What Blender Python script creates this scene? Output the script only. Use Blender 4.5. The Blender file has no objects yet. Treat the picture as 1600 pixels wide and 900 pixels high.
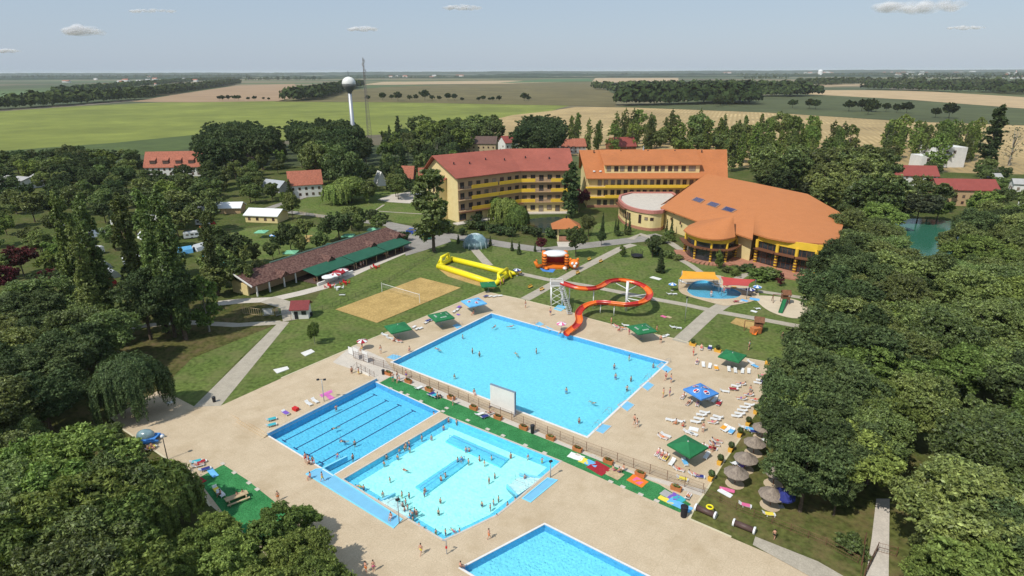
import bpy, bmesh, math, random
import numpy as np
from mathutils import Vector, Matrix
from mathutils.geometry import tessellate_polygon
R=math.radians
# ------------------------------------------------------------------ camera
F_PX=945.0; CAM_Z=61.0; PITCH=math.atan((450-111.5)/F_PX); ROLL=R(-0.22)
sc=bpy.context.scene
cam_d=bpy.data.cameras.new('camera'); cam=bpy.data.objects.new('camera',cam_d); sc.collection.objects.link(cam)
cam_d.sensor_width=36; cam_d.lens=36*F_PX/1600; cam_d.clip_start=.5; cam_d.clip_end=90000
CAMM=Matrix.Rotation(math.pi/2-PITCH,3,'X')@Matrix.Rotation(ROLL,3,'Z')
cam.matrix_world=Matrix.Translation((0,0,CAM_Z))@CAMM.to_4x4()
sc.camera=cam
# ------------------------------------------------------------------ light
SUN_AZ=R(227); SUN_EL=R(52)
w=bpy.data.worlds.new('World'); sc.world=w; w.use_nodes=True
nt=w.node_tree; bg=nt.nodes['Background']; sky=nt.nodes.new('ShaderNodeTexSky')
sky.sky_type='NISHITA'; sky.sun_disc=False; sky.sun_elevation=SUN_EL; sky.sun_rotation=SUN_AZ
sky.air_density=1.3; sky.dust_density=0.7; sky.ozone_density=2.0; sky.altitude=100
hs_=nt.nodes.new('ShaderNodeHueSaturation'); hs_.inputs['Saturation'].default_value=.75; nt.links.new(sky.outputs[0],hs_.inputs['Color'])
mx_=nt.nodes.new('ShaderNodeMix'); mx_.data_type='RGBA'; mx_.inputs[0].default_value=.72; mx_.inputs[7].default_value=(3.35,4.35,5.75,1)   # thin summer veil over the clear sky
nt.links.new(hs_.outputs[0],mx_.inputs[6]); nt.links.new(mx_.outputs[2],bg.inputs[0]); bg.inputs[1].default_value=0.12518
sd=bpy.data.lights.new('sun','SUN'); sd.energy=4.2; sd.angle=R(.5); sd.color=(1,.965,.9)
sun=bpy.data.objects.new('sun',sd); sc.collection.objects.link(sun)
sv=Vector((math.sin(SUN_AZ)*math.cos(SUN_EL),math.cos(SUN_AZ)*math.cos(SUN_EL),math.sin(SUN_EL)))
sun.rotation_euler=sv.to_track_quat('Z','Y').to_euler(); sun.location=(0,0,300)
sc.view_settings.view_transform='Standard'; sc.view_settings.look='None'; sc.view_settings.gamma=1
sc.view_settings.exposure=-0.1; sc.view_settings.use_curve_mapping=False
sc.cycles.max_bounces=6; sc.cycles.transparent_max_bounces=40; sc.cycles.volume_bounces=1
sc.cycles.diffuse_bounces=3; sc.cycles.glossy_bounces=2
# ------------------------------------------------------------------ placing on the ground plane
def ray(px,py): return CAMM@Vector(((px-800)/F_PX,-(py-450)/F_PX,-1))
def G(px,py,z=0.0):
    d=ray(px,py); t=(z-CAM_Z)/d.z
    return Vector((d.x*t,d.y*t,z))
CI=CAMM.inverted()
def P(x,y,z=0):
    q=CI@Vector((x,y,z-CAM_Z)); return (800+F_PX*q.x/-q.z, 450-F_PX*q.y/-q.z)
def Gs(pts,z=0.0): return [G(a,b,z) for a,b in pts]
def unit(h): return Vector((math.sin(R(h)),math.cos(R(h)),0))
# ------------------------------------------------------------------ materials
def _nn(nt,t,**k):
    n=nt.nodes.new(t)
    for a,b in k.items(): setattr(n,a,b)
    return n
MATS={}
def mat(name,c,rough=.8,var=.15,scale=1.5,c2=None,bump=0,bscale=20,spec=.3,metal=0,scale2=None,objvar=0,trans=0,stretch=None,detail=6):
    """procedural surface: base colour mottled by two octaves of noise"""
    if name in MATS: return MATS[name]
    m=bpy.data.materials.new(name); m.use_nodes=True; nt=m.node_tree; b=nt.nodes['Principled BSDF']
    b.inputs['Roughness'].default_value=rough; b.inputs['Specular IOR Level'].default_value=spec; b.inputs['Metallic'].default_value=metal
    tc=_nn(nt,'ShaderNodeTexCoord'); src=tc.outputs['Object']
    if stretch:
        mp=_nn(nt,'ShaderNodeMapping'); mp.inputs['Scale'].default_value=stretch[:3]; mp.inputs['Rotation'].default_value=(0,0,stretch[3] if len(stretch)>3 else 0)
        nt.links.new(src,mp.inputs[0]); src=mp.outputs[0]
    n=_nn(nt,'ShaderNodeTexNoise'); n.inputs['Scale'].default_value=scale; n.inputs['Detail'].default_value=detail; n.inputs['Roughness'].default_value=.62
    nt.links.new(src,n.inputs['Vector'])
    r=_nn(nt,'ShaderNodeValToRGB'); e=r.color_ramp.elements
    a=c2 if c2 else tuple(x*(1-var) for x in c)
    e[0].position=.36; e[1].position=.66
    e[0].color=(*a,1); e[1].color=(*(c if c2 else tuple(x*(1+var*.6) for x in c)),1)
    nt.links.new(n.outputs[0],r.inputs[0]); out=r.outputs[0]
    if scale2:
        n2=_nn(nt,'ShaderNodeTexNoise'); n2.inputs['Scale'].default_value=scale2; n2.inputs['Detail'].default_value=4
        nt.links.new(src,n2.inputs['Vector'])
        mr=_nn(nt,'ShaderNodeMapRange'); mr.inputs[1].default_value=.3; mr.inputs[2].default_value=.7; mr.inputs[3].default_value=1-var*1.3; mr.inputs[4].default_value=1+var*1.1
        nt.links.new(n2.outputs[0],mr.inputs[0])
        mx=_nn(nt,'ShaderNodeVectorMath',operation='MULTIPLY'); nt.links.new(out,mx.inputs[0]); nt.links.new(mr.outputs[0],mx.inputs[1]); out=mx.outputs[0]
    if objvar:
        oi=_nn(nt,'ShaderNodeObjectInfo'); hs=_nn(nt,'ShaderNodeHueSaturation')
        m1=_nn(nt,'ShaderNodeMapRange'); m1.inputs[3].default_value=.5-.03*objvar; m1.inputs[4].default_value=.5+.012*objvar
        nt.links.new(oi.outputs['Random'],m1.inputs[0]); nt.links.new(m1.outputs[0],hs.inputs['Hue'])
        wn=_nn(nt,'ShaderNodeTexWhiteNoise',noise_dimensions='1D'); nt.links.new(oi.outputs['Random'],wn.inputs['W'])
        m2=_nn(nt,'ShaderNodeMapRange'); m2.inputs[3].default_value=1-.38*objvar; m2.inputs[4].default_value=1+.38*objvar
        nt.links.new(wn.outputs[0],m2.inputs[0]); nt.links.new(m2.outputs[0],hs.inputs['Value'])
        nt.links.new(out,hs.inputs['Color']); out=hs.outputs[0]
    nt.links.new(out,b.inputs['Base Color'])
    if bump:
        nb=_nn(nt,'ShaderNodeTexNoise'); nb.inputs['Scale'].default_value=bscale; nb.inputs['Detail'].default_value=4
        nt.links.new(src,nb.inputs['Vector'])
        bp=_nn(nt,'ShaderNodeBump'); bp.inputs['Strength'].default_value=bump; bp.inputs['Distance'].default_value=.1
        nt.links.new(nb.outputs[0],bp.inputs['Height']); nt.links.new(bp.outputs[0],b.inputs['Normal'])
    if trans:
        o=nt.nodes['Material Output']; t=_nn(nt,'ShaderNodeBsdfTranslucent'); ms=_nn(nt,'ShaderNodeMixShader'); ms.inputs[0].default_value=trans
        g=_nn(nt,'ShaderNodeVectorMath',operation='MULTIPLY'); g.inputs[1].default_value=(1.3,1.25,.6)
        nt.links.new(out,g.inputs[0]); nt.links.new(g.outputs[0],t.inputs[0])
        nt.links.new(b.outputs[0],ms.inputs[1]); nt.links.new(t.outputs[0],ms.inputs[2]); nt.links.new(ms.outputs[0],o.inputs[0])
    MATS[name]=m; return m
def stripes(name,c1,c2,freq,ang=0,rough=.8,var=.12,soft=.15,duty=.5,sc=.7,sc2=.13):
    """two colours in straight bands (tiles, sown rows, planks) with mottling"""
    if name in MATS: return MATS[name]
    m=mat(name,c1,rough,var,sc,scale2=sc2); nt=m.node_tree; b=nt.nodes['Principled BSDF']
    old=b.inputs['Base Color'].links[0].from_socket
    tc=_nn(nt,'ShaderNodeTexCoord'); mp=_nn(nt,'ShaderNodeMapping'); mp.inputs['Rotation'].default_value=(0,0,ang)
    nt.links.new(tc.outputs['Object'],mp.inputs[0])
    wv=_nn(nt,'ShaderNodeTexWave',wave_type='BANDS',bands_direction='X'); wv.inputs['Scale'].default_value=freq; wv.inputs['Distortion'].default_value=.25; wv.inputs['Detail Scale'].default_value=.3
    nt.links.new(mp.outputs[0],wv.inputs['Vector'])
    mr=_nn(nt,'ShaderNodeMapRange'); mr.inputs[1].default_value=duty-soft; mr.inputs[2].default_value=duty+soft
    nt.links.new(wv.outputs['Fac'],mr.inputs[0])
    mx=_nn(nt,'ShaderNodeMix',data_type='RGBA'); nt.links.new(mr.outputs[0],mx.inputs[0]); nt.links.new(old,mx.inputs[6])
    mx.inputs[7].default_value=(*c2,1); nt.links.new(mx.outputs[2],b.inputs['Base Color']); return m
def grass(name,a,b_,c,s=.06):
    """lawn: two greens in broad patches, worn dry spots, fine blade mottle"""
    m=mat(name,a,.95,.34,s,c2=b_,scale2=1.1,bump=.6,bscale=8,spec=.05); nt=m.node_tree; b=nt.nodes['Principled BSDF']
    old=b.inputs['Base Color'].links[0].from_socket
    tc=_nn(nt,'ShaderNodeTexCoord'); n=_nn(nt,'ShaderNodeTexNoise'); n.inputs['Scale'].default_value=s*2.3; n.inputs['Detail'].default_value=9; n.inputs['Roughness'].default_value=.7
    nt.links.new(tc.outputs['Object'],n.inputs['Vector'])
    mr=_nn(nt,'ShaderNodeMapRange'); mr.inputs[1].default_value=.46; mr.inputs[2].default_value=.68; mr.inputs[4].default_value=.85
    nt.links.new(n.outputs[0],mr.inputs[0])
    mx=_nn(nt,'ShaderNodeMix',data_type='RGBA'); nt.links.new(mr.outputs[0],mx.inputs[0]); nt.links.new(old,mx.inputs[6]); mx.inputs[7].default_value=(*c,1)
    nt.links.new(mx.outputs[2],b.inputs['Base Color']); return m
def water(name,tint,gl=.03,wave=2.6,strength=.5,murk=None):
    m=bpy.data.materials.new(name); m.use_nodes=True; nt=m.node_tree; nt.nodes.remove(nt.nodes['Principled BSDF']); o=nt.nodes['Material Output']
    tc=_nn(nt,'ShaderNodeTexCoord'); n=_nn(nt,'ShaderNodeTexNoise'); n.inputs['Scale'].default_value=wave; n.inputs['Detail'].default_value=3
    nt.links.new(tc.outputs['Object'],n.inputs['Vector'])
    bp=_nn(nt,'ShaderNodeBump'); bp.inputs['Strength'].default_value=strength; bp.inputs['Distance'].default_value=.25
    nt.links.new(n.outputs[0],bp.inputs['Height'])
    g=_nn(nt,'ShaderNodeBsdfGlossy'); g.inputs['Roughness'].default_value=.09
    nt.links.new(bp.outputs[0],g.inputs['Normal'])
    if murk: t=_nn(nt,'ShaderNodeBsdfDiffuse'); t.inputs[0].default_value=(*murk,1)
    else:
        t=_nn(nt,'ShaderNodeBsdfTransparent')
        # refracted ripple light is painted into the tint, following the wave noise
        r=_nn(nt,'ShaderNodeMapRange'); r.inputs[1].default_value=.3; r.inputs[2].default_value=.7; r.inputs[3].default_value=.9; r.inputs[4].default_value=1.08
        v=_nn(nt,'ShaderNodeVectorMath',operation='MULTIPLY'); v.inputs[1].default_value=tint
        nt.links.new(n.outputs[0],r.inputs[0]); nt.links.new(r.outputs[0],v.inputs[0]); nt.links.new(v.outputs[0],t.inputs[0])
    f=_nn(nt,'ShaderNodeFresnel'); f.inputs['IOR'].default_value=1.33; nt.links.new(bp.outputs[0],f.inputs['Normal'])
    ms=_nn(nt,'ShaderNodeMixShader'); nt.links.new(f.outputs[0],ms.inputs[0]); nt.links.new(t.outputs[0],ms.inputs[1]); nt.links.new(g.outputs[0],ms.inputs[2])
    nt.links.new(ms.outputs[0],o.inputs[0]); MATS[name]=m; return m
def poolfloor(name,c,c2,lines=0):
    """painted basin: two close paint tones, faintly mottled"""
    return mat(name,c,.6,.06,.9,c2=c2,detail=3,spec=.1)
def leafvar(m,amt=.45):
    nt=m.node_tree; b=nt.nodes['Principled BSDF']; l=b.inputs['Base Color'].links[0]; src=l.from_socket; tgt=[k.to_socket for k in nt.links if k.from_socket==src]
    g=_nn(nt,'ShaderNodeNewGeometry'); mr=_nn(nt,'ShaderNodeMapRange'); mr.inputs[3].default_value=1-amt; mr.inputs[4].default_value=1+amt; nt.links.new(g.outputs['Random Per Island'],mr.inputs[0])
    v=_nn(nt,'ShaderNodeVectorMath',operation='MULTIPLY'); nt.links.new(src,v.inputs[0]); nt.links.new(mr.outputs[0],v.inputs[1])
    for t in tgt: nt.links.new(v.outputs[0],t)
M={}
M['leaf']=mat('broad_leaves',(.205,.262,.075),.5,.4,.45,c2=(.105,.15,.042),scale2=2.2,objvar=1,trans=.2,spec=.35)
M['leaf_dark']=mat('dark_leaves',(.11,.155,.053),.6,.35,.6,c2=(.055,.088,.032),scale2=2.5,objvar=.7,trans=.15,spec=.18)
M['leaf_light']=mat('light_leaves',(.23,.31,.078),.6,.35,.6,c2=(.125,.185,.045),scale2=2.5,objvar=.8,trans=.25,spec=.15)
M['leaf_grey']=mat('grey_leaves',(.11,.13,.06),.7,.3,.6,c2=(.06,.08,.04),objvar=.5,trans=.2)
M['leaf_red']=mat('red_leaves',(.2,.018,.03),.7,.4,.6,c2=(.06,.03,.015),objvar=.5,trans=.1)
M['leaf_far']=mat('far_leaves',(.06,.085,.028),.9,.4,.02,c2=(.035,.055,.02),scale2=.15,objvar=1,spec=0)
for k_ in('leaf','leaf_dark','leaf_light','leaf_grey'): leafvar(M[k_])
M['bark']=mat('bark',(.12,.09,.065),.9,.4,3,spec=.1)
M['bark_pale']=mat('pale_bark',(.3,.27,.22),.9,.35,2,spec=.1)
M['lawn']=grass('lawn_grass',(.13,.17,.043),(.095,.138,.034),(.165,.165,.066))
M['ground']=grass('park_ground',(.09,.11,.03),(.065,.09,.022),(.14,.12,.055),.04)
M['dry']=grass('dry_grass',(.12,.125,.035),(.085,.1,.028),(.19,.14,.065),.1)
M['deck_old']=mat('deck_plain',(.56,.47,.34),.85,.10,.35,c2=(.515,.425,.3),scale2=5,bump=.15,bscale=30,spec=.15)
def deckmat():
    m=mat('pool_deck_concrete',(.575,.46,.315),.85,.10,.35,c2=(.52,.41,.275),scale2=5,bump=.15,bscale=30,spec=.15); nt=m.node_tree; b=nt.nodes['Principled BSDF']; old=b.inputs['Base Color'].links[0].from_socket
    tc=_nn(nt,'ShaderNodeTexCoord'); mp=_nn(nt,'ShaderNodeMapping'); mp.inputs['Rotation'].default_value=(0,0,R(36)); nt.links.new(tc.outputs['Object'],mp.inputs[0])
    br=_nn(nt,'ShaderNodeTexBrick'); br.inputs['Scale'].default_value=.42; br.inputs['Mortar Size'].default_value=.012; br.inputs['Color1'].default_value=(1,1,1,1); br.inputs['Color2'].default_value=(.975,.97,.965,1); br.inputs['Mortar'].default_value=(.9,.89,.87,1); br.offset=0; br.inputs['Brick Width'].default_value=1; br.inputs['Row Height'].default_value=1
    nt.links.new(mp.outputs[0],br.inputs[0]); x=_nn(nt,'ShaderNodeVectorMath',operation='MULTIPLY'); nt.links.new(old,x.inputs[0]); nt.links.new(br.outputs[0],x.inputs[1])
    n=_nn(nt,'ShaderNodeTexNoise'); n.inputs['Scale'].default_value=.11; n.inputs['Detail'].default_value=12; n.inputs['Roughness'].default_value=.72; nt.links.new(tc.outputs['Object'],n.inputs['Vector'])
    mr=_nn(nt,'ShaderNodeMapRange'); mr.inputs[1].default_value=.5; mr.inputs[2].default_value=.68; mr.inputs[4].default_value=.62; nt.links.new(n.outputs[0],mr.inputs[0])
    mx=_nn(nt,'ShaderNodeMix',data_type='RGBA'); nt.links.new(mr.outputs[0],mx.inputs[0]); nt.links.new(x.outputs[0],mx.inputs[6]); mx.inputs[7].default_value=(.4,.3,.18,1)
    nt.links.new(mx.outputs[2],b.inputs['Base Color']); return m
M['deck']=deckmat()
M['deck2']=mat('smooth_concrete',(.56,.5,.42),.85,.08,.5,scale2=4,spec=.15)
M['rim']=mat('white_rim',(.72,.7,.66),.6,.06,2)
M['path']=mat('path_slabs',(.42,.37,.29),.85,.12,.6,scale2=6,spec=.15)
M['asphalt']=mat('pale_asphalt',(.3,.275,.24),.9,.14,.25,scale2=4,spec=.1)
M['sand']=mat('court_sand',(.5,.34,.13),.95,.15,.25,c2=(.4,.27,.1),scale2=2,bump=.4,bscale=4,spec=.05)
M['playsand']=mat('play_sand',(.6,.5,.36),.95,.08,.4,spec=.05)
M['carpet']=mat('green_carpet',(.06,.25,.085),.95,.3,.35,c2=(.035,.17,.055),scale2=5,spec=.03)
M['white']=mat('white_plastic',(.78,.78,.76),.45,.05,3)
M['whitewall']=mat('white_wall',(.72,.7,.65),.8,.07,.6)
M['cream']=mat('cream_render',(.74,.6,.3),.85,.06,.5,c2=(.68,.54,.26),spec=.15)
M['yellow']=mat('yellow_render',(.78,.5,.05),.8,.07,.5,spec=.15)
M['beige']=mat('beige_render',(.5,.34,.19),.85,.07,.5,spec=.15)
M['plinth']=mat('pink_plinth',(.42,.2,.13),.85,.15,1.5,spec=.15)
M['glass']=mat('window_glass',(.03,.035,.04),.08,.4,.4,spec=.6)
def panes(m):
    nt=m.node_tree; b=nt.nodes['Principled BSDF']; old=b.inputs['Base Color'].links[0].from_socket; oi=_nn(nt,'ShaderNodeObjectInfo'); r=_nn(nt,'ShaderNodeValToRGB'); r.color_ramp.interpolation='CONSTANT'; e=r.color_ramp.elements
    e[0].color=(0,0,0,1); e[1].position=.62; e[1].color=(.35,.35,.35,1); q=e.new(.82); q.color=(.85,.85,.85,1); nt.links.new(oi.outputs['Random'],r.inputs[0])
    mx=_nn(nt,'ShaderNodeMix',data_type='RGBA'); nt.links.new(r.outputs[0],mx.inputs[0]); nt.links.new(old,mx.inputs[6]); mx.inputs[7].default_value=(.32,.28,.22,1); nt.links.new(mx.outputs[2],b.inputs['Base Color'])
panes(M['glass'])
M['darkglass']=mat('hall_glass',(.03,.035,.04),.08,.4,.4,spec=.6)
M['frame']=mat('window_frame',(.17,.07,.035),.6,.2,3)
M['rail']=mat('railing',(.25,.22,.2),.5,.1,3,metal=.4)
M['fence']=mat('fence_rust',(.2,.1,.06),.7,.3,2,metal=.3)
M['roofred']=stripes('red_roof_tiles',(.36,.108,.07),(.3,.08,.055),3.2,R(37),.75,.16,.3)
M['rooforange']=stripes('orange_roof_tiles',(.48,.175,.062),(.42,.14,.045),1.2,0,.75,.12,.3)
M['roofhall']=mat('hall_roof_shingle',(.51,.195,.072),.8,.06,.3,c2=(.48,.18,.066),scale2=3,bump=.2,bscale=6,spec=.15)
M['rooftile']=mat('house_roof_tiles',(.4,.135,.08),.8,.2,1.2,scale2=4)
M['roofcrim']=mat('crimson_metal_roof',(.28,.065,.05),.6,.1,.5)
M['roofbrown']=mat('mottled_brown_shingle',(.2,.115,.09),.9,.5,1.7,c2=(.085,.04,.035),spec=.1,detail=2)
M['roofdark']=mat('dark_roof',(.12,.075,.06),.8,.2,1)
M['grey']=mat('grey_concrete',(.4,.39,.37),.85,.12,.5)
M['greymetal']=mat('galvanised_metal',(.45,.46,.47),.5,.1,2,metal=.5)
M['dark']=mat('dark_plastic',(.025,.025,.03),.5,.2,3)
M['awning']=mat('green_awning',(.02,.105,.06),.7,.12,.5)
M['green']=mat('green_canvas',(.02,.17,.06),.7,.15,1)
M['palegreen']=mat('pale_green_canvas',(.2,.5,.3),.7,.1,1)
M['blue']=mat('blue_canvas',(.07,.25,.62),.7,.12,1)
M['lightblue']=mat('light_blue_canvas',(.15,.45,.75),.7,.12,1)
M['navy']=mat('navy_cloth',(.03,.04,.2),.7,.2,2)
M['red']=mat('red_plastic',(.6,.02,.02),.4,.1,2)
M['crimson']=mat('crimson_cloth',(.35,.02,.03),.8,.15,2)
M['pink']=mat('pink_cloth',(.7,.15,.3),.8,.15,2)
M['magenta']=mat('pink_paint',(.6,.16,.42),.8,.2,1)
M['orange']=mat('orange_plastic',(.8,.2,.02),.4,.1,2)
M['terracotta']=mat('terracotta_planter',(.55,.2,.07),.75,.15,3)
M['planter']=mat('yellow_planter',(.75,.42,.06),.7,.15,3)
M['yellowpvc']=mat('yellow_pvc',(.85,.72,.02),.35,.06,1)
M['yellowcloth']=mat('yellow_cloth',(.8,.65,.08),.8,.1,2)
M['sailorange']=mat('orange_sail',(.8,.36,.03),.7,.08,1)
M['sailred']=mat('red_sail',(.5,.07,.06),.7,.08,1)
M['teal']=mat('teal_cloth',(.05,.4,.45),.8,.1,2)
M['purple']=mat('purple_cloth',(.2,.1,.45),.8,.1,2)
M['black']=mat('black_cloth',(.02,.02,.025),.8,.2,2)
M['wood']=mat('brown_wood',(.2,.09,.045),.8,.3,2)
M['woodpale']=mat('pale_wood',(.5,.38,.22),.8,.2,2)
M['thatch']=mat('grey_thatch',(.33,.27,.21),.95,.25,3,c2=(.2,.16,.13),bump=.8,bscale=9,stretch=(1,1,.3))
M['basin']=mat('basin_blue',(.19,.48,.68),.5,.06,.6)
M['stepwhite']=mat('white_steps',(.85,.85,.83),.5,.03,1)
M['poolwall']=mat('pool_wall_blue',(.14,.42,.7),.5,.1,1)
M['floor_main']=poolfloor('main_pool_floor',(.31,.71,.83),(.28,.67,.8))
M['floor_lap']=poolfloor('lap_pool_floor',(.2,.59,.8),(.17,.55,.76))
M['floor_pale']=poolfloor('pale_pool_floor',(.68,1.0,.93),(.58,.93,.9))
M['bench']=mat('bench_blue',(.22,.64,.85),.5,.06,1)
M['lane']=mat('lane_line',(.02,.05,.18),.5,.1,2)
M['skin']=mat('skin',(.6,.32,.21),.6,.1,8,objvar=.35)
M['hair']=mat('dark_hair',(.03,.018,.012),.6,.3,8,objvar=1)
M['carblue']=mat('blue_car_paint',(.02,.06,.3),.3,.05,1,spec=.6)
M['cargreen']=mat('green_car_paint',(.02,.14,.1),.3,.05,1,spec=.6)
M['lake']=water('lake_water',(1,1,1),murk=(.035,.14,.09),strength=.2,wave=.8)
M['pond']=water('pond_water',(1,1,1),murk=(.03,.05,.04),strength=.2,wave=.8)
M['water']=water('pool_water',(.78,.99,1.0))
# ------------------------------------------------------------------ mesh building
col=sc.collection
class MB:
    def __init__(s): s.v=[]; s.f=[]; s.m=[]; s.cur=0
    def add(s,vs,fs):
        o=len(s.v); s.v+= [tuple(v) for v in vs]; s.f+=[tuple(i+o for i in f) for f in fs]; s.m+=[s.cur]*len(fs); return s
    def box(s,c,d,rz=0,M3=None):
        hx,hy,hz=d[0]/2,d[1]/2,d[2]/2; vs=[Vector((x,y,z)) for z in(-hz,hz) for x,y in((-hx,-hy),(hx,-hy),(hx,hy),(-hx,hy))]
        if M3 is None: M3=Matrix.Rotation(rz,3,'Z')
        c=Vector(c); return s.add([M3@v+c for v in vs],[(0,3,2,1),(4,5,6,7),(0,1,5,4),(1,2,6,5),(2,3,7,6),(3,0,4,7)])
    def prism(s,poly,z0,z1):
        """poly: xy outline; z0/z1 numbers, or lists of heights per corner"""
        n=len(poly); a=[z0]*n if not hasattr(z0,'__len__') else z0; b=[z1]*n if not hasattr(z1,'__len__') else z1
        ar=sum(poly[i][0]*poly[(i+1)%n][1]-poly[(i+1)%n][0]*poly[i][1] for i in range(n))
        if ar<0: poly=poly[::-1]; a=list(a)[::-1]; b=list(b)[::-1]
        vs=[(p[0],p[1],a[i]) for i,p in enumerate(poly)]+[(p[0],p[1],b[i]) for i,p in enumerate(poly)]
        return s.add(vs,[tuple(range(n))[::-1],tuple(range(n,2*n))]+[(i,(i+1)%n,n+(i+1)%n,n+i) for i in range(n)])
    def sheet(s,poly,z):
        n=len(poly); ar=sum(poly[i][0]*poly[(i+1)%n][1]-poly[(i+1)%n][0]*poly[i][1] for i in range(n))
        if ar<0: poly=poly[::-1]
        if n<5: return s.add([(p[0],p[1],z) for p in poly],[tuple(range(n))])
        tri=tessellate_polygon([[Vector((p[0],p[1],0)) for p in poly]]); fs=[]
        for t in tri:
            q=[Vector((poly[i][0],poly[i][1],0)) for i in t]; fs.append(t if (q[1]-q[0]).cross(q[2]-q[0]).z>0 else t[::-1])
        return s.add([(p[0],p[1],z) for p in poly],fs)
    def slab(s,pts,th):
        """a thick plate over any 3D corners: underside th lower"""
        n=len(pts); pts=[Vector(p) for p in pts]
        nz=sum((pts[i].x*pts[(i+1)%n].y-pts[(i+1)%n].x*pts[i].y) for i in range(n))
        if nz<0: pts=pts[::-1]
        lo=[p-Vector((0,0,th)) for p in pts]
        return s.add(pts+lo,[tuple(range(n)),tuple(range(n,2*n))[::-1]]+[(i,n+i,n+(i+1)%n,(i+1)%n) for i in range(n)])
    def tube(s,pts,r,k=8,cap=True):
        pts=[Vector(p) for p in pts]; rr=r if hasattr(r,'__len__') else [r]*len(pts); vs=[]; n=len(pts)
        for i,p in enumerate(pts):
            t=(pts[min(i+1,n-1)]-pts[max(i-1,0)]).normalized(); a=Vector((0,0,1)) if abs(t.z)<.9 else Vector((1,0,0))
            x=t.cross(a).normalized(); y=t.cross(x)
            vs+=[p+(x*math.cos(2*math.pi*j/k)+y*math.sin(2*math.pi*j/k))*rr[i] for j in range(k)]
        fs=[(i*k+j,i*k+(j+1)%k,(i+1)*k+(j+1)%k,(i+1)*k+j) for i in range(n-1) for j in range(k)]
        if cap: fs+=[tuple(range(k))[::-1],tuple((n-1)*k+j for j in range(k))]
        return s.add(vs,fs)
    def lathe(s,c,prof,k=16,sq=1.0,rz=0):
        c=Vector(c); vs=[]; n=len(prof)
        for r,z in prof: vs+=[c+Vector((r*math.cos(rz+2*math.pi*j/k),r*sq*math.sin(rz+2*math.pi*j/k),z)) for j in range(k)]
        return s.add(vs,[(i*k+j,i*k+(j+1)%k,(i+1)*k+(j+1)%k,(i+1)*k+j) for i in range(n-1) for j in range(k)]+[tuple(range(k))[::-1],tuple((n-1)*k+j for j in range(k))])
    def ball(s,c,r,k=10,n=7,sc=(1,1,1)):
        c=Vector(c); prof=[(math.sin(math.pi*i/n),-math.cos(math.pi*i/n)) for i in range(n+1)]; prof[0]=(.02,-1); prof[-1]=(.02,1)
        vs=[]
        for a,z in prof: vs+=[c+Vector((a*r*sc[0]*math.cos(2*math.pi*j/k),a*r*sc[1]*math.sin(2*math.pi*j/k),z*r*sc[2])) for j in range(k)]
        return s.add(vs,[(i*k+j,i*k+(j+1)%k,(i+1)*k+(j+1)%k,(i+1)*k+j) for i in range(n) for j in range(k)]+[tuple(range(k))[::-1],tuple(n*k+j for j in range(k))])
ORG={}
def link(name,me,parent=None,loc=None):
    o=bpy.data.objects.new(name,me); col.objects.link(o)
    if parent is not None: o.parent=parent
    if loc is not None: o.location=loc
    return o
def build(name,mb,m,parent=None,smooth=False,origin=None):
    """mb is in world coordinates; children are moved to their thing's origin (things are built unrotated)"""
    v=np.array([tuple(x) for x in mb.v],dtype=float)
    if parent is not None: o_=ORG.get(parent.name,Vector((0,0,0)))
    elif origin is not None: o_=Vector(origin)
    else: o_=Vector(((v[:,0].min()+v[:,0].max())/2,(v[:,1].min()+v[:,1].max())/2,v[:,2].min()))
    v=v-np.array(o_)
    me=bpy.data.meshes.new(name); me.from_pydata(v.tolist(),[],mb.f)
    for x in (m if isinstance(m,(list,tuple)) else [m]): me.materials.append(x)
    if any(mb.m): me.polygons.foreach_set('material_index',mb.m)
    if smooth: me.polygons.foreach_set('use_smooth',[True]*len(mb.f))
    me.update()
    o=link(name,me,parent,None if parent is not None else o_); ORG[o.name]=Vector(o_); return o
def tag(o,label=None,cat=None,group=None,kind=None):
    if label: o['label']=label
    if cat: o['category']=cat
    if group: o['group']=group
    if kind: o['kind']=kind
    return o
def empty(name,loc,label=None,cat=None,group=None,rz=0):
    o=bpy.data.objects.new(name,None); o.empty_display_size=.3; col.objects.link(o); o.location=loc; o.rotation_euler=(0,0,rz); ORG[o.name]=Vector(loc)
    return tag(o,label,cat,group)
def struct(name,mb,m,**k): return tag(build(name,mb,m,origin=(0,0,0),**k),kind='structure')
def dup(root,loc,rz=0,s=1.0,mats=None):
    def cp(o,par):
        c=o.copy(); col.objects.link(c)
        if par is not None: c.parent=par; c.matrix_parent_inverse.identity()
        base=o.name.split('.')[0]
        if mats and base in mats and c.type=='MESH':
            c.material_slots[0].link='OBJECT'; c.material_slots[0].material=mats[base]
        for ch in KIDS.get(o.name,[]): cp(ch,c)
        return c
    c=cp(root,None); c.location=loc; c.rotation_euler=(0,0,rz); c.scale=(s,s,s) if not hasattr(s,'__len__') else s
    return c
KIDS={}
def proto(root):
    """remember a prototype's tree so copies need no searching"""
    KIDS.clear() if False else None
    def rec(o):
        KIDS[o.name]=[x for x in bpy.data.objects if x.parent==o]
        for x in KIDS[o.name]: rec(x)
    rec(root); PROTOS.append(root); return root
PROTOS=[]
def drop_protos():
    for r in PROTOS:
        L=[r]
        while L:
            o=L.pop(); L+=KIDS.get(o.name,[]); bpy.data.objects.remove(o)
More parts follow.
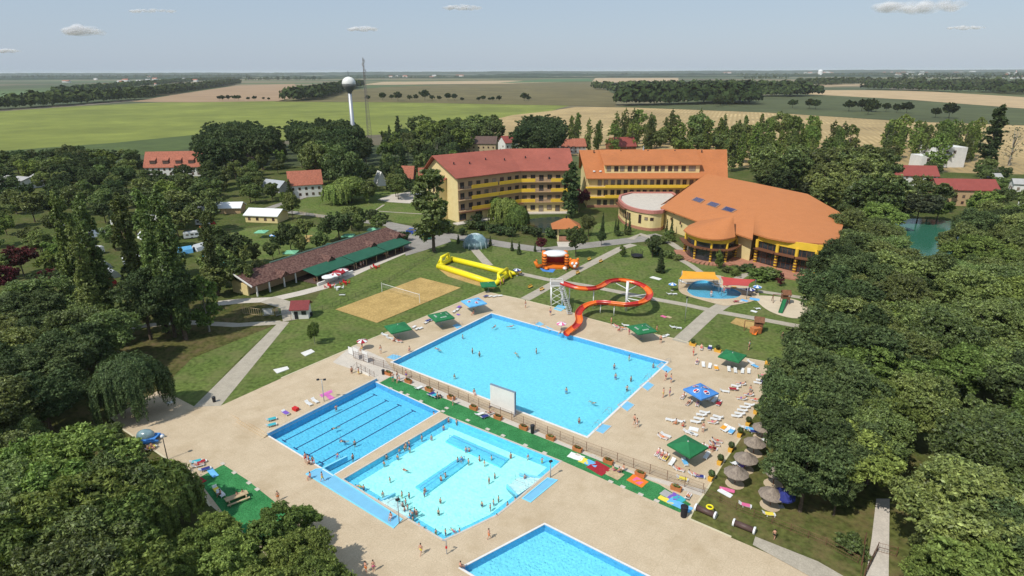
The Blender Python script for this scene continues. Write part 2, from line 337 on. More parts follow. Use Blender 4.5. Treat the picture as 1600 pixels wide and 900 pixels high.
# ------------------------------------------------------------------ labels of repeats
REG=[]
ORD='first second third fourth fifth sixth seventh eighth ninth tenth eleventh twelfth thirteenth fourteenth fifteenth sixteenth seventeenth eighteenth nineteenth twentieth'.split()
def ordn(i,n):
    if n==1: return ''
    if i==0: return ', leftmost'
    if i==n-1: return ', rightmost'
    if i<20: return ', %s from the left'%ORD[i]
    if n-1-i<20: return ', %s from the right'%ORD[n-1-i]
    t={2:'twenty',3:'thirty',4:'forty',5:'fifty',6:'sixty',7:'seventy',8:'eighty',9:'ninety',10:'hundredth',11:'eleventh'}[(i+1)//10]
    return ', %s from the left'%(t[:-1]+'ieth' if (i+1)%10==0 else t+' '+ORD[i%10])
def reg(o,desc,cat,group,px): REG.append((o,desc,px)); tag(o,None,cat,group)
LAND=[('the water tower',555,240),('the red-roofed hotel',770,345),('the orange-roofed hotel',980,325),('the pool hall',1190,415),('the lake',1435,372),('the thatched parasols',1180,715),
('the brown-roofed restaurant',520,425),('the sand court',620,470),('the gate kiosk',470,495),('the lap pool',550,680),('the carpet corner',360,770),('the white tents',395,340),('the dormered house',270,262),
('the paved plaza',600,310),('the white flat building',1450,240),('the concrete path',1370,840),('the play tower',1222,480),('the weeping willow',200,640),('the crimson roof',975,228),('the long red roof',1505,295),
('the deck end',1250,860),('the loungers',1190,600),('the small orange pavilion',886,365),('the orange-roofed cottage',470,290),('the radio mast',575,200),('the tall leaning poplar',1550,240)]
def where(px):
    n,x,y=min(LAND,key=lambda l:(l[1]-px[0])**2+((l[2]-px[1])*1.5)**2); dx,dy=px[0]-x,(px[1]-y)*1.5
    if abs(dx)<12 and abs(dy)<14: return 'beside '+n
    if abs(dx)>abs(dy): return ('left of ' if dx<0 else 'right of ')+n
    return ('behind ' if dy<0 else 'in front of ')+n
def label_all():
    B={}
    for o,d,px in REG: B.setdefault(d,[]).append((px[0],px[1],o))
    for d,L in B.items():
        L.sort(key=lambda t:(t[0],t[1]))
        for i,t in enumerate(L):
            s=d+ordn(i,len(L))
            for x,y in ((' swimwear',''),('white plastic sun lounger','white lounger'),(' from the left',' from left'),('the ',''),(' with lettering',''),('lying on a lounger','lying')):
                if len(s.split())>16: s=s.replace(x,y)
            t[2]['label']=s
# ================================================================== trees
def leafmesh(name,C,N,S,m,seed,asp=1.7):
    """one mesh of many leaf quads: centres C, normals N, sizes S"""
    rg=np.random.default_rng(seed); n=len(C)
    T=rg.normal(size=(n,3)); T-=N*(T*N).sum(1)[:,None]; T/=np.linalg.norm(T,axis=1)[:,None]+1e-9; Bn=np.cross(N,T)
    a=T*(S*asp*.5)[:,None]; b=Bn*(S*.5)[:,None]; q=rg.uniform(.5,1,(n,1))
    V=np.stack([C-a,C-b*q+a*.1,C+a,C+b*q+a*.1],1).reshape(-1,3)
    me=bpy.data.meshes.new(name); me.vertices.add(4*n); me.vertices.foreach_set('co',V.ravel())
    me.loops.add(4*n); me.loops.foreach_set('vertex_index',np.arange(4*n,dtype=np.int32))
    me.polygons.add(n); me.polygons.foreach_set('loop_start',np.arange(0,4*n,4,dtype=np.int32)); me.polygons.foreach_set('loop_total',np.full(n,4,dtype=np.int32))
    me.materials.append(m); me.update(); me.validate(); return me
def lobes(kind,rg,H,Rr):
    L=[]
    if kind=='round':
        n=34 if H<13.5 and Rr<5.5 else 58; zc=H*.6; hz=H*.4
        for i in range(n):
            d=rg.normal(size=3); d/=np.linalg.norm(d); d[2]=d[2]*.8+.12; k=rg.uniform(.45,.92)
            L.append((np.array([d[0]*Rr*k,d[1]*Rr*k,zc+d[2]*hz*k]),Rr*rg.uniform(.13,.3)))
    elif kind=='oval':
        for i in range(30):
            t=rg.uniform(0,1); z=H*(.2+.74*t); r=Rr*math.sin(math.pi*(t*.8+.14))**.8*rg.uniform(.35,.8); a=rg.uniform(0,6.28)
            L.append((np.array([r*math.cos(a),r*math.sin(a),z]),Rr*rg.uniform(.24,.38)))
    elif kind=='poplar':
        for i in range(64):
            t=i/63; z=H*(.14+.83*t); r=Rr*(math.sin(math.pi*min(1,t*.85+.1))**.6)*rg.uniform(.1,.75); a=rg.uniform(0,6.28)
            L.append((np.array([r*math.cos(a),r*math.sin(a),z]),Rr*rg.uniform(.2,.42)*(1-.35*t)))
    elif kind=='cone':
        for i in range(46):
            t=i/45; z=H*(.06+.92*t); r=Rr*(1-t)**.85*rg.uniform(.3,.75); a=i*2.4
            L.append((np.array([r*math.cos(a),r*math.sin(a),z]),Rr*(.14+.3*(1-t))))
    elif kind=='bush':
        for i in range(12):
            a=rg.uniform(0,6.28); r=Rr*rg.uniform(0,.65); L.append((np.array([r*math.cos(a),r*math.sin(a),H*rg.uniform(.3,.68)]),Rr*rg.uniform(.28,.45)))
    return L
def crown(name,kind,H,Rr,n,leaf,m,seed):
    rg=np.random.default_rng(seed); L=lobes(kind,rg,H,Rr); A=np.array([l[1]**2 for l in L]); A/=A.sum()
    C=[];N=[]; cen=np.array([0,0,H*.55])
    flat={'round':.85,'oval':.8,'poplar':2.6,'cone':.8,'bush':.8}[kind]
    for (c,r),a in zip(L,A):
        k=int(n*a)+1; ncl=max(5,k//14); d=rg.normal(size=(ncl,3)); d/=np.linalg.norm(d,axis=1)[:,None]
        out=(c-cen); out/=np.linalg.norm(out)+1e-6
        # leaves sit on the outer, upper side of each limb's tuft
        keep=(d@out+d[:,2]*.7)>-.65; d=d[keep]; ncl=len(d)
        if ncl==0: continue
        rad=r*rg.uniform(.62,1.22,(ncl,1))**.8; cc=c+d*rad*np.array([1,1,flat])
        rep=max(1,k//ncl); ci=np.repeat(np.arange(ncl),rep)
        p=cc[ci]+rg.normal(size=(len(ci),3))*r*.13*np.array([1,1,.6])
        nn=d[ci]*.55+rg.normal(size=(len(ci),3))*.7+np.array([0,0,.35]); nn/=np.linalg.norm(nn,axis=1)[:,None]
        C.append(p);N.append(nn)
    # loose sprays reaching out past the tufts
    k=max(6,n//260)
    for i in range(k):
        l=L[rg.integers(len(L))]; d=rg.normal(size=3); d/=np.linalg.norm(d); d[2]=abs(d[2])*.6 if kind in('round','bush') else d[2]; m_=max(4,n//k//9); t=rg.uniform(.7,1.75,m_)[:,None]
        C.append(l[0]+d*t*l[1]*np.array([1,1,.9])+rg.normal(size=(m_,3))*l[1]*.12); q=rg.normal(size=(m_,3))+np.array([0,0,.5]); N.append(q/np.linalg.norm(q,axis=1)[:,None])
    C=np.concatenate(C);N=np.concatenate(N); S=leaf*rg.uniform(.55,1.45,len(C))
    return leafmesh(name,C,N,S,m,seed+1),L
def limbs(mb,L,H,r0,rg,nb=9,top=.75,lean=0):
    pts=[(lean*t*t*H*.2+rg.uniform(-.03,.03)*H*t*.5,rg.uniform(-.02,.02)*H*t,H*top*t) for t in np.linspace(0,1,6)]
    mb.tube([(0,0,-.3)]+pts,[r0*1.4,r0*1.2,r0,r0*.8,r0*.6,r0*.42,r0*.2],8)
    for c,r in [L[i] for i in rg.choice(len(L),min(nb,len(L)),replace=False)]:
        z=min(c[2]*.6,H*.55); s=Vector((0,0,max(z,H*.2))); e=Vector(c); mid=s.lerp(e,.5)+Vector((0,0,-.05*H*rg.uniform(0,1)))
        mb.tube([s,mid,e],[r0*.42,r0*.28,r0*.08],5)
def tree_proto(name,kind,H,Rr,n,leaf,lm,seed,bark='bark',r0=None,nb=9,lean=0):
    rg=np.random.default_rng(seed+50); root=empty(name,(0,0,0)); me,L=crown('crown',kind,H,Rr,n,leaf,M[lm],seed)
    link('crown',me,root); mb=MB(); limbs(mb,L,H,r0 or H*.018,rg,nb,.75 if kind!='cone' else .95,lean); build('trunk',mb,M[bark],root,smooth=True)
    root['_h']=H; root['_r']=Rr; return proto(root)
def willow_proto(name,H,Rr,n,leaf,lm,seed):
    rg=np.random.default_rng(seed); root=empty(name,(0,0,0)); C=[];N=[]
    ns=n//46; nc=34; ca=rg.uniform(0,2*np.pi,nc); ck=rg.uniform(.2,1,nc)**.6; ii=rg.integers(0,nc,ns); a=ca[ii]+rg.normal(0,.085,ns)/ck[ii]; k=np.clip(ck[ii]+rg.normal(0,.06,ns),.1,1.05)
    cl=np.sin(a*5+seed)*.5+np.sin(a*11)*.3
    for i in range(ns):
        r=Rr*k[i]*(1+.08*cl[i]); top=H*(1-.36*k[i]**2)+rg.uniform(-.5,.5)*H*.05; ln=(top-H*.06)*rg.uniform(.55,1)*(0.35+.65*k[i])
        m=46; t=np.linspace(0,1,m); x=(r+.09*Rr*np.sin(t*2.2))*np.cos(a[i])+rg.normal(0,.09,m); y=(r+.09*Rr*np.sin(t*2.2))*np.sin(a[i])+rg.normal(0,.09,m); z=top-ln*t
        C.append(np.stack([x,y,z],1)); d=np.stack([np.cos(a[i])+rg.normal(0,.5,m),np.sin(a[i])+rg.normal(0,.5,m),rg.uniform(.1,.9,m)*(1-t)+.1],1); N.append(d/np.linalg.norm(d,axis=1)[:,None])
    # domed top
    m=n//5; d=rg.normal(size=(m,3)); d[:,2]=abs(d[:,2]); d/=np.linalg.norm(d,axis=1)[:,None]; rr=rg.uniform(.74,1.0,(m,1))*(1+.1*np.sin(d[:,:1]*9+1)*np.cos(d[:,1:2]*8)); C.append(d*rr*np.array([Rr*.9,Rr*.9,H*.38])+np.array([0,0,H*.62])); N.append(d*.7+rg.normal(size=(m,3))*.35)
    C=np.concatenate(C);N=np.concatenate(N);N/=np.linalg.norm(N,axis=1)[:,None]
    link('crown',leafmesh('crown',C,N,leaf*rg.uniform(.6,1.3,len(C)),M[lm],seed+1,2.6),root)
    mb=MB(); mb.tube([(0,0,-.3),(.1,0,H*.3),(.3,.1,H*.6)],[H*.04,H*.03,H*.015],8)
    for j in range(6): mb.tube([(0,0,H*.3),(Rr*.4*math.cos(j),Rr*.4*math.sin(j),H*.7),(Rr*.75*math.cos(j),Rr*.75*math.sin(j),H*.8)],[H*.018,H*.01,H*.004],5)
    build('trunk',mb,M['bark'],root,smooth=True); root['_h']=H; root['_r']=Rr; return proto(root)
TP={}
def T(key,*a,**k): TP.setdefault(key,[]).append(tree_proto(*a,**k))
# close-range kinds
for s in range(3): T('nb','leafy_tree','round',14,6.0,46000,.23,'leaf',10+s,r0=.3)
for s in range(2): T('nd','dark_tree','round',15,6.2,46000,.24,'leaf_dark',20+s,r0=.32)
T('nl','light_tree','round',12,5.2,24000,.27,'leaf_light',30,r0=.22,bark='bark_pale')
T('ns','young_tree','oval',8,2.6,9000,.24,'leaf_light',33,r0=.12)
T('npo','poplar','poplar',26,2.7,32000,.3,'leaf',40,r0=.38)
T('npo','poplar','poplar',25,2.4,30000,.3,'leaf_dark',41,r0=.36)
TP['wi']=[willow_proto('willow_tree',13,6.2,42000,.22,'leaf_dark',50)]
TP['wl']=[willow_proto('willow_tree',10,6.0,16000,.36,'leaf_light',52)]
# middle distance
for s in range(3): T('mb','leafy_tree','round',13,5.4,13000,.42,'leaf',60+s)
for s in range(2): T('md','dark_tree','round',14,5.6,13000,.42,'leaf_dark',70+s)
T('ml','light_tree','round',11,4.8,7500,.5,'leaf_light',80)
T('mg','grey_willow','round',9,4.8,8500,.42,'leaf_grey',82)
T('mr','copper_tree','round',9,4.0,6500,.42,'leaf_red',83)
for s in range(2): T('mo','upright_tree','oval',15,3.9,7000,.5,'leaf',85+s)
T('ma','slender_tree','oval',13,3.6,5200,.4,'leaf_light',88,bark='bark_pale')
T('mp','poplar','poplar',20,3.2,7500,.55,'leaf_dark',90)
T('mpl','poplar','poplar',20,3.3,8000,.45,'leaf_light',91,bark='bark_pale'); T('mpl','poplar','poplar',18,3.0,7500,.45,'leaf',92,bark='bark_pale')
T('mt','columnar_cypress','cone',10,1.5,3800,.3,'leaf_dark',95)
T('mc','conifer','cone',12,3.0,6500,.4,'leaf_dark',97)
T('ba','bush','bush',2.6,2.2,1800,.26,'leaf',100,r0=.08); T('bl','bush','bush',2.2,2.0,1600,.24,'leaf_light',101,r0=.08); T('bd','bush','bush',2.4,2.0,1800,.26,'leaf_dark',102,r0=.08)
T('br','copper_shrub','oval',3.6,1.2,1500,.2,'leaf_red',103,r0=.07)
# far
for s in range(3): T('fb','leafy_tree','round',12,6,900,1.35,'leaf_far',110+s,nb=3)
T('fd','bare_tree','oval',11,3.5,260,.3,'leaf_grey',115,bark='bark_pale',nb=16)
NICE={'nb':('leafy_tree','broad leafy green tree'),'nd':('dark_tree','dark dense leafy tree'),'nl':('light_tree','pale green leafy tree'),'ns':('young_tree','young light green tree'),'npo':('poplar_tree','tall narrow poplar'),
'wi':('willow_tree','weeping willow'),'wl':('willow_tree','yellow-green willow'),'mb':('leafy_tree','broad green tree'),'md':('dark_tree','dark round-crowned tree'),'ml':('light_tree','light green tree'),'mg':('willow_tree','grey-leaved willow'),
'mr':('copper_tree','copper-leaved tree'),'mo':('upright_tree','upright green tree'),'ma':('slender_tree','slender pale-barked tree'),'mp':('poplar_tree','dark column poplar'),'mpl':('poplar_tree','airy light green poplar'),'mt':('cypress_tree','narrow columnar cypress'),'mc':('conifer_tree','dark pointed conifer'),
'ba':('bush','rounded green bush'),'bl':('bush','pale green bush'),'bd':('bush','dark green bush'),'br':('shrub','copper-leaved shrub'),'fb':('field_tree','small tree among the fields'),'fd':('bare_tree','bare-branched grey tree')}
rng=random.Random(7)
TREES=[]
def tree(key,px,py,h,wf=1.0,at=.58,desc=None,group=None,base=None):
    """px,py = where the middle of the crown is seen; h = height in metres"""
    p=G(px,py,h*at) if base is None else G(px,py,0)
    r=rng.choice(TP[key]); s=h/r['_h']; nm,ds=NICE[key]
    o=dup(r,(p.x,p.y,0),rng.uniform(0,6.28),(s*wf,s*wf*rng.uniform(.85,1.15),s)); o.name=nm
    for k in ('_h','_r'): del o[k]
    q=P(p.x,p.y,h*at); cat='bush' if nm in('bush','shrub') else 'tree'
    reg(o,(desc or ds)+(' '+where(q) if not desc else ''),cat,group or {'bush':'bushes in the park'}.get(cat,'trees of the park and village'),q); TREES.append((p.x,p.y)); return o
def inside(x,y,poly):
    c=False; n=len(poly)
    for i in range(n):
        (x1,y1),(x2,y2)=poly[i],poly[(i+1)%n]
        if (y1>y)!=(y2>y) and x<(x2-x1)*(y-y1)/(y2-y1)+x1: c=not c
    return c
def grove(poly,sp,hr,kinds,seed,wf=(.9,1.15),at=.58,holes=()):
    """trees on a jittered grid on the ground wherever their crown middle falls in the outline"""
    rg=random.Random(seed); hm=sum(hr)/2; W=[G(a,b,hm*at) for a,b in poly]
    x0,x1=min(v.x for v in W),max(v.x for v in W); y0,y1=min(v.y for v in W),max(v.y for v in W)
    ks=[k for k,n in kinds for _ in range(n)]; n=0; fy=1.0 if y0<230 else 1.3 if y0<330 else 1.6
    for i in range(int((x1-x0)/sp)+1):
        for j in range(int((y1-y0)/sp/fy)+1):
            x=x0+(i+.5*(j%2)+rg.uniform(-.3,.3))*sp; y=y0+(j+rg.uniform(-.3,.3))*sp*fy; h=rg.uniform(*hr); q=P(x,y,h*at)
            if y>570 or not inside(*q,poly): continue
            g=P(x,y,0)
            if any(inside(*q,hh) or inside(*g,hh) for hh in holes): continue
            k=rg.choice(ks); rng.seed(seed*1000+n); n+=1
            tree(k,q[0],q[1],h,rg.uniform(*wf),at)
    print('GROVE',seed,n)
# ================================================================== people
def body(name,J,E,rad,skin='skin'):
    """one continuous figure: joints J grown with a skin modifier"""
    me=bpy.data.meshes.new(name); me.from_pydata(J,E,[]); o=bpy.data.objects.new('tmp',me); col.objects.link(o)
    md=o.modifiers.new('s','SKIN'); sl=me.skin_vertices[0].data
    for i,r in enumerate(rad): sl[i].radius=(r,r) if not hasattr(r,'__len__') else r
    sl[0].use_root=True; o.modifiers.new('u','SUBSURF').levels=1
    bpy.context.view_layer.update(); dg=bpy.context.evaluated_depsgraph_get(); m2=bpy.data.meshes.new_from_object(o.evaluated_get(dg)); m2.name=name
    bpy.data.objects.remove(o); m2.materials.clear(); m2.materials.append(M[skin]); m2.polygons.foreach_set('use_smooth',[True]*len(m2.polygons)); return m2
def figure(kind):
    """joint positions of a 1.72 m adult, facing +X"""
    pel=(0,0,.93)
    if kind in('stand','arms','walk'):
        J=[pel,(0,0,1.15),(0,0,1.38),(0,0,1.5),(.01,0,1.58),(.015,0,1.68),
           (0,.16,1.4),(.0,.24,1.14),(.08,.25,.90),(.1,.25,.82), (0,-.16,1.4),(-.03,-.24,1.14),(.05,-.25,.9),(.07,-.25,.82),
           (0,.1,.86),(.02,.11,.48),(0,.11,.07),(.15,.12,.04),(0,-.1,.86),(.02,-.11,.48),(0,-.11,.07),(.15,-.12,.04)]
        if kind=='walk':
            J[15]=(.14,.11,.5);J[16]=(.28,.11,.09);J[17]=(.42,.12,.06);J[19]=(-.08,-.11,.48);J[20]=(-.32,-.11,.12);J[21]=(-.2,-.12,.04);J[7]=(-.12,.24,1.16);J[8]=(-.06,.25,.94);J[9]=(0,.25,.88);J[11]=(.1,-.24,1.16);J[12]=(.24,-.24,1.0);J[13]=(.3,-.23,.98)
        if kind=='arms':
            J[7]=(.12,.3,1.5);J[8]=(.2,.22,1.72);J[9]=(.22,.18,1.8);J[11]=(.15,-.32,1.3);J[12]=(.32,-.3,1.42);J[13]=(.4,-.28,1.46)
    elif kind=='sit':
        z=-.5
        J=[(0,0,.93+z),(-.03,0,1.15+z),(-.05,0,1.38+z),(-.04,0,1.5+z),(-.01,0,1.58+z),(.0,0,1.68+z),
           (-.05,.16,1.4+z),(.0,.24,1.14+z),(.2,.2,1.0+z),(.28,.18,.98+z),(-.05,-.16,1.4+z),(0,-.24,1.14+z),(.2,-.2,1.0+z),(.28,-.18,.98+z),
           (.02,.1,.9+z),(.42,.13,.95+z),(.46,.13,.5+z),(.6,.14,.46+z),(.02,-.1,.9+z),(.42,-.13,.95+z),(.46,-.13,.5+z),(.6,-.14,.46+z)]
    elif kind=='lie':   # on a lounger: back raised towards -X
        J=[(0,0,.12),(-.2,0,.2),(-.4,0,.32),(-.5,0,.4),(-.57,0,.45),(-.66,0,.5),
           (-.4,.16,.32),(-.2,.27,.16),(.02,.26,.12),(.1,.25,.11),(-.4,-.16,.32),(-.2,-.27,.16),(.02,-.26,.12),(.1,-.25,.11),
           (.08,.1,.11),(.45,.12,.2),(.85,.12,.08),(.92,.12,.18),(.08,-.1,.11),(.46,-.12,.1),(.87,-.13,.07),(.94,-.13,.17)]
    elif kind=='swim':
        J=[(0,0,-.12),(.22,0,-.1),(.44,0,-.06),(.55,0,0),(.62,0,.04),(.7,0,.08),
           (.45,.16,-.05),(.62,.3,-.06),(.85,.28,-.03),(.93,.27,-.02),(.45,-.16,-.05),(.25,-.36,-.08),(.02,-.4,-.14),(-.05,-.4,-.15),
           (-.08,.1,-.14),(-.48,.15,-.2),(-.88,.2,-.12),(-1.0,.2,-.12),(-.08,-.1,-.14),(-.48,-.13,-.14),(-.88,-.12,-.22),(-1.0,-.12,-.22)]
    E=[(0,1),(1,2),(2,3),(3,4),(4,5),(2,6),(6,7),(7,8),(8,9),(2,10),(10,11),(11,12),(12,13),(0,14),(14,15),(15,16),(16,17),(0,18),(18,19),(19,20),(20,21)]
    rad=[.13,.12,.14,.055,.09,.095,.06,.045,.032,.038,.06,.045,.032,.038,.09,.06,.04,.035,.09,.06,.04,.035]
    return J,E,rad
def person_proto(kind):
    J,E,rad=figure(kind); root=empty('person',(0,0,0)); link('body',body('body',J,E,rad),root)
    h=Vector(J[5]); nk=Vector(J[3]); up=(h-nk).normalized(); mb=MB(); mb.ball(h+up*.035-Vector((.02,0,0)),.108,10,6,(1.02,.95,.95)); build('hair',mb,M['hair'],root,smooth=True)
    p=Vector(J[0]); c=Vector(J[1]); a=(Vector(J[14])*.6+Vector(J[15])*.4); b=(Vector(J[18])*.6+Vector(J[19])*.4)
    mb=MB(); mb.tube([p.lerp(c,.35),p,p.lerp((a+b)/2,.35)],[.15,.165,.15],10); mb.tube([Vector(J[14]),a],[.115,.1],8); mb.tube([Vector(J[18]),b],[.115,.1],8)
    build('swimwear',mb,M['navy'],root,smooth=True)
    if kind in('stand','walk','sit','arms'):
        mb=MB(); ch=Vector(J[2]); mb.tube([ch+Vector((0,0,-.02)),ch+Vector((.01,0,-.12))],[.165,.16],10); build('top',mb,M['skin'],root,smooth=True)
    return proto(root)
def SZ(py): return 1+.24*max(0,min(1,(820-py)/250))
PP={k:person_proto(k) for k in('stand','walk','arms','sit','lie','swim')}
def person(kind,px,py,color,place,z=0,rz=None,group='bathers at the pools',top=None,s=1.0,shirt=False,xy=None):
    p=G(px,py,max(z,-.14)) if xy is None else Vector((xy[0],xy[1],z)); rz=rng.uniform(0,6.28) if rz is None else rz
    o=dup(PP[kind],(p.x,p.y,z),rz,s*SZ(py)*rng.uniform(.93,1.04),{'swimwear':M[color],'top':M[top or 'skin']})
    o.name='person'
    act={'stand':'standing','walk':'walking','arms':'with raised arm','sit':'sitting','lie':'lying','swim':'swimming'}[kind]
    reg(o,'person in %s swimwear %s %s'%(color,act,place) if not shirt else 'person in %s top and dark shorts %s %s'%(top,act,place),'person',group,(px,py)); return o
# ================================================================== loungers, parasols, planters
def lounger_proto():
    r=empty('sun_lounger',(0,0,0)); mb=MB()
    for i in range(9): mb.box((.28-.62+i*.155+.0,0,.33),(.125,.56,.03))
    for s in(-1,1): mb.box((.28,s*.31,.32),(1.3,.05,.07))
    build('seat',mb,M['white'],r)
    mb=MB(); M3=Matrix.Rotation(R(32),3,'Y')
    for i in range(5): mb.box((-.42-i*.13*math.cos(R(32)),0,.35+i*.13*math.sin(R(32))),(.105,.56,.03),M3=M3)
    for s in(-1,1): mb.box((-.42-.27*math.cos(R(32)),s*.3,.34+.27*math.sin(R(32))),(.66,.05,.06),M3=M3)
    build('backrest',mb,M['white'],r)
    for x in(.8,-.25):
        for s in(-1,1):
            mb=MB(); mb.box((x,s*.29,.15),(.09,.05,.3)); build('leg',mb,M['white'],r)
    return proto(r)
LP=lounger_proto(); LOUNGE=[]
def lounger(px,py,head,place,towel=None,occ=None,z=0):
    """head = compass heading (deg) of the feet end"""
    p=G(px,py,z+.3); rz=R(90-head); o=dup(LP,(p.x,p.y,z),rz); o.name='sun_lounger'
    reg(o,'white plastic sun lounger '+place,'sun lounger','white plastic sun loungers',(px,py))
    if towel:
        mb=MB(); mb.box((p.x,p.y,z+.35*SZ(py)+.02),(1.35*SZ(py),.7*SZ(py),.03),rz); t=build('towel',mb,M[towel]); tn=towel.replace('cloth','').replace('canvas','').strip('_')
        reg(t,'%s towel spread over a lounger %s'%(tn,place),'towel','towels on the loungers',(px,py))
    if occ: person('lie',px,py,occ,'on a lounger '+place,z=z+.29*SZ(py),rz=rz,xy=(p.x,p.y),group='sunbathers on the loungers')
    return o
def parasol(name,c,r,h,m,label,cat='parasol',sides=8,drop=.7,group=None,panels=None,square=0,val=.25,rz=0,pole='greymetal',reglab=None):
    root=empty(name,c,label,cat,group); c=Vector(c); k=4 if square else sides; k2=32 if square else sides*2
    mb=MB(); rows=[]; apex=c+Vector((0,0,h+drop))
    def rim(f,sag=0):
        out=[]
        for j in range(k2):
            a=2*math.pi*j/k2+rz
            if square:
                u,v=math.cos(a-rz),math.sin(a-rz); q=1/max(abs(u),abs(v)); x,y=u*q*r,v*q*r; x,y=x*math.cos(rz)-y*math.sin(rz),x*math.sin(rz)+y*math.cos(rz); e=(q-1)/.414
            else: x,y=r*math.cos(a),r*math.sin(a); e=1-(j%2); q=1 if j%2==0 else .955; x*=q;y*=q
            out.append(c+Vector((x*f,y*f,h+drop*(1-f)+(-.06*math.sin(f*3.1)*(1-e))-sag)))
        return out
    for f in(.06,.35,.7,1): rows.append(rim(f))
    vs=[v for rr in rows for v in rr]; fs=[(i*k2+j,i*k2+(j+1)%k2,(i+1)*k2+(j+1)%k2,(i+1)*k2+j) for i in range(3) for j in range(k2)]
    mats=[m] if not panels else [m,panels]
    mb.v=[tuple(v) for v in vs]; mb.f=[f[::-1] for f in fs]; mb.m=[0]*len(fs)
    if panels: mb.m=[(1 if (j//2)%2 else 0) for i in range(3) for j in range(k2)]
    # doubled underside for thickness
    o=len(mb.v); mb.v+=[(v[0],v[1],v[2]-.03) for v in mb.v[:o]]; mb.f+=[tuple(i+o for i in f[::-1]) for f in mb.f]; mb.m+=mb.m[:]
    build('canopy',mb,mats,root,smooth=False)
    if val:
        mb=MB(); a=rim(1); b=[v-Vector((0,0,val)) for v in a]; b2=[v+(Vector((c.x,c.y,v.z))-v).normalized()*.02 for v in b]; a2=[v+(Vector((c.x,c.y,v.z))-v).normalized()*.02 for v in a]
        mb.add(a+b+b2+a2,[(i,k2+i,k2+(i+1)%k2,(i+1)%k2) for i in range(k2)]+[(3*k2+i,3*k2+(i+1)%k2,2*k2+(i+1)%k2,2*k2+i) for i in range(k2)]); build('valance',mb,m,root)
    mb=MB(); mb.tube([c,c+Vector((0,0,h+drop+.12))],.05 if not square else .07,8); build('pole',mb,M[pole],root,smooth=True)
    mb=MB()
    for j in range(k):
        a=2*math.pi*j/k+rz+(math.pi/4 if square else 0); q=1.41 if square else 1
        mb.tube([c+Vector((0,0,h+drop-.12)),c+Vector((r*q*.97*math.cos(a),r*q*.97*math.sin(a),h-.05))],.018,4)
    build('rib_frame',mb,M['greymetal'],root)
    mb=MB(); mb.box(c+Vector((0,0,.05)),(.7,.7,.1),rz); build('base',mb,M['grey'],root)
    if reglab: reg(root,reglab[0],cat,group,reglab[1])
    return root
def planter_proto(name,m,bush):
    r=empty(name,(0,0,0)); mb=MB(); w0,w1,l=.2,.27,.55
    vs=[(sx*l*(1+.06*t),sy*(w0+(w1-w0)*t),.5*t) for t in(0,1) for sx,sy in((-1,-1),(1,-1),(1,1),(-1,1))]
    mb.add(vs,[(0,3,2,1),(0,1,5,4),(1,2,6,5),(2,3,7,6),(3,0,4,7)]); mb.add([(x*.9,y*.86,.44) for x,y,_ in vs[4:]],[(0,1,2,3)])
    iv=[(x*.9,y*.86,.44) for x,y,_ in vs[4:]]; ov=[(x,y,.5) for x,y,_ in vs[4:]]
    mb.add(ov+iv,[(i,(i+1)%4,4+(i+1)%4,4+i) for i in range(4)]); build('tub',mb,M[m],r)
    rg=np.random.default_rng(5); n=420 if bush!='flowers' else 260
    d=rg.normal(size=(n,3)); d/=np.linalg.norm(d,axis=1)[:,None]
    if bush=='ball': C=d*.42*rg.uniform(.7,1.05,(n,1))+np.array([0,0,.86])
    else: C=d*rg.uniform(.4,1,(n,1))*np.array([.5,.2,.2])+np.array([0,0,.58])
    link('plant',leafmesh('plant',C,d,np.full(n,.12),M['leaf_dark'] if bush=='ball' else M['leaf'],6),r)
    if bush=='flowers':
        C2=C[:46]+np.array([0,0,.06]); link('blossom',leafmesh('blossom',C2,np.tile([0,0,1.],(46,1)),np.full(46,.09),M['red'],7,1.0),r)
    return proto(r)
PLB=planter_proto('planter','planter','ball'); PLF=planter_proto('planter','terracotta','flowers')
# ================================================================== ground, fields, paving
from mathutils.geometry import tessellate_polygon
def holed(outer,holes,z):
    loops=[[Vector((p[0],p[1],0)) for p in l] for l in [outer]+holes]; tri=tessellate_polygon(loops)
    vs=[(v.x,v.y,z) for l in loops for v in l]; mb=MB(); fs=[]
    for t in tri:
        a,b,c=[Vector(vs[i]) for i in t]; fs.append(t if (b-a).cross(c-a).z>0 else t[::-1])
    return mb.add(vs,fs)
def offset(poly,d):
    n=len(poly); ar=sum(poly[i][0]*poly[(i+1)%n][1]-poly[(i+1)%n][0]*poly[i][1] for i in range(n)); s=1 if ar>0 else -1; out=[]
    for i in range(n):
        p0,p1,p2=[Vector((q[0],q[1])) for q in (poly[i-1],poly[i],poly[(i+1)%n])]
        e1=(p1-p0).normalized(); e2=(p2-p1).normalized(); n1=Vector((e1.y,-e1.x))*s; n2=Vector((e2.y,-e2.x))*s
        m=(n1+n2); m=m/max(.3,m.dot(n1)); out.append(Vector((p1.x+m.x*d,p1.y+m.y*d,0)))
    return out
def smooth(pts,k=6,closed=True):
    n=len(pts); out=[]
    for i in range(n if closed else n-1):
        p0,p1,p2,p3=[pts[(i+j)%n] if closed else pts[max(0,min(n-1,i+j))] for j in(-1,0,1,2)]
        for t in [j/k for j in range(k)]:
            out.append(tuple(.5*((2*b)+(c-a)*t+(2*a-5*b+4*c-d)*t*t+(-a+3*b-3*c+d)*t**3) for a,b,c,d in zip(p0,p1,p2,p3)))
    if not closed: out.append(tuple(pts[-1]))
    return out
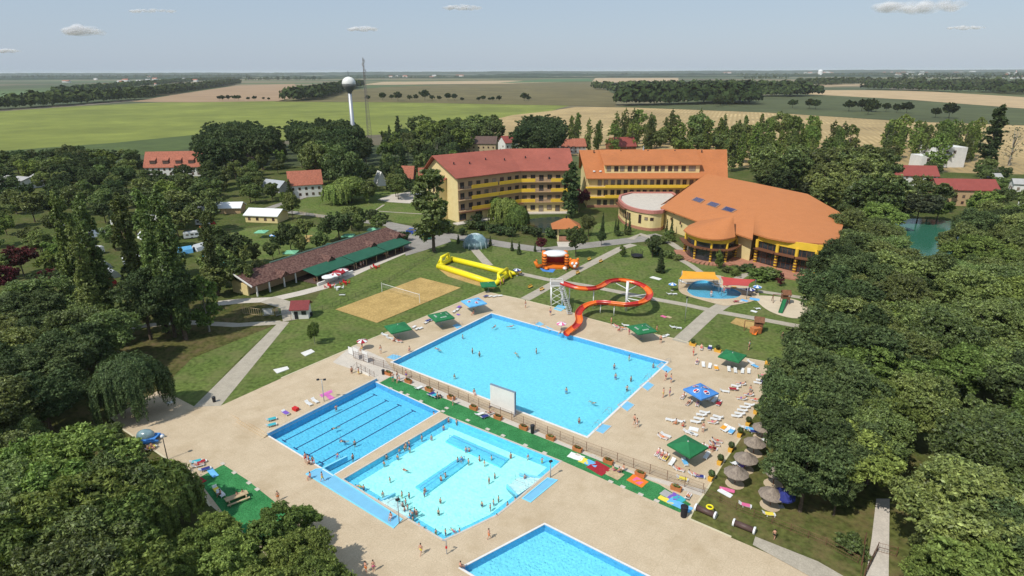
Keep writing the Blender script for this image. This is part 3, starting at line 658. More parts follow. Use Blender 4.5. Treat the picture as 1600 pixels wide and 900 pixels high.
DECK=[(345,634),(440,591),(545,546),(553,541),(648,502),(758,456),(806,466),(880,484),(920,498),(958,508),(1060,531),(1088,540),(1160,559),(1193,565),(1228,574),(1210,602),(1187,638),(1159,679),(1126,726),(1102,766),(1085,790),(1075,811),(1142,840),(1273,896),(1420,965),(1500,1080),(560,1080),(470,930),(400,850),(330,790),(304,750),(258,714),(230,694),(196,672),(176,652),(251,608),(303,635)]
PMAIN=Gs([(768,490),(1042,566),(917,682),(613,566)]); PLAP=Gs([(421,681),(586,597),(686,643),(521,742)])
PMAS=Gs([(701,652),(875,721),(810,777),(776,804),(720,831),(693,843),(537,749)])
a0,a1,a2=G(851,820),G(722,888),G(1010,900); PBOT=[a0,a1,a1+(a2-a0)*1.25,a0+(a2-a0)*1.25]
KW=smooth([(1074,452),(1084,441),(1100,438),(1113,442),(1121,449),(1144,451),(1158,459),(1148,466),(1120,467),(1090,464),(1078,459)],5); KW=[G(*p) for p in KW]
KD=[G(*p) for p in smooth([(1059,446),(1066,436),(1080,431),(1125,431),(1172,450),(1186,460),(1178,470),(1152,476),(1135,478),(1122,476),(1085,466),(1064,458)],4)]
deckW=Gs(DECK)
PARK=[(-600,-20),(600,-20),(700,420),(-700,420)]
def landscape():
    """open farmland: irregular patches of crop, stubble and soil out to the horizon"""
    m=mat('landscape',(.09,.1,.035),.95,.2,.004,c2=(.07,.085,.03)); nt=m.node_tree; b=nt.nodes['Principled BSDF']; old=b.inputs['Base Color'].links[0].from_socket
    tc=_nn(nt,'ShaderNodeTexCoord'); mp=_nn(nt,'ShaderNodeMapping'); mp.inputs['Scale'].default_value=(.0011,.0024,1); mp.inputs['Rotation'].default_value=(0,0,.25)
    nt.links.new(tc.outputs['Object'],mp.inputs[0]); v=_nn(nt,'ShaderNodeTexVoronoi',distance='CHEBYCHEV'); v.inputs['Scale'].default_value=1; v.inputs['Randomness'].default_value=.8; nt.links.new(mp.outputs[0],v.inputs['Vector'])
    r=_nn(nt,'ShaderNodeValToRGB'); r.color_ramp.interpolation='CONSTANT'; e=r.color_ramp.elements
    cs=[(.075,.09,.035),(.19,.155,.085),(.055,.075,.03),(.1,.115,.04),(.24,.19,.11),(.06,.08,.035),(.15,.12,.08),(.08,.12,.04)]
    e[0].color=(*cs[0],1); e[1].position=1/8; e[1].color=(*cs[1],1)
    for i in range(2,8): q=e.new(i/8); q.color=(*cs[i],1)
    sp=_nn(nt,'ShaderNodeSeparateColor'); nt.links.new(v.outputs['Color'],sp.inputs[0]); nt.links.new(sp.outputs[0],r.inputs[0])
    mx=_nn(nt,'ShaderNodeMix',data_type='RGBA'); mx.inputs[0].default_value=.75; nt.links.new(old,mx.inputs[6]); nt.links.new(r.outputs[0],mx.inputs[7]); nt.links.new(mx.outputs[2],b.inputs['Base Color']); return m
struct('terrain',holed([(-60000,-3000),(60000,-3000),(60000,70000),(-60000,70000)],[PARK],-.05),landscape())
struct('park_ground',holed(PARK,[deckW,offset(KW,.05)],-.01),M['ground'])
def field(px,m,z,name='field'): struct(name,MB().sheet(Gs(px),z),m)
fg=stripes('bright_crop',(.215,.235,.04),(.165,.195,.034),.35,R(65),.95,.3,.4,sc=.03,sc2=.008)
field([(-300,262),(-300,170),(0,172),(120,166),(250,160),(400,158),(620,160),(780,162),(890,165),(862,173),(800,180),(775,186),(760,192),(700,205),(560,212),(420,220),(330,209),(180,224),(0,237)],fg,.0)
field([(-300,290),(-300,258),(0,236),(180,223),(330,208),(345,214),(300,232),(150,252),(0,262)],mat('dark_crop',(.075,.105,.025),.95,.2,.05),.02)
field([(-300,178),(-300,172),(0,171),(205,156),(215,158),(120,166),(0,174)],mat('bare_track',(.2,.165,.12),.95,.2,.05),.1)
st=stripes('stubble',(.45,.33,.155),(.37,.26,.115),.055,R(20),.95,.3,.45,sc=.03,sc2=.008)
field([(775,186),(800,180),(862,173),(900,167),(1000,168),(1100,171),(1250,178),(1420,190),(1600,196),(1900,205),(1900,280),(1500,270),(1350,262),(1000,262),(880,240),(760,215)],st,.0)
field([(205,159),(300,144),(368,134),(460,131),(470,150),(440,158),(300,160)],mat('brown_stubble',(.34,.225,.13),.95,.2,.02,stretch=(.3,2,1,R(10))),.3)
field([(430,159),(480,148),(600,136),(790,130),(925,128),(965,150),(960,167),(880,165),(620,160)],stripes('olive_crop',(.16,.13,.05),(.125,.105,.04),.03,R(78),.95,.3,.4,sc=.03,sc2=.008),.3)
field([(560,133),(600,128),(800,126),(880,128),(790,131)],mat('pale_field',(.42,.31,.18),.95,.15,.01),.6)
field([(775,130),(850,124),(920,123),(928,127)],mat('green_field',(.07,.14,.05),.95,.15,.01),.8)
field([(925,128),(930,122),(1060,122),(1060,127),(1000,130)],MATS['pale_field'],.9)
field([(960,167),(1160,150),(1255,147),(1400,154),(1600,170),(1900,178),(1900,207),(1600,196),(1420,190),(1200,176)],stripes('dark_olive_crop',(.085,.098,.035),(.07,.085,.03),.04,R(85),.95,.3,.4,sc=.03,sc2=.008),.2)
field([(1255,147),(1258,141),(1350,141),(1450,143),(1600,152),(1900,160),(1900,178),(1600,170),(1420,156)],mat('tan_field',(.46,.33,.18),.95,.15,.02),.4)
field([(-300,150),(-200,144),(120,142),(128,148),(60,154),(-100,160)],mat('fresh_green_field',(.1,.15,.05),.95,.15,.01),.5)
field([(1255,133),(1355,131),(1356,134),(1256,137)],MATS['pale_field'],1.0); field([(1540,137),(1700,135),(1700,140),(1542,141)],MATS['pale_field'],1.0)
# low wooded rises closing the view
for k,(D_,h0,h1,cc) in enumerate(((8200,16,34,(.03,.05,.03)),(13500,52,66,(.03,.045,.035)),(6200,6,16,(.035,.055,.03)))):
    rg_=random.Random(k+4); n_=260; mb=MB(); ph_=[rg_.uniform(0,6.28) for _ in range(8)]; X=[-D_*1.25+2.5*D_*i/n_ for i in range(n_+1)]
    H_=[(h0+h1)/2+(h1-h0)*.5*math.sin(x/D_*7+ph_[0])*math.sin(x/D_*17+ph_[1])+rg_.uniform(-1,1)*(h1-h0)*.28 for x in X]
    vs=[]
    for x,h in zip(X,H_): vs+=[(x,D_,-.5),(x,D_+60,h),(x,D_+420,h*.9),(x,D_+520,-.5)]
    mb.add(vs,[(i*4+j,i*4+4+j,i*4+5+j,i*4+1+j) for i in range(n_) for j in range(3)]); struct('wooded_hills',mb,mat('hill_woods_%d'%k if 0 else 'hill_woods',cc,1,.35,.004,scale2=.03,spec=0))
# near lawns (a shade greener and better kept than the surrounding park)
lawn=[[(345,634),(440,591),(545,546),(648,502),(758,456),(806,466),(830,440),(770,395),(700,372),(652,388),(572,420),(504,452),(470,497),(452,503)],
[(200,610),(251,608),(303,635),(370,565),(430,508),(300,520),(230,560)],
[(806,466),(1088,540),(1270,580),(1290,440),(1160,420),(1060,395),(985,380),(860,392),(770,385),(764,414),(800,440)]]
lz=[-.006]
def LZ(): lz[0]+=.0035; return lz[0]
for i,l in enumerate(lawn): struct('lawn',MB().sheet(Gs(l),LZ()),M['lawn']) if i<2 else struct('lawn',holed(Gs(l),[offset(KW,.05)],LZ()),M['lawn'])
struct('lawn',MB().sheet(Gs([(450,322),(500,300),(560,300),(700,300),(660,350),(560,345),(460,330)]),LZ()),M['lawn'])
struct('lawn',MB().sheet(Gs([(360,360),(440,350),(540,352),(520,375),(400,420),(370,410)]),LZ()),M['lawn'])
struct('lawn',MB().sheet(Gs([(930,350),(960,345),(1030,365),(1040,372),(960,382),(920,378)]),LZ()),M['lawn'])
struct('dry_grass_ground',MB().sheet(Gs([(1102,766),(1126,726),(1159,679),(1187,638),(1210,602),(1228,574),(1300,560),(1400,700),(1600,760),(1600,960),(1420,965),(1273,896),(1142,840),(1075,811)]),LZ()),M['dry'])
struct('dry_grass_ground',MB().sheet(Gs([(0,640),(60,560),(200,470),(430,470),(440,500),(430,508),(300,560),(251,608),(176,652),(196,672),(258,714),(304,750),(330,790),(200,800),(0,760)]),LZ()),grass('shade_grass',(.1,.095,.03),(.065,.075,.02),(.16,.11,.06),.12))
# paths and roads, each a sheet 4 mm above the one below
def strip(a,w): 
    pts=[Vector((*G(*p)[:2],0)) for p in a]; L=[];Rr=[]
    for i,p in enumerate(pts):
        t=(pts[min(i+1,len(pts)-1)]-pts[max(i-1,0)]).normalized(); n=Vector((-t.y,t.x,0)); L.append(p+n*w/2); Rr.append(p-n*w/2)
    return L+Rr[::-1]
z=[.016]
def path(px,w=2.6,m='path',name='path'):
    z[0]+=.004; struct(name,MB().sheet(strip(px,w) if w else Gs(px),z[0]),M[m])
path([(345,634),(332,627),(437,502),(451,500),(461,497),(452,503)][0:0] or [(302,636),(345,634),(452,503),(437,502)],0)
path([(437,504),(400,506),(370,508),(282,503),(200,512),(120,530)],2.6)
path([(340,474),(380,470),(425,468),(470,458),(504,449),(572,418),(634,392),(662,380)],4.0,'deck2','pavement')
path([(418,468),(452,478),(458,500)],5)
path([(820,468),(900,424),(970,388),(990,382)],3.2); path([(740,388),(752,402),(764,415)],3)
path([(806,426),(856,437),(920,447),(985,460),(1020,467),(1070,476),(1120,487),(1200,501),(1275,515)],2.6)
path([(1061,534),(1110,489),(1134,474)],3.6); path([(1062,405),(1078,414),(1094,425)],2.4); path([(1152,436),(1162,430),(1178,428)],2.6)
path([(1184,455),(1225,461),(1285,470)],2.4)
path([(400,332),(440,319),(500,299),(545,288)],5,'asphalt','road'); path([(535,286),(566,272),(556,258),(548,240),(560,215)],5,'asphalt','road')
path([(450,331),(520,340),(600,350),(660,362)],4.5,'asphalt','road')
path([(560,346),(600,345),(660,357),(700,366),(705,378),(662,392),(634,400),(628,372),(600,352)],0,'asphalt','car_park')
path([(660,360),(700,368),(750,376),(798,384),(850,391),(880,388),(940,381),(1000,374),(1034,368)],7,'asphalt','road')
path([(870,378),(905,378),(903,386),(872,386)],0,'deck2','paved_patch')
path([(985,374),(1000,366),(1048,380),(1066,392),(1050,400)],3)
path([(612,304),(640,300),(668,304),(640,318),(608,316),(590,312)],0,'deck2','paved_patch')
path([(1369,780),(1390,780),(1388,920),(1350,920),(1362,840)],0,'deck2','path')
path([(1180,839),(1278,878),(1330,908),(1290,915),(1176,852)],0,'path','concrete_strip')
path([(600,320),(585,330),(665,335),(690,325)],1.2)
sz=.11
struct('sand_court',MB().sheet(Gs([(524,484),(657,434),(720,450),(589,505)]),sz),M['sand'])
struct('sand_patch',MB().sheet(Gs([(1141,505),(1150,497),(1182,503),(1175,516)]),sz),M['sand'])
struct('sand_patch',MB().sheet([G(*p) for p in smooth([(1180,464),(1205,463),(1240,468),(1262,478),(1264,490),(1245,498),(1215,492),(1192,480)],4)],sz),M['playsand'])
struct('sand_patch',MB().sheet([G(*p) for p in smooth([(468,372),(480,368),(491,369),(486,377),(472,378)],4)],sz),M['sand'])
struct('worn_ground',MB().sheet(Gs([(682,418),(700,432),(745,446),(772,452),(778,440),(700,414)]),.02),M['sand'])
struct('pool_deck',holed(deckW,[PMAIN,PLAP,PMAS,PBOT],.014),stripes('tiled_deck',(.51,.42,.295),(.43,.34,.225),1.2,R(37),.85,.09,.5,.97) if 0 else M['deck'])
struct('carpet_strip',MB().sheet(Gs([(592,599),(610,589),(740,641),(902,706),(1030,757),(1080,788),(1062,801),(882,722),(701,650)]),.03),M['carpet'])
struct('carpet_patch',MB().sheet(Gs([(349,726),(386,750),(430,785),(470,830),(400,850),(352,806),(308,748)]),.03),M['carpet'])
struct('concrete_strip',MB().sheet(Gs([(543,546),(556,540),(600,560),(616,580),(900,700),(1000,741),(1102,766),(1095,775),(1000,745),(902,706),(740,641),(610,589),(590,598),(520,566)]),.02),M['deck2'])
kb=offset(deckW,.3); mb=MB()
for i in range(len(deckW)-3):
    if i in(0,16,35): continue
    j=(i+1)%len(deckW)
    if DECK[i][1]>815 or DECK[j][1]>900: continue
    mb.prism([deckW[i],deckW[j],kb[j],kb[i]],0,.06)
struct('kerb',mb,mat('kerb_stone',(.6,.53,.36),.85,.12,2))
# painted pink marking
# ================================================================== pools
def pool(name,poly,depth,floor,wall,level=-.14,rim=.4,rimm='rim'):
    root=tag(empty(name,(0,0,0)),kind='structure'); n=len(poly); mb=MB(); poly=[Vector(p) for p in poly]
    ar=sum(poly[i][0]*poly[(i+1)%n][1]-poly[(i+1)%n][0]*poly[i][1] for i in range(n))
    if ar<0: poly=poly[::-1]
    build('pool_floor',MB().sheet(poly,-depth),M[floor],root)
    for i in range(n):
        a,b=poly[i],poly[(i+1)%n]; mb.add([(a.x,a.y,-depth),(b.x,b.y,-depth),(b.x,b.y,.04),(a.x,a.y,.04)],[(0,3,2,1)])
    build('pool_wall',mb,M[wall],root)
    if rim:
        o=offset(poly,rim); mb=MB()
        for i in range(n):
            j=(i+1)%n; mb.prism([poly[i],poly[j],o[j],o[i]],-.02,.07)
        build('pool_rim',mb,M[rimm],root)
    build('water_surface',MB().sheet(poly,level),M['water'],root); return root
pm=pool('main_pool',PMAIN,1.15,'floor_main','poolwall'); pl=pool('lap_pool',PLAP,1.15,'floor_lap','poolwall',rim=.25); ps=pool('massage_pool',PMAS,.95,'bench','bench',rim=.3,rimm='deck2'); pb=pool('bottom_pool',PBOT,1.15,'floor_main','poolwall',rim=.3)
pk=pool('kids_pool',KW,.6,'basin','bench',level=-.1,rim=.15)
mb=MB()
for a,b in(((444,689),(586,617)),((462,701),(604,626)),((482,711),(624,633)),((502,723),(646,642))):
    A,B=G(*a,-1.14),G(*b,-1.14); d=(B-A).normalized(); nrm=Vector((-d.y,d.x,0)); h=math.atan2(d.y,d.x)
    mb.box((A+B)/2,((B-A).length,.25,.012),h); 
    for q in(A,B): mb.box(q,(.25,1.3,.016),h)
build('lane_line',mb,M['lane'],pl)
build('pale_floor',MB().sheet(offset(PMAS,-1.5),-.93),M['floor_pale'],ps)
for q in([(709,679),(795,716),(782,729),(696,689)],[(718,714),(734,720),(666,771),(649,760)]):
    w_=Gs(q,-.6); build('bubble_bench',MB().prism(w_,-.92,-.62),M['bench'],ps)
    c=[(w_[0]+w_[3])/2,(w_[1]+w_[2])/2] if q[0][0]==709 else [(w_[0]+w_[1])/2,(w_[2]+w_[3])/2]; mb=MB(); mb.tube([v+Vector((0,0,.58)) for v in c],.05,6); 
    for t in(0,.5,1): v=c[0].lerp(c[1],t); mb.tube([v-Vector((0,0,.1)),v+Vector((0,0,.58))],.04,6)
    build('bench_rail',mb,M['poolwall'],ps)
def steps(q,root,n=4):
    """white entry steps: q[0],q[1] on the pool edge, q[3],q[2] out in the pool"""
    w_=[Vector((*G(*p)[:2],0)) for p in q]
    for i in range(n):
        a,b=i/n,(i+1)/n; z1=-.16-.16*i; p=[w_[0].lerp(w_[3],a),w_[1].lerp(w_[2],a),w_[1].lerp(w_[2],b),w_[0].lerp(w_[3],b)]
        build('entry_step',MB().prism(p,-.92,z1),M['stepwhite'],root)
    for s,t in((0,3),(1,2)):
        d=(w_[t]-w_[s]); nn=Vector((-d.y,d.x,0)).normalized()*(.28 if s==0 else -.28); build('step_wall',MB().prism([w_[s],w_[t],w_[t]+nn,w_[s]+nn],-.92,-.02),M['bench'],root)
    mb=MB()
    for f in(.33,.66):
        a=w_[0].lerp(w_[1],f); b=w_[3].lerp(w_[2],f); mb.tube([a+Vector((0,0,0)),a+Vector((0,0,.9)),b+Vector((0,0,.45)),b-Vector((0,0,.7))],.03,6)
    build('hand_rail',mb,M['greymetal'],root)
steps([(593,783),(635,811),(644,796),(618,770)],ps); steps([(848,745),(807,774),(791,757),(812,738)],ps)
A,B=G(504,731),G(542,712); d=(B-A).normalized(); build('step_wall',MB().box((A+B)/2+Vector((0,0,-.5)),((B-A).length,.35,.95),math.atan2(d.y,d.x)),M['bench'],pl)
for k,(a,b,c,d) in enumerate([((1027,573),(1034,567),(1050,577),(1043,583)),((1000,603),(1011,596),(1022,602),(1012,611)),((966,633),(978,626),(991,633),(980,643)),((929,673),(942,663),(955,666),(942,678)),((604,559),(614,554),(628,557),(616,563)),((707,509),(714,506),(722,510),(714,514)),((836,507),(843,503),(850,507),(842,511)),((851,508),(858,512),(866,515),(858,516))]):
    w_=Gs([a,b,c,d]); r=tag(empty('foot_bath',tuple(sum(w_,Vector())/4)),None,'foot bath','blue foot baths around the big pool'); reg(r,'shallow light blue foot bath at the edge of the big pool','foot bath','blue foot baths around the big pool',a)
    build('tray',MB().prism(w_,0,.05),M['basin'],r); mb=MB(); o=offset(w_,.12)
    for i in range(4): j=(i+1)%4; mb.prism([w_[i],w_[j],o[j],o[i]],0,.1)
    build('rim',mb,M['deck2'],r)
def footbath(q,lab):
    w_=Gs(q); r=empty('foot_bath',tuple(sum(w_,Vector())/len(w_)),lab,'foot bath'); build('tray',MB().prism(w_,0,.04),M['basin'],r); mb=MB(); o=offset(w_,.18); n=len(w_)
    for i in range(n): j=(i+1)%n; mb.prism([w_[i],w_[j],o[j],o[i]],0,.12)
    build('rim',mb,M['bench'],r)
footbath([(494,734),(505,733),(627,812),(615,824),(480,741)],'long narrow pale blue foot bath beside the pools, lower left edge')
footbath([(856,748),(869,751),(829,784),(818,779)],'pale blue foot bath at the right end of the pale massage pool')
# raised terrace along the lap pool
E1,E2=Vector((*G(421,681)[:2],0)),Vector((*G(586,597)[:2],0)); d=(E2-E1).normalized(); nn=Vector((-d.y,d.x,0))
if nn.x>0: nn=-nn
TZ=.55
def terr_z(p,E1=E1.copy(),E2=E2.copy(),nn=nn.copy(),d=d.copy()): # height of the sloping terrace at a ground point
    s=(Vector((p[0],p[1],0))-E1).dot(nn); t=(Vector((p[0],p[1],0))-E1).dot(d)/(E2-E1).length
    return 0 if s<0 or s>13 or t<-.05 or t>1.02 else TZ*min(1,(13-s)/8)
S=E1-d*.2; E=E2+d*.6
mb=MB(); mb.slab([S+nn*.35+Vector((0,0,TZ)),E+nn*.35+Vector((0,0,TZ)),E+nn*5+Vector((0,0,TZ)),S+nn*5+Vector((0,0,TZ))],TZ-.02)
mb.add([(*(S+nn*5)[:2],TZ),(*(E+nn*5)[:2],TZ),(*(E+nn*13)[:2],.014),(*(S+nn*13)[:2],.014),(*(S+nn*5)[:2],.0),(*(E+nn*5)[:2],.0)],[(0,1,2,3),(0,3,4),(1,5,2)])
struct('raised_terrace',mb,M['deck'])
mb=MB(); mb.prism([S+nn*.02,E+nn*.02,E+nn*.35,S+nn*.35],-.1,TZ+.03); struct('terrace_wall',mb,[M['poolwall']])
mb=MB(); mb.prism([S,E,E+nn*.45,S+nn*.45],TZ+.032,TZ+.08); struct('terrace_coping',mb,M['deck2'])
for i in range(4):
    a=S-d*(.4*i+.4)+nn*.1; b=a+d*.4; mb=MB().prism([a,b,b+nn*9,a+nn*9],0,max(.05,TZ-.17*(i+1))); struct('terrace_step',mb,M['deck'])
mb=MB()
for k_,q in enumerate(([(499,617),(518,609),(520,613),(503,621)],[(506,616),(511,613.5),(525,623),(517,627)])):
    zt_=[terr_z(G(*p,TZ*.8)) for p in q]; pp=[G(p[0],p[1],z_) for p,z_ in zip(q,zt_)]; mb.slab([Vector((v.x,v.y,terr_z(v)+.02+.012*k_)) for v in pp],.008)
struct('painted_mark',mb,M['magenta'])
# lake and pond
struct('lake',MB().sheet([G(*p) for p in smooth([(1395,352),(1420,342),(1470,344),(1560,352),(1640,380),(1640,420),(1540,430),(1440,420),(1390,400),(1375,372)],4)],.03),M['lake'])
struct('pond',MB().sheet([G(*p) for p in smooth([(812,346),(850,340),(878,340),(880,352),(868,364),(830,362),(815,356)],4)],.03),M['pond'])
# slabs set in the lawns and the small stones along the carpet
for q,l in(([(470,552),(486,546),(492,550),(477,557)],'white concrete slab set in the lawn, left of the fence gate'),([(427,578),(449,573),(452,577),(433,584)],'white concrete slab set in the lawn above the lap pool terrace'),([(260,630),(271,626),(273,628),(262,633)],'small white slab on the shaded paving beside the willow'),([(1015,434),(1020,432),(1034,436),(1030,438)],'pale flat slab in the lawn left of the kids pool')):
    tag(build('concrete_slab',MB().prism(Gs(q),0,.12),M['whitewall']),l,'slab')
for x,y in((610,607),(627,613),(637,617),(658,627),(698,638),(692,643),(731,657),(762,671),(786,681),(821,696),(851,708),(954,753),(973,761),(1001,773),(1026,783),(366,739),(389,755),(402,765),(348,725),(903,711),(927,712)):
    p=G(x,y); o=build('edging_stone',MB().box((p.x,p.y,.06),(.8,.55,.09),R(-37)),M['deck2']); reg(o,'small pale stone block at the edge of the green carpet','stone block','stone blocks along the green carpet',(x,y))
# kids pool surroundings
z0=.02
struct('kids_pool_paving',holed(KD,[offset(KW,.1)],.1),M['deck'])
# ================================================================== buildings
def vz(p,px,py):
    """height and sideways shift of the point seen at px,py on the upright plane through ground point p facing the camera"""
    d=ray(px,py); t=p.y/d.y; return d.x*t, CAM_Z+d.z*t
def win(parent,p,u,z,w,h,outn,fr='frame',gl='glass',name='window'):
    """a framed window: p=wall point under its centre, u=direction along the wall, outn=outward normal"""
    rz=math.atan2(u.y,u.x); c=Vector((p.x,p.y,z+h/2)); mb=MB(); t=.14
    mb.box(c+outn*.03-u*(w/2-t/2),(t,.1,h),rz); mb.box(c+outn*.03+u*(w/2-t/2),(t,.1,h),rz); mb.box(c+outn*.03+Vector((0,0,h/2-t/2)),(w-2*t,.1,t),rz); mb.box(c+outn*.03-Vector((0,0,h/2-t/2)),(w-2*t,.1,t),rz); mb.box(c+outn*.03,(t*.7,.08,h-2*t),rz)
    f=build(name,mb,M[fr],parent); ORG[f.name]=ORG[parent.name]; build('pane',MB().box(c+outn*.015,(w-2*t,.03,h-2*t),rz),M[gl],f); return f
def gable_roof(root,A,B,depthv,ze,zr,over=.8,m='rooftile',ridge=.5,th=.3,name='roof'):
    """A,B front eave corners, depthv = horizontal vector to the back"""
    u=(B-A).normalized(); dv=depthv.normalized(); D=depthv.length; s1=(zr-ze)/(D*ridge); s2=(zr-ze)/(D*(1-ridge))
    a=A-u*over-dv*over; b=B+u*over-dv*over; r1=A-u*over+depthv*ridge; r2=B+u*over+depthv*ridge; c=A-u*over+depthv+dv*over; d=B+u*over+depthv+dv*over
    Z=lambda v,z: Vector((v.x,v.y,z)); mb=MB(); mb.slab([Z(a,ze-s1*over),Z(b,ze-s1*over),Z(r2,zr),Z(r1,zr)],th); mb.slab([Z(r1,zr-.002),Z(r2,zr-.002),Z(d,ze-s2*over),Z(c,ze-s2*over)],th)
    return build(name,mb,M[m],root)
def house(name,px,w,dp,h,rh,head,wall,roof,label,cat='house',group=None,over=.6,wins=True,chim=False,base=None,vent=0):
    """w along heading, dp back; px = ground pixel of the front centre"""
    c=G(*px) if base is None else base; u=unit(head); n=Vector((-u.y,u.x,0)); root=empty(name,c,label,cat,group)
    A=c-u*w/2; B=c+u*w/2; D=n*dp; mb=MB(); mb.prism([A,B,B+D,A+D],-.2,h)
    for q in(A,B):
        e=u*(.001 if q is B else -.001)
        i=-u*.3 if q is B else u*.3; mb.add([(*(q)[:2],h),(*(q+D)[:2],h),(*(q+D/2)[:2],h+rh-.35),(*(q+i)[:2],h),(*(q+D+i)[:2],h),(*(q+D/2+i)[:2],h+rh-.35)],[(0,1,2),(5,4,3),(0,2,5,3),(2,1,4,5)])
    build('wall',mb,M[wall],root); rf=gable_roof(root,A,B,D,h+.05,h+rh,over,roof); ORG[rf.name]=ORG[root.name]
    if chim: build('chimney',MB().box(c+u*w*.2+D*.42+Vector((0,0,h+rh)),(.9,.9,2.2),R(90-head)),M['whitewall'],rf)
    if wins:
        k=max(2,int(w/3.2))
        for fl in range(max(1,int(h/2.9))):
            for i in range(k): win(root,A+(B-A)*((i+.5)/k),u,.9+fl*2.9,1.2,1.4,-n)
        win(root,A+D*.33,n,1+2.9*(max(1,int(h/2.9))-1),1.2,1.4,-u); win(root,A+D*.7,n,1,1.2,1.4,-u)
    return root
# ---- hotel with the red roof (two wings meeting at a bend)
hA=empty('hotel',G(800,336),'long four-storey yellow hotel with a red tiled roof and bent front','hotel')
p0,p1,p2=G(717,348),G(813,332),G(890,331); ZE=19.0; u1=(p1-p0).normalized(); u2=(p2-p1).normalized(); n1=Vector((-u1.y,u1.x,0)); n2=Vector((-u2.y,u2.x,0)); nb=(n1+n2).normalized(); nb=nb/nb.dot(n1)
DP=27.; q0,q1,q2=p0+n1*DP,p1+nb*DP,p2+n2*DP
mb=MB(); mb.prism([p0,p1,p2,q2,q1,q0],-.2,ZE)
for q,n_,s in((p0,n1,u1),(p2-u2*.3,n2,u2)):
    zz=ZE; a=q+n_*.0; mb.add([(*a[:2],zz),(*(a+n_*DP)[:2],zz),(*(a+n_*17)[:2],26),(*(a+s*.3)[:2],zz),(*(a+s*.3+n_*DP)[:2],zz),(*(a+s*.3+n_*17)[:2],26)],[(0,2,1),(3,4,5),(0,3,5,2),(2,5,4,1)])
build('wall',mb,M['cream'],hA)
Zv=lambda v,z: Vector((v.x,v.y,z)); ov=1.6; e0,e1,e2=p0-u1*1.6-n1*ov,p1-nb*ov,p2+u2*1.6-n2*ov; r0,r1,r2=p0-u1*2.2+n1*17,p1+nb*17,p2+u2*1.6+n2*17; f0,f1,f2=p0-u1*1.6+n1*(DP+1),p1+nb*(DP+1),p2+u2*1.6+n2*(DP+1)
mb=MB(); mb.slab([Zv(e0,19.3),Zv(e1,19.3),Zv(r1,26.8),Zv(r0,26.8)],.35); mb.slab([Zv(e1,19.3),Zv(e2,19.3),Zv(r2,26.8),Zv(r1,26.8)],.35); mb.slab([Zv(r0,26.79),Zv(r1,26.79),Zv(f1,18.8),Zv(f0,18.8)],.35); mb.slab([Zv(r1,26.79),Zv(r2,26.79),Zv(f2,18.8),Zv(f1,18.8)],.35)
rA=build('roof',mb,M['roofred'],hA); ORG[rA.name]=ORG[hA.name]
for f,k,s in((.15,.55,0),(.35,.5,0),(.6,.6,0),(.85,.5,0),(.2,.55,1),(.6,.5,1)):
    a=(e0.lerp(e1,f) if not s else e1.lerp(e2,f)).lerp(r0.lerp(r1,f) if not s else r1.lerp(r2,f),k); build('vent',MB().box(Zv(a,19.3+7.5*k+.5),(.5,.5,1.0)),M['dark'],rA)
fa=MB(); fa.prism([p0-n1*.02+u1*.05,p1-nb*.02,p1-nb*.14,p0-n1*.14+u1*.05],4.9,18.9); fa.prism([p1-nb*.02,p2-n2*.02-u2*.05,p2-n2*.14-u2*.05,p1-nb*.14],4.9,18.9); build('facade',fa,M['beige'],hA)  # beige panels; the shading behind the balconies is put into their colour
FL=[.3,5.0,9.7,14.2]
L1=(p1-p0).length; L2=(p2-p1).length
for fl,zf in enumerate(FL):
    for s,(P_,u,n,L) in enumerate(((p0,u1,n1,L1),(p1,u2,n2,L2))):
        if fl:
            mb=MB(); a,b=P_,P_+u*L
            mb.prism([a-n*1.5,b-n*1.5,b-n*.15,a-n*.15],zf-.25,zf); build('balcony_slab',mb,M['beige'],hA)
            # parapets: grey open rail at the left end and in the middle of the right wing, yellow elsewhere
            seg=[(0,.17,'g'),(.18,.6 if fl!=2 else .62,'y'),(.62,1,'y')] if s==0 else [(0,.3,'y'),(.3,.58,'g'),(.6,1,'y')]
            for x0,x1,kk in seg:
                c=P_+u*L*(x0+x1)/2-n*1.45
                if kk=='y': build('balcony_parapet',MB().box(Zv(c,zf+.75),(L*(x1-x0)-.3,.16,1.5),math.atan2(u.y,u.x)),M['yellow'],hA)
                else:
                    mb=MB(); W_=L*(x1-x0)
                    for zz in(.4,.8,1.2): mb.box(Zv(c,zf+zz),(W_,.08,.08),math.atan2(u.y,u.x))
                    for t in range(5): mb.box(Zv(c+u*W_*(t/4-.5),zf+.6),(.08,.1,1.2),math.atan2(u.y,u.x))
                    build('balcony_rail',mb,M['rail'],hA)
        k=8 if s==0 else 6
        for i in range(k):
            f=(i+.5)/k
            if fl==0 and s==0: 
                if i%2==0 and i<6: win(hA,P_+u*L*f,u,zf+.5,3.4,2.8,-n)
            else:
                h=2.3 if i%2 else 2.9; win(hA,P_+u*L*f-n*.13,u,zf+(.95 if i%2 else .2),2.1,h-.2,-n)
mb=MB(); mb.prism([p0-n1*2.5,p1-n1*2.5,p1-n1*.03,p0-n1*.03],4.45,4.75); build('canopy',mb,M['frame'],hA)
mb=MB(); mb.prism([p0-n1*4-u1*3,p1-nb*4,p2-n2*4,p2-n2*.05,p1-nb*.05,p0-n1*.05-u1*3],-.1,.35); build('terrace',mb,M['deck2'],hA)
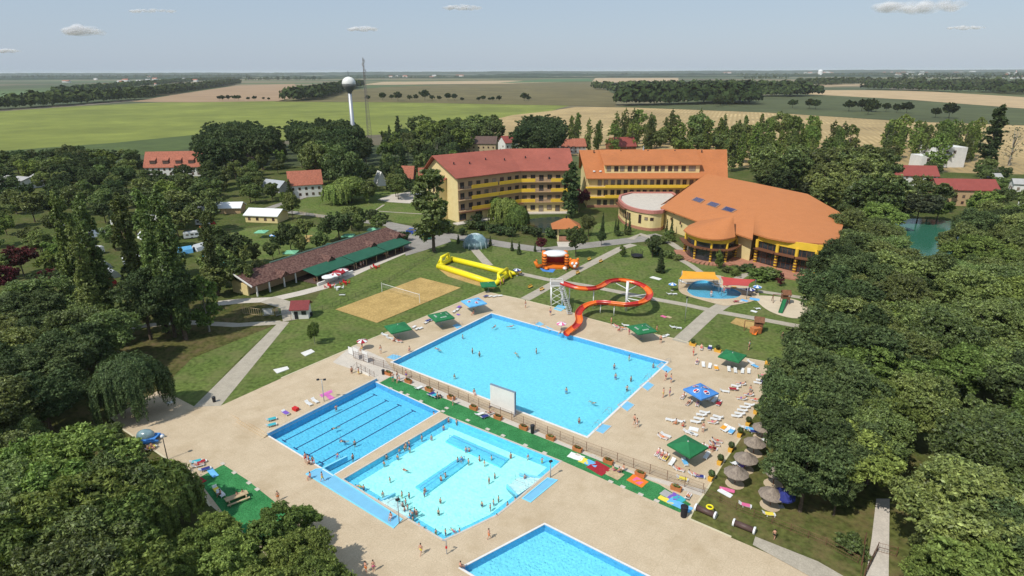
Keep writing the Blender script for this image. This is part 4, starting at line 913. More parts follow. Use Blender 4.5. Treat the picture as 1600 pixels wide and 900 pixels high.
# side annex at the far left
a=p0+n1*9; an=empty('hotel_annex',a,'narrow yellow stair tower with small red roof at the hotel gable','annex'); A_=a-u1*5
mb=MB(); mb.prism([A_,a-u1*.02,a-u1*.02+n1*9,A_+n1*9],-.1,[15.5,17.5,17.5,15.5]); build('wall',mb,M['cream'],an); build('roof',MB().slab([Zv(A_-u1*.8-n1*.6,15.7),Zv(a-u1*.05-n1*.6,18),Zv(a-u1*.05+n1*9.6,18),Zv(A_-u1*.8+n1*9.6,15.7)],.3),M['roofred'],an)
for i in range(4): win(an,A_+n1*(2+0*i),n1,1.5+3.6*i,1.1,1.6,-u1)
# ---- hotel with the orange roof
b0=G(917,324); b1=G(1126,324); Y=b0.y; X0,X1=b0.x,b1.x; hB=empty('hotel',((X0+X1)/2,Y,0),'long yellow hotel with an orange tiled roof and a windowed dormer storey','hotel')
EZ=14.6; RZ=25.0; DB=15.
mb=MB(); mb.prism([(X0,Y),(X1,Y),(X1,Y+2*DB),(X0,Y+2*DB)],-.2,EZ)
for x in(X0,X1-.3): mb.add([(x,Y,EZ),(x,Y+2*DB,EZ),(x,Y+DB,RZ-.5),(x+.3,Y,EZ),(x+.3,Y+2*DB,EZ),(x+.3,Y+DB,RZ-.5)],[(0,2,1),(3,4,5),(0,3,5,2),(2,5,4,1)])
build('wall',mb,M['cream'],hB)
sl=(RZ-EZ)/DB; xl=-2.0; mb=MB(); e=1.7; mb.slab([(X0-1.0,Y-e,EZ-sl*e+.6),(X1+1.6,Y-e,EZ-sl*e+.6),(X1+5.5,Y+DB,RZ),(X0-3,Y+DB,RZ)],.35); mb.slab([(X0-3,Y+DB,RZ-.01),(X1+5.5,Y+DB,RZ-.01),(X1+1.6,Y+2*DB+e,EZ-sl*e+.6),(X0-1,Y+2*DB+e,EZ-sl*e+.6)],.35)
rB=build('roof',mb,M['rooforange'],hB); ORG[rB.name]=ORG[hB.name]
dx0=X0+8; dx1=X1-11; yf=Y+1.3; zf0=EZ+.6; zt=zf0+4.6; yb=Y+DB-1.5
dm=build('dormer_wall',MB().prism([(dx0,yf),(dx1,yf),(dx1,yb-3),(dx0,yb-3)],zf0-1,zt),M['cream'],hB); ORG[dm.name]=ORG[hB.name]
build('dormer_roof',MB().slab([(dx0-.7,yf-1.0,zt+.1),(dx1+.7,yf-1.0,zt+.1),(dx1+1.5,Y+DB-.6,RZ+.25),(dx0-1.5,Y+DB-.6,RZ+.25)],.3),M['rooforange'],hB)
for i in range(7):
    c=dx0+3.5+(dx1-dx0-6.5)*i/6
    for s in(-1.75,1.75):
        if i==6 and s>0: continue
        win(dm,Vector((c+s+(1.2 if i==6 else 0),yf,0)),Vector((1,0,0)),zf0+1.5,2.0 if i<6 else 3.2,2.5,Vector((0,-1,0)))
        
for i,x in enumerate((X0+3.,X0+6)): build('roof_window',MB().lathe((x,Y+1.9,EZ+.95+1.9*sl-.3),[(.62,0),(.62,.35),(.4,.45)],12),M['white'],rB)
for x in (X0+4,X0+17,X0+30,X0+43,X0+56): build('vent',MB().box((x,Y+DB-2,RZ-1.4+.9),(.4,.4,1.3)),M['dark'],rB)
build('ridge_spire',MB().tube([(X0+28,Y+DB-1,RZ-.3),(X0+28,Y+DB-1,RZ+1.9)],[.5,.12],6),M['greymetal'],rB)
for fl,zf in enumerate((.4,5.1,9.8)):
    if fl:
        build('balcony_slab',MB().prism([(X0-1,Y-1.8),(X1+.5,Y-1.8),(X1+.5,Y-.02),(X0-1,Y-.02)],zf-.4,zf),M['yellow'],hB)
        build('balcony_parapet',MB().box(((X0+8+X1)/2,Y-1.75,zf+.55),(X1-X0-8,.15,1.1)),M['yellow'],hB)
        mb=MB()
        for zz in(.4,.8,1.1): mb.box((X0+3.3,Y-1.75,zf+zz),(8,.06,.06))
        build('balcony_rail',mb,M['rail'],hB)
    for i in range(10):
        c=X0+4+(X1-X0-8)*i/9
        for s in(-1.6,1.6): 
            if i==0 and s<0: continue
            win(hB,Vector((c+s,Y,0)),Vector((1,0,0)),zf+.5,1.9,2.7,Vector((0,-1,0)))
for i in range(4): win(hB,Vector((X0,Y+7+(i%2)*7,0)),Vector((0,-1,0)),5.5+4.6*(i//2),1.5,2.,Vector((-1,0,0)))
build('plinth',MB().box(((X0+X1)/2,Y-.05,.5),(X1-X0,.2,1.2)),M['plinth'],hB)
# ---- round annex with the flat roof
ax=[G(*p) for p in smooth([(966,340),(975,350),(992,357),(1015,361),(1032,360)],5,closed=False)]; ax+= [G(1062,340),G(1048,328),G(985,328),G(968,333)]
rd=empty('round_annex',sum(ax,Vector())/len(ax),'low yellow annex with curved front and flat grey roof between hotel and pool hall','annex')
rw=build('wall',MB().prism(ax,-.1,7.6),M['cream'],rd); o=offset(ax,.5)
build('roof',MB().prism(offset(ax,-.6),7.6,7.85),M['deck2'],rd)
mb=MB(); o2=offset(ax,-.55); n=len(ax)
for i in range(n): j=(i+1)%n; mb.prism([o[i],o[j],o2[j],o2[i]],7.1,8.4)
build('roof_edge',mb,mat('pink_roof_edge',(.5,.2,.16),.7,.1,1),rd)
o3=offset(ax,1.5)
mb=MB()
for i in range(0,6): j=i+1; mb.prism([o3[i],o3[j],ax[j],ax[i]],6.6,6.95)
build('pergola_ring',mb,M['frame'],rd); build('plinth',MB().prism(offset(ax,.12),-.1,1.2),M['plinth'],rd)
for i in (1,2,3,4,5,6,7): 
    a=ax[i].lerp(ax[i+1],.5); u=(ax[i+1]-ax[i]).normalized(); win(rd,a,u,2.6,1.5,3.2,Vector((u.y,-u.x,0)))
for i in (11,13,15):
    a=ax[i].lerp(ax[i+1],.5); u=(ax[i+1]-ax[i]).normalized(); win(rd,a,u,4.2 if i>11 else 2.6,1.4,1.3 if i>11 else 3.6,Vector((u.y,-u.x,0)))
# ---- great pool hall
ph=empty('pool_hall',G(1170,405),'huge yellow pool hall under one sweeping orange roof with three skylights','indoor pool hall')
def RP(px,py,z): return G(px,py,z)
ridge=[RP(1104,271,15.5),RP(1180,286,15.2),RP(1262,303,14.2),RP(1290,319,12.0),RP(1322,337,9.8)]
front=[RP(1032,324,8.6),RP(1090,345.5,8.6),RP(1146,363.5,9.2),RP(1176,373,9.4),RP(1177,364,10.2)]
arc=[RP(x,y,10.2) for x,y in((1200,371),(1230,376.5),(1260,379.5),(1288,380.5),(1309,379))]
apex=RP(1165,336,13.0)

mb=MB(); P3=front+arc+ridge[::-1]; cen=RP(1180,328,14.0)
allp=P3; n=len(allp)
for i in range(n): mb.slab([allp[i],allp[(i+1)%n],cen],.0) if 0 else None
vs=[tuple(v) for v in allp]+[tuple(cen)]; fs=[(i,(i+1)%n,n) for i in range(n)]
lo=[(v[0],v[1],v[2]-.5) for v in vs]; mb.add(vs,fs); mb.add(vs+lo,[(b+n+1,a+n+1,c+n+1) for a,b,c in fs]+[(i,i+n+1,(i+1)%n+n+1,(i+1)%n) for i in range(n)])
rH=build('roof',mb,M['roofhall'],ph); rH.data.polygons.foreach_set('use_smooth',[i<len(fs) for i in range(len(rH.data.polygons))]); ORG[rH.name]=ORG[ph.name]
ridge_back=[Vector((v.x+2,v.y+9,v.z-5)) for v in ridge]
mb=MB()
for i in range(4): mb.slab([ridge[i],ridge[i+1],ridge_back[i+1],ridge_back[i]],.4)
mb.slab([ridge[0],ridge_back[0],Vector((front[0].x+2,front[0].y+8,8))],.4)
build('rear_roof',mb,M['roofhall'],ph)
def roofz(px,py):
    """roof surface point seen at a pixel"""
    d=ray(px,py); o=Vector((0,0,CAM_Z))
    for a,b,c in fs:
        A,B,C=Vector(vs[a]),Vector(vs[b]),Vector(vs[c]); N=(B-A).cross(C-A); t=N.dot(A-o)/N.dot(d); q=o+d*t
        s=[(B-A).cross(q-A).dot(N),(C-B).cross(q-B).dot(N),(A-C).cross(q-C).dot(N)]
        if min(s)>=-1e-6: return q
    return G(px,py,12)
for q in([(1080,313),(1087,308.5),(1102,313),(1095,318)],[(1103,320),(1110,315.5),(1126,320),(1119,325.5)],[(1126,328),(1133,323),(1152,328.5),(1144,333)]):
    w_=[roofz(*p)+Vector((0,0,.25)) for p in q]; s=build('skylight',MB().slab(w_,.3),mat('skylight_frame',(.35,.2,.12),.6,.1,2),ph); ORG[s.name]=ORG[ph.name]
    mb=MB()
    for i in range(4):
        a,b=i/4+.03,(i+1)/4-.03; up=Vector((0,0,.06)); mb.slab([w_[0].lerp(w_[3],.1).lerp(w_[1].lerp(w_[2],.1),a)+up,w_[0].lerp(w_[3],.1).lerp(w_[1].lerp(w_[2],.1),b)+up,w_[0].lerp(w_[3],.9).lerp(w_[1].lerp(w_[2],.9),b)+up,w_[0].lerp(w_[3],.9).lerp(w_[1].lerp(w_[2],.9),a)+up],.04)
    build('pane',mb,mat('blue_glass',(.03,.035,.12),.15,.2,1,spec=.5),s)
# hall walls: long left wall, stair block, glazed curved front
WL=[G(1037,357),G(1092,375)]; wA=WL[0]; 
base=[G(1037,357),G(1078,372),G(1100,384),G(1148,402),G(1170,409.5),G(1179,411),G(1210,420),G(1240,427),G(1270,432),G(1300,434),G(1330,430),G(1345,410),G(1320,360),G(1262,335),G(1180,318),G(1110,312)]
tops=[8.0,8.0,8.3,8.8,9.0,9.8,9.8,9.8,9.8,9.8,9.8,9.5,8.8,9.4,9.6,9.5]
bw=build('wall',MB().prism(base[:5]+[G(1178,400),G(1210,408),G(1240,415),G(1270,420),G(1300,422),G(1312,412)]+[Vector((v.x-1,v.y-1,0)) for v in ridge[::-1]],-.1,[*tops[:5],8.,8.,8.,8.,8.,8.]+[v.z-1.2 for v in ridge[::-1]]),M['cream'],ph); ORG[bw.name]=ORG[ph.name]
fr=base[5:11]; mb=MB(); mb2=MB(); mb3=MB(); mb4=MB(); mb5=MB()
for i in range(5):
    a,b=fr[i],fr[i+1]; u=(b-a).normalized(); n_=Vector((u.y,-u.x,0)); rz=math.atan2(u.y,u.x); c=(a+b)/2; L=(b-a).length
    mb.prism([a,b,b-n_*.6,a-n_*.6],7.9,10.2)                   # yellow fascia
    build('glazing',MB().box(Zv(c-n_*.5,4.3),(L-.2,.12,7.2),rz),M['darkglass'],ph)
    mb3.prism([a-n_*.3+n_*2.2,b+n_*1.9,b-n_*.2,a-n_*.2],5.3,5.65)
    for s in range(1,4): mb5.box(Zv(a.lerp(b,s/4)-n_*.4,4.3),(.12,.14,7.2),rz)
    mb5.box(Zv(c-n_*.4,2.6),(L,.14,.14),rz)
build('fascia',mb,M['yellow'],ph); build('sun_shelf',mb3,M['frame'],ph); build('mullions',mb5,M['frame'],ph)
for a in fr:
    cl=build('column',MB().tube([Zv(a,-.1),Zv(a,8.2)],.55,10),M['yellow'],ph); ORG[cl.name]=ORG[ph.name]; mb=MB()
    for k in range(5): mb.tube([Zv(a,.8+k*.95),Zv(a,1.2+k*.95)],.64,10)
    build('column_band',mb,M['frame'],cl)
build('plinth',MB().prism([G(1128,408),G(1168,420),G(1205,432),G(1240,438),G(1275,441),G(1310,444),G(1310,432),G(1270,425),G(1210,415),G(1179,405),G(1150,400)],-.05,.45),M['plinth'],ph)
# the round bay and its cone roof
rb=[G(x,y) for x,y in smooth([(1068,392),(1076,402),(1094,408),(1114,411),(1133,411),(1148,403)],4,closed=False)]+[G(1130,385),G(1090,378)]
RB=[RP(x,y,8.8) for x,y in smooth([(1068,359),(1076,364.5),(1092,370),(1110,373),(1130,373.5),(1149,370)],4,closed=False)]; RB=[RP(1092,345,8.8),RP(1076,352,8.8)]+RB
top=RP(1146,337,14.0); n=len(RB); mb=MB(); vs2=[tuple(v) for v in RB]+[tuple(top)]; lo2=[(v[0],v[1],v[2]-.45) for v in vs2]; f2=[(i,i+1,n) for i in range(n-1)]
mb.add(vs2+lo2,f2+[(b+n+1,a+n+1,c+n+1) for a,b,c in f2]+[(i,i+n+1,i+1+n+1,i+1) for i in range(n-1)]+[(n-1,n-1+n+1,2*n+1,n),(n,2*n+1,n+1,0)])
build('bay_roof',mb,M['roofhall'],ph)
m_=[v for v in rb[:21]]; mb=MB(); mb2=MB(); mb3=MB(); mb4=MB()
for i in range(len(m_)-1):
    a,b=m_[i],m_[i+1]; u=(b-a).normalized(); n_=Vector((u.y,-u.x,0))
    mb.prism([a,b,b-n_*.5,a-n_*.5],6.7,8.7); mb2.prism([a-n_*.3,b-n_*.3,b-n_*.45,a-n_*.45],.4,6.8); mb3.prism([a+n_*1.9,b+n_*1.9,b-n_*.1,a-n_*.1],4.7,5.0); mb4.prism([a+n_*3.4,b+n_*3.4,b-n_*.2,a-n_*.2],-.05,.4)
build('bay_fascia',mb,M['yellow'],ph); build('bay_glazing',mb2,M['darkglass'],ph); build('sun_shelf',mb3,M['frame'],ph); build('terrace',mb4,M['plinth'],ph)
for i in(1,6,11,16,20):
    a=m_[min(i,len(m_)-1)]; cl=build('column',MB().tube([Zv(a,-.1),Zv(a,7)],.38,10),M['yellow'],ph); ORG[cl.name]=ORG[ph.name]; mb=MB()
    for k in range(4): mb.tube([Zv(a,.9+k*.9),Zv(a,1.25+k*.9)],.46,10)
    build('column_band',mb,M['frame'],cl)
uL=(base[1]-base[0]).normalized(); nL=Vector((uL.y,-uL.x,0))
for f,z_,w_,h_ in((.18,4.6,.9,1.1),(.42,4.3,.9,1.1),(.78,1.5,2.6,5.2)): win(ph,base[0]+(base[2]-base[0])*f*.98,uL,z_,w_,h_,nL)
for f in(.35,.75):
    pp=base[0].lerp(base[1],f); win(ph,pp,uL,7.0,1.0,.6,nL)
# ---- restaurant with brown roof and green awnings
r0=G(399,464); r1=G(634,381); L=(r1-r0).length; u=(r1-r0).normalized(); n=Vector((-u.y,u.x,0)); rs=empty('restaurant',(r0+r1)/2,'long low restaurant with mottled brown roof and dark green awnings','restaurant'); D=9.5
back=r0+n*3.2; mb=MB(); mb.prism([back,back+u*(L-4),back+u*(L-4)+n*(D-3),back+n*(D-3)],-.1,3.6); build('wall',mb,M['beige'],rs)
build('end_wall',MB().prism([r0-u*.4+n*2.5,r0+n*2.5,r0+n*D,r0-u*.4+n*D],-.1,[3.0,3.0,4.1,4.1]),M['cream'],rs)
ze=3.5; zr=6.3; a=r0-u*1.0-n*.6; b=r1-n*.6; c=r1-u*3.2+n*6.2; d=r0-u*1.6+n*6.2
mb=MB(); mb.slab([Zv(a,ze),Zv(b,ze),Zv(c,zr),Zv(d,zr)],.25); mb.slab([Zv(d,zr-.01),Zv(c,zr-.01),Zv(r1-u*.6+n*11,3.6),Zv(r0-u+n*11,3.6)],.25); mb.slab([Zv(b,ze),Zv(r1-u*.6+n*11,3.6),Zv(c,zr)],.25)
rr=build('roof',mb,M['roofbrown'],rs); ORG[rr.name]=ORG[rs.name]
build('ridge_gutter',MB().tube([Zv(r0+u*11+n*6.4,zr+.05),Zv(r1-u*6+n*6.4,zr+.05)],.28,6),mat('gutter_green',(.1,.16,.12),.6,.1,1),rr)
build('barge_board',MB().slab([Zv(a-u*.12,ze+.12),Zv(a+u*.15,ze+.12),Zv(d+u*.15,zr+.12),Zv(d-u*.12,zr+.12)],.4),M['whitewall'],rs)
for f in(.155,.43,.725,.925):
    g=r0+u*L*f-n*1.5; mb=MB(); w2=1.9; hh=1.7
    pts=[Zv(g-u*w2,ze-.05),Zv(g+u*w2,ze-.05),Zv(g,ze+hh),Zv(g+n*5.2,ze+hh)]
    mb.slab([pts[0],pts[2],pts[3],Zv(g-u*w2+n*1.8,ze+.55)],.18); mb.slab([pts[2],pts[1],Zv(g+u*w2+n*1.8,ze+.55),pts[3]],.18); mb.add([tuple(Zv(g-u*w2*.85+n*.25,ze)),tuple(Zv(g+u*w2*.85+n*.25,ze)),tuple(Zv(g+n*.25,ze+hh*.85))],[(0,1,2)])
    build('porch_gable',mb,M['roofbrown'],rs)
for f in(.01,.075,.155,.22):
    build('column',MB().box(Zv(r0+u*L*f-n*.2,1.7),(.35,.35,3.4),math.atan2(u.y,u.x)),M['whitewall'],rs)
av=[(.255,.50),(.505,.73),(.735,.93)]
for i,(x0,x1) in enumerate(av):
    a=r0+u*L*x0-n*.8; b=r0+u*L*x1-n*.8; d0=6.0; mb=MB(); mb.slab([Zv(a-n*d0,2.7),Zv(b-n*d0,2.7),Zv(b,3.75),Zv(a,3.75)],.06); aw=build('awning',mb,M['awning'],rs); ORG[aw.name]=ORG[rs.name]
    build('valance',MB().box(Zv((a+b)/2-n*d0,2.5),((b-a).length,.05,.35),math.atan2(u.y,u.x)),M['awning'],aw)
    for t in(0.02,.33,.66,.98): build('awning_post',MB().tube([Zv(a.lerp(b,t)-n*(d0-.1),0),Zv(a.lerp(b,t)-n*(d0-.1),2.7)],.07,6),M['woodpale'],rs)
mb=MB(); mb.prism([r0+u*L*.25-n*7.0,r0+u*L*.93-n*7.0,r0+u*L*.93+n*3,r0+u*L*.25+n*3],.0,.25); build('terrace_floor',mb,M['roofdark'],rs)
for f in range(14):
    c=r0+u*L*(.28+.048*f)-n*(2.2 if f%2 else 4.6); t=empty('dining_table',Zv(c,.25)); mb=MB(); mb.box(Zv(c,1.0),(1.6,1.0,.08),rng.uniform(0,1)); build('tabletop',mb,M['wood'],t); mb=MB()
    for k in(-1,1): mb.box(Zv(c+u*k*.6,.6),(.1,.7,.75),math.atan2(u.y,u.x))
    build('leg',mb,M['wood'],t); reg(t,'wooden dining table under the green awning of the restaurant','table','dining tables under the awning',P(c.x,c.y,1))
for f,w_ in((.30,8),(.415,6)):
    c=r0+u*L*f-n*8.2; o=build('planter_box',MB().box(Zv(c,.45),(w_,.6,.9),math.atan2(u.y,u.x)),M['whitewall']); reg(o,'long white planter wall in front of the restaurant terrace','planter','white planter walls of the restaurant',P(c.x,c.y))
# ---- gate kiosk and trellis
k=G(470,498); ks=empty('kiosk',k,'small white gate kiosk with a maroon roof','kiosk'); uk=unit(85); nk=Vector((-uk.y,uk.x,0)); rzk=math.atan2(uk.y,uk.x)
build('wall',MB().box(Zv(k+nk*1.5,1.5),(4.2,3.4,3.0),rzk),M['whitewall'],ks)
mb=MB(); mb.slab([Zv(k-uk*2.5-nk*.9,2.8),Zv(k+uk*2.5-nk*.9,2.8),Zv(k+uk*2.5+nk*1.6,4.6),Zv(k-uk*2.5+nk*1.6,4.6)],.15); mb.slab([Zv(k-uk*2.5+nk*1.6,4.59),Zv(k+uk*2.5+nk*1.6,4.59),Zv(k+uk*2.5+nk*4,3),Zv(k-uk*2.5+nk*4,3)],.15); build('roof',mb,mat('maroon_roof',(.2,.03,.03),.6,.2,2),ks)
build('door',MB().box(Zv(k-uk*1-nk*.24,1.1),(.9,.1,2.1),rzk),M['dark'],ks); build('window',MB().box(Zv(k+uk*1-nk*.24,1.7),(1.2,.1,1.0),rzk),M['glass'],ks)
for i,(x0,y0,x1,y1,mm,lb) in enumerate(((380,490,408,494,'woodpale','slatted beige trellis panel left of the gate kiosk'),(411,494,428,492,'greymetal','white notice panel fence beside the gate kiosk'),(432,494,448,490,'greymetal','open metal gate between trellis and kiosk'))):
    a,b=G(x0,y0),G(x1,y1); u_=(b-a).normalized(); f=empty('gate_panel',a,lb,'fence'); mb=MB()
    for t in range(9): mb.box(Zv(a.lerp(b,t/8),1.0),(.07,.07,1.9))
    build('bars',mb,M[mm],f); mb=MB(); mb.tube([Zv(a,2),Zv(b,2)],.05,5); mb.tube([Zv(a,.2),Zv(b,.2)],.05,5); build('rail',mb,M[mm],f)
    if i==1: build('notice',MB().box(Zv((a+b)/2,1.1),((b-a).length*.8,.05,1.3),math.atan2(u_.y,u_.x)),M['whitewall'],f)
# ---- village houses
h1=house('house',(272,276),33,13,6.6,8.2,84,'whitewall','rooftile','white house with orange roof and a row of four dormers, far left',base=None); cc=ORG[h1.name]
for i in range(4):
    c=Vector((cc.x,cc.y,0))+unit(84)*(-11.5+7.6*i)-Vector((0,0,0)); nn_=Vector((-unit(84).y,unit(84).x,0)); c=c+nn_*1.6
    dmm=build('dormer',MB().box(Zv(c+nn_*.6,9.0),(3.4,2.8,2.3),R(6)),M['roofdark'],h1); ORG[dmm.name]=ORG[h1.name]; build('dormer_roof',MB().slab([Zv(c-unit(84)*1.7-nn_*1.0,9.9),Zv(c+unit(84)*1.7-nn_*1.0,9.9),Zv(c+unit(84)*1.7+nn_*3.6,12.2),Zv(c-unit(84)*1.7+nn_*3.6,12.2)],.2),M['rooftile'],dmm)
house('house',(480,308),16,11,7,6,70,'whitewall','rooftile','white cottage with steep orange roof behind a cypress',chim=False)
house('house',(502,262),14,10,6,5,110,'cream','rooftile','second orange-roofed house just behind the cottage by the cypress')
hd=house('guest_house',(752,246),22,14,10.5,4.5,96,'woodpale','roofdark','brown-roofed guest house with rows of balconies behind the red hotel')
house('house',(800,238),12,12,8,4.5,60,'whitewall','roofcrim','red-roofed house squeezed between guest house and dark tree')
house('house',(896,240),20,11,6,5,80,'grey','rooftile','grey house with dull red roof between the two hotels')
house('house',(975,240),20,13,6,6,75,'wood','roofcrim','house with crimson metal roof behind the orange-roofed hotel')
house('cottage',(636,283),7,6,2.6,6,100,'roofdark','rooftile','small A-frame cottage with red roof, left of the red hotel',wins=False)
house('cottage',(665,283),7,6,2.6,5,80,'whitewall','rooftile','small white cottage with red roof nearest the red hotel',wins=False)
house('cottage',(588,290),6,5,3,5,150,'whitewall','whitewall','tiny A-frame cottage with white slope among the trees',wins=False)
house('shed',(345,250),20,10,4,4,95,'grey','roofdark','dark-roofed shed right of the dormered house',wins=False)
house('shed',(423,300),14,8,3,3,120,'grey','greymetal','low shed with pale metal roof left of the orange cottage',wins=False)
house('house',(384,262),14,9,5,4,85,'whitewall','roofdark','dark-roofed white house among trees left of the orange cottage')
house('pavilion',(357,334),11,7,3,1.8,85,'beige','white','white-roofed pavilion tent, left one of the pair','pavilion',wins=False)
house('pavilion',(409,348),15,9,3.4,2.0,100,'cream','white','white-roofed pavilion with posts, right one of the pair','pavilion',wins=True)
house('house',(1420,290),28,12,6,4.5,100,'whitewall','roofcrim','low house with crimson roof partly behind trees, right side')
house('house',(1508,322),26,12,8,4,98,'beige','roofcrim','long house with red roof at the right edge of the village')
fh=empty('flat_house',G(1462,262),'white modern house with stepped flat roofs, far right','house'); c=G(1462,262)
mb=MB(); mb.box((c.x-8,c.y,4.2),(13,12,8.4)); mb.box((c.x+8,c.y+8,6.5),(22,14,13)); build('wall',mb,M['whitewall'],fh)
for i in range(3): win(fh,Vector((c.x+1+5*i,c.y+1,0)),Vector((1,0,0)),9,1.8,2,Vector((0,-1,0)))
win(fh,Vector((c.x-10,c.y-6,0)),Vector((1,0,0)),5,2,2,Vector((0,-1,0)))
for i,(x,y,s) in enumerate(((1552,290,8),(1598,300,9),(1604,338,7),(1402,318,6),(15,296,18),(50,292,10),(1270,300,4))):
    c=G(x,y); o=house('house',(x,y),s,s*.7,4.5,2,90+20*(i%3),'whitewall','grey' if i!=3 else 'whitewall',None,wins=s>6); reg(o,'small white house glimpsed between trees '+where((x,y)),'house','white houses glimpsed between trees',(x,y))
# pavilion of the garden pond
k=G(884,374); gz=empty('garden_pavilion',k,'small garden pavilion with an orange pyramid roof by the pond','pavilion'); mb=MB()
for sx in(-1,1):
    for sy in(-1,1): build('post',MB().box((k.x+sx*3.2,k.y+sy*2.8,2.6),(.6,.6,5.2)),M['cream'],gz)
mb.add([(k.x-5.6,k.y-4.6,5.2),(k.x+5.6,k.y-4.6,5.2),(k.x+5.6,k.y+4.6,5.2),(k.x-5.6,k.y+4.6,5.2),(k.x-.8,k.y,8.4),(k.x+.8,k.y,8.4)],[(0,1,5,4),(1,2,5),(2,3,4,5),(3,0,4),(3,2,1,0)]); build('roof',mb,M['rooforange'],gz)
build('wall',MB().box((k.x,k.y-2.8,1),(6.2,.3,2)),M['plinth'],gz); build('lantern',MB().tube([(k.x,k.y,8.3),(k.x,k.y,9.2)],.3,6),M['dark'],gz)
# ---- water tower and radio mast
wt=G(555,240); q=empty('water_tower',wt,'white ball-shaped water tower on a slim column','water tower'); zt=vz(wt,547,131)[1]
build('column',MB().tube([wt,Zv(wt,8),Zv(wt,zt-5)],[2.1,1.7,1.35],16),M['greymetal'],q,smooth=True)
mb=MB(); R_=5.7; mb.lathe(Zv(wt,zt),[(1.3,-7.2),(1.9,-5.8),(3.6,-3.9),(4.9,-1.4),(5.15,-.2)],20); build('lower_bowl',mb,mat('dull_steel',(.22,.22,.2),.5,.3,.4,metal=.2),q,smooth=True)
mb=MB(); mb.lathe(Zv(wt,zt),[(5.2,-.3),(5.2,.3),(4.9,2.0),(3.9,3.6),(2.3,4.7),(.3,5.2)],20); build('dome',mb,mat('tower_white',(.75,.74,.68),.5,.1,.3),q,smooth=True); build('aerial',MB().tube([Zv(wt,zt+5.6),Zv(wt,zt+9.5)],.12,4),M['dark'],q)
mt=G(577,215); q=empty('radio_mast',mt,'thin dark lattice radio mast beside the water tower','mast'); zt=vz(mt,566,90)[1]; mb=MB(); H=zt
cor=[(math.cos(a),math.sin(a)) for a in(.5,2.6,4.7)]
def mp_(k,z_): w_=2.2*(1-z_/H)+.45; return Vector((mt.x+cor[k][0]*w_,mt.y+cor[k][1]*w_,z_))
for k in range(3): mb.tube([mp_(k,0),mp_(k,H)],.13,4)
build('mast_legs',mb,M['rail'],q); mb=MB(); zz=0; i=0
while zz<H-2.5:
    st_=2.8
    for k in range(3): mb.tube([mp_(k,zz),mp_((k+1)%3,zz+st_)],.09,3); mb.tube([mp_((k+1)%3,zz),mp_(k,zz+st_)],.09,3)
    zz+=st_
build('lattice',mb,M['rail'],q)
for k,zz in((0,H-3),(1,H-6),(2,H-4.5),(0,H-12)): build('antenna',MB().box(mp_(k,zz)+Vector((cor[k][0]*.8,cor[k][1]*.8,0)),(.5,.35,2.8)),M['grey'],q)
# far town: small pale buildings near the horizon
rg=random.Random(3)
spots=[(rg.uniform(1245,1300),rg.uniform(113,117)) for _ in range(16)]+[(rg.uniform(1370,1450),rg.uniform(114,118)) for _ in range(18)]+[(rg.uniform(1490,1530),rg.uniform(113,116)) for _ in range(6)]+[(rg.uniform(1565,1600),rg.uniform(116,123)) for _ in range(7)]+[(rg.uniform(100,310),rg.uniform(121,134)) for _ in range(18)]+[(rg.uniform(560,760),rg.uniform(119,123)) for _ in range(9)]+[(rg.uniform(1050,1150),rg.uniform(113,118)) for _ in range(10)]
for i,(x,y) in enumerate(spots):
    c=G(x,y); s=c.length/1000; w_=rg.uniform(5,12)*s**.8; h=rg.uniform(3,5)*s**.6; b=empty('far_building',c); build('wall',MB().box((c.x,c.y,h/2),(w_,w_*.6,h),rg.uniform(-.5,.5)),M['whitewall'],b)
    A=Vector((c.x-w_/2,c.y-w_*.3,0)); gable_roof(b,A,A+Vector((w_,0,0)),Vector((0,w_*.6,0)),h,h*1.5,.3,'rooftile' if i%3 else 'grey')
    n_='small pale building of the far town on the right horizon' if x>1000 else 'small pale building of the far village on the left horizon' if x<400 else 'small pale building on the horizon right of the mast'
    reg(b,n_,'building','far buildings along the horizon',(x,y))
c=G(1281,118); s=c.length/1000; b=empty('silo',c,'tall white tank standing above the far town on the horizon','silo'); build('tank',MB().lathe(c,[(6*s**.7,0),(6*s**.7,10*s**.8),(3*s**.7,12*s**.8)],12),M['white'],b)
c=G(1586,120); b=empty('chimney_tower',c,'thin white chimney on the far right horizon','chimney'); build('shaft',MB().tube([c,Zv(c,55)],[5,3],8),M['whitewall'],b); build('top_band',MB().tube([Zv(c,44),Zv(c,50)],3.8,8),M['red'],b)

# ---- campsite under the trees, left of the restaurant
def tent(px,w_,l_,h,head,m,lb):
    c=G(*px); r=empty('tent',c); u=unit(head); n=Vector((-u.y,u.x,0)); mb=MB(); a,b=c-u*l_/2,c+u*l_/2
    mb.add([tuple(v) for v in(a-n*w_/2,a+n*w_/2,b+n*w_/2,b-n*w_/2)]+[tuple(Zv(a,h)),tuple(Zv(b,h))]+[tuple(Zv(a-n*w_*.36,h*.55)),tuple(Zv(a+n*w_*.36,h*.55)),tuple(Zv(b+n*w_*.36,h*.55)),tuple(Zv(b-n*w_*.36,h*.55))],[(0,6,9,3),(6,4,5,9),(4,7,8,5),(7,1,2,8),(0,1,7,4,6),(3,9,5,8,2)]); build('cloth',mb,M[m],r)
    build('doorway',MB().box(c-u*(l_/2)+Vector((0,0,h*.35)),(.06,w_*.3,h*.6),math.atan2(u.y,u.x)),M['dark'],r); reg(r,lb,'tent','tents of the campsite',px)
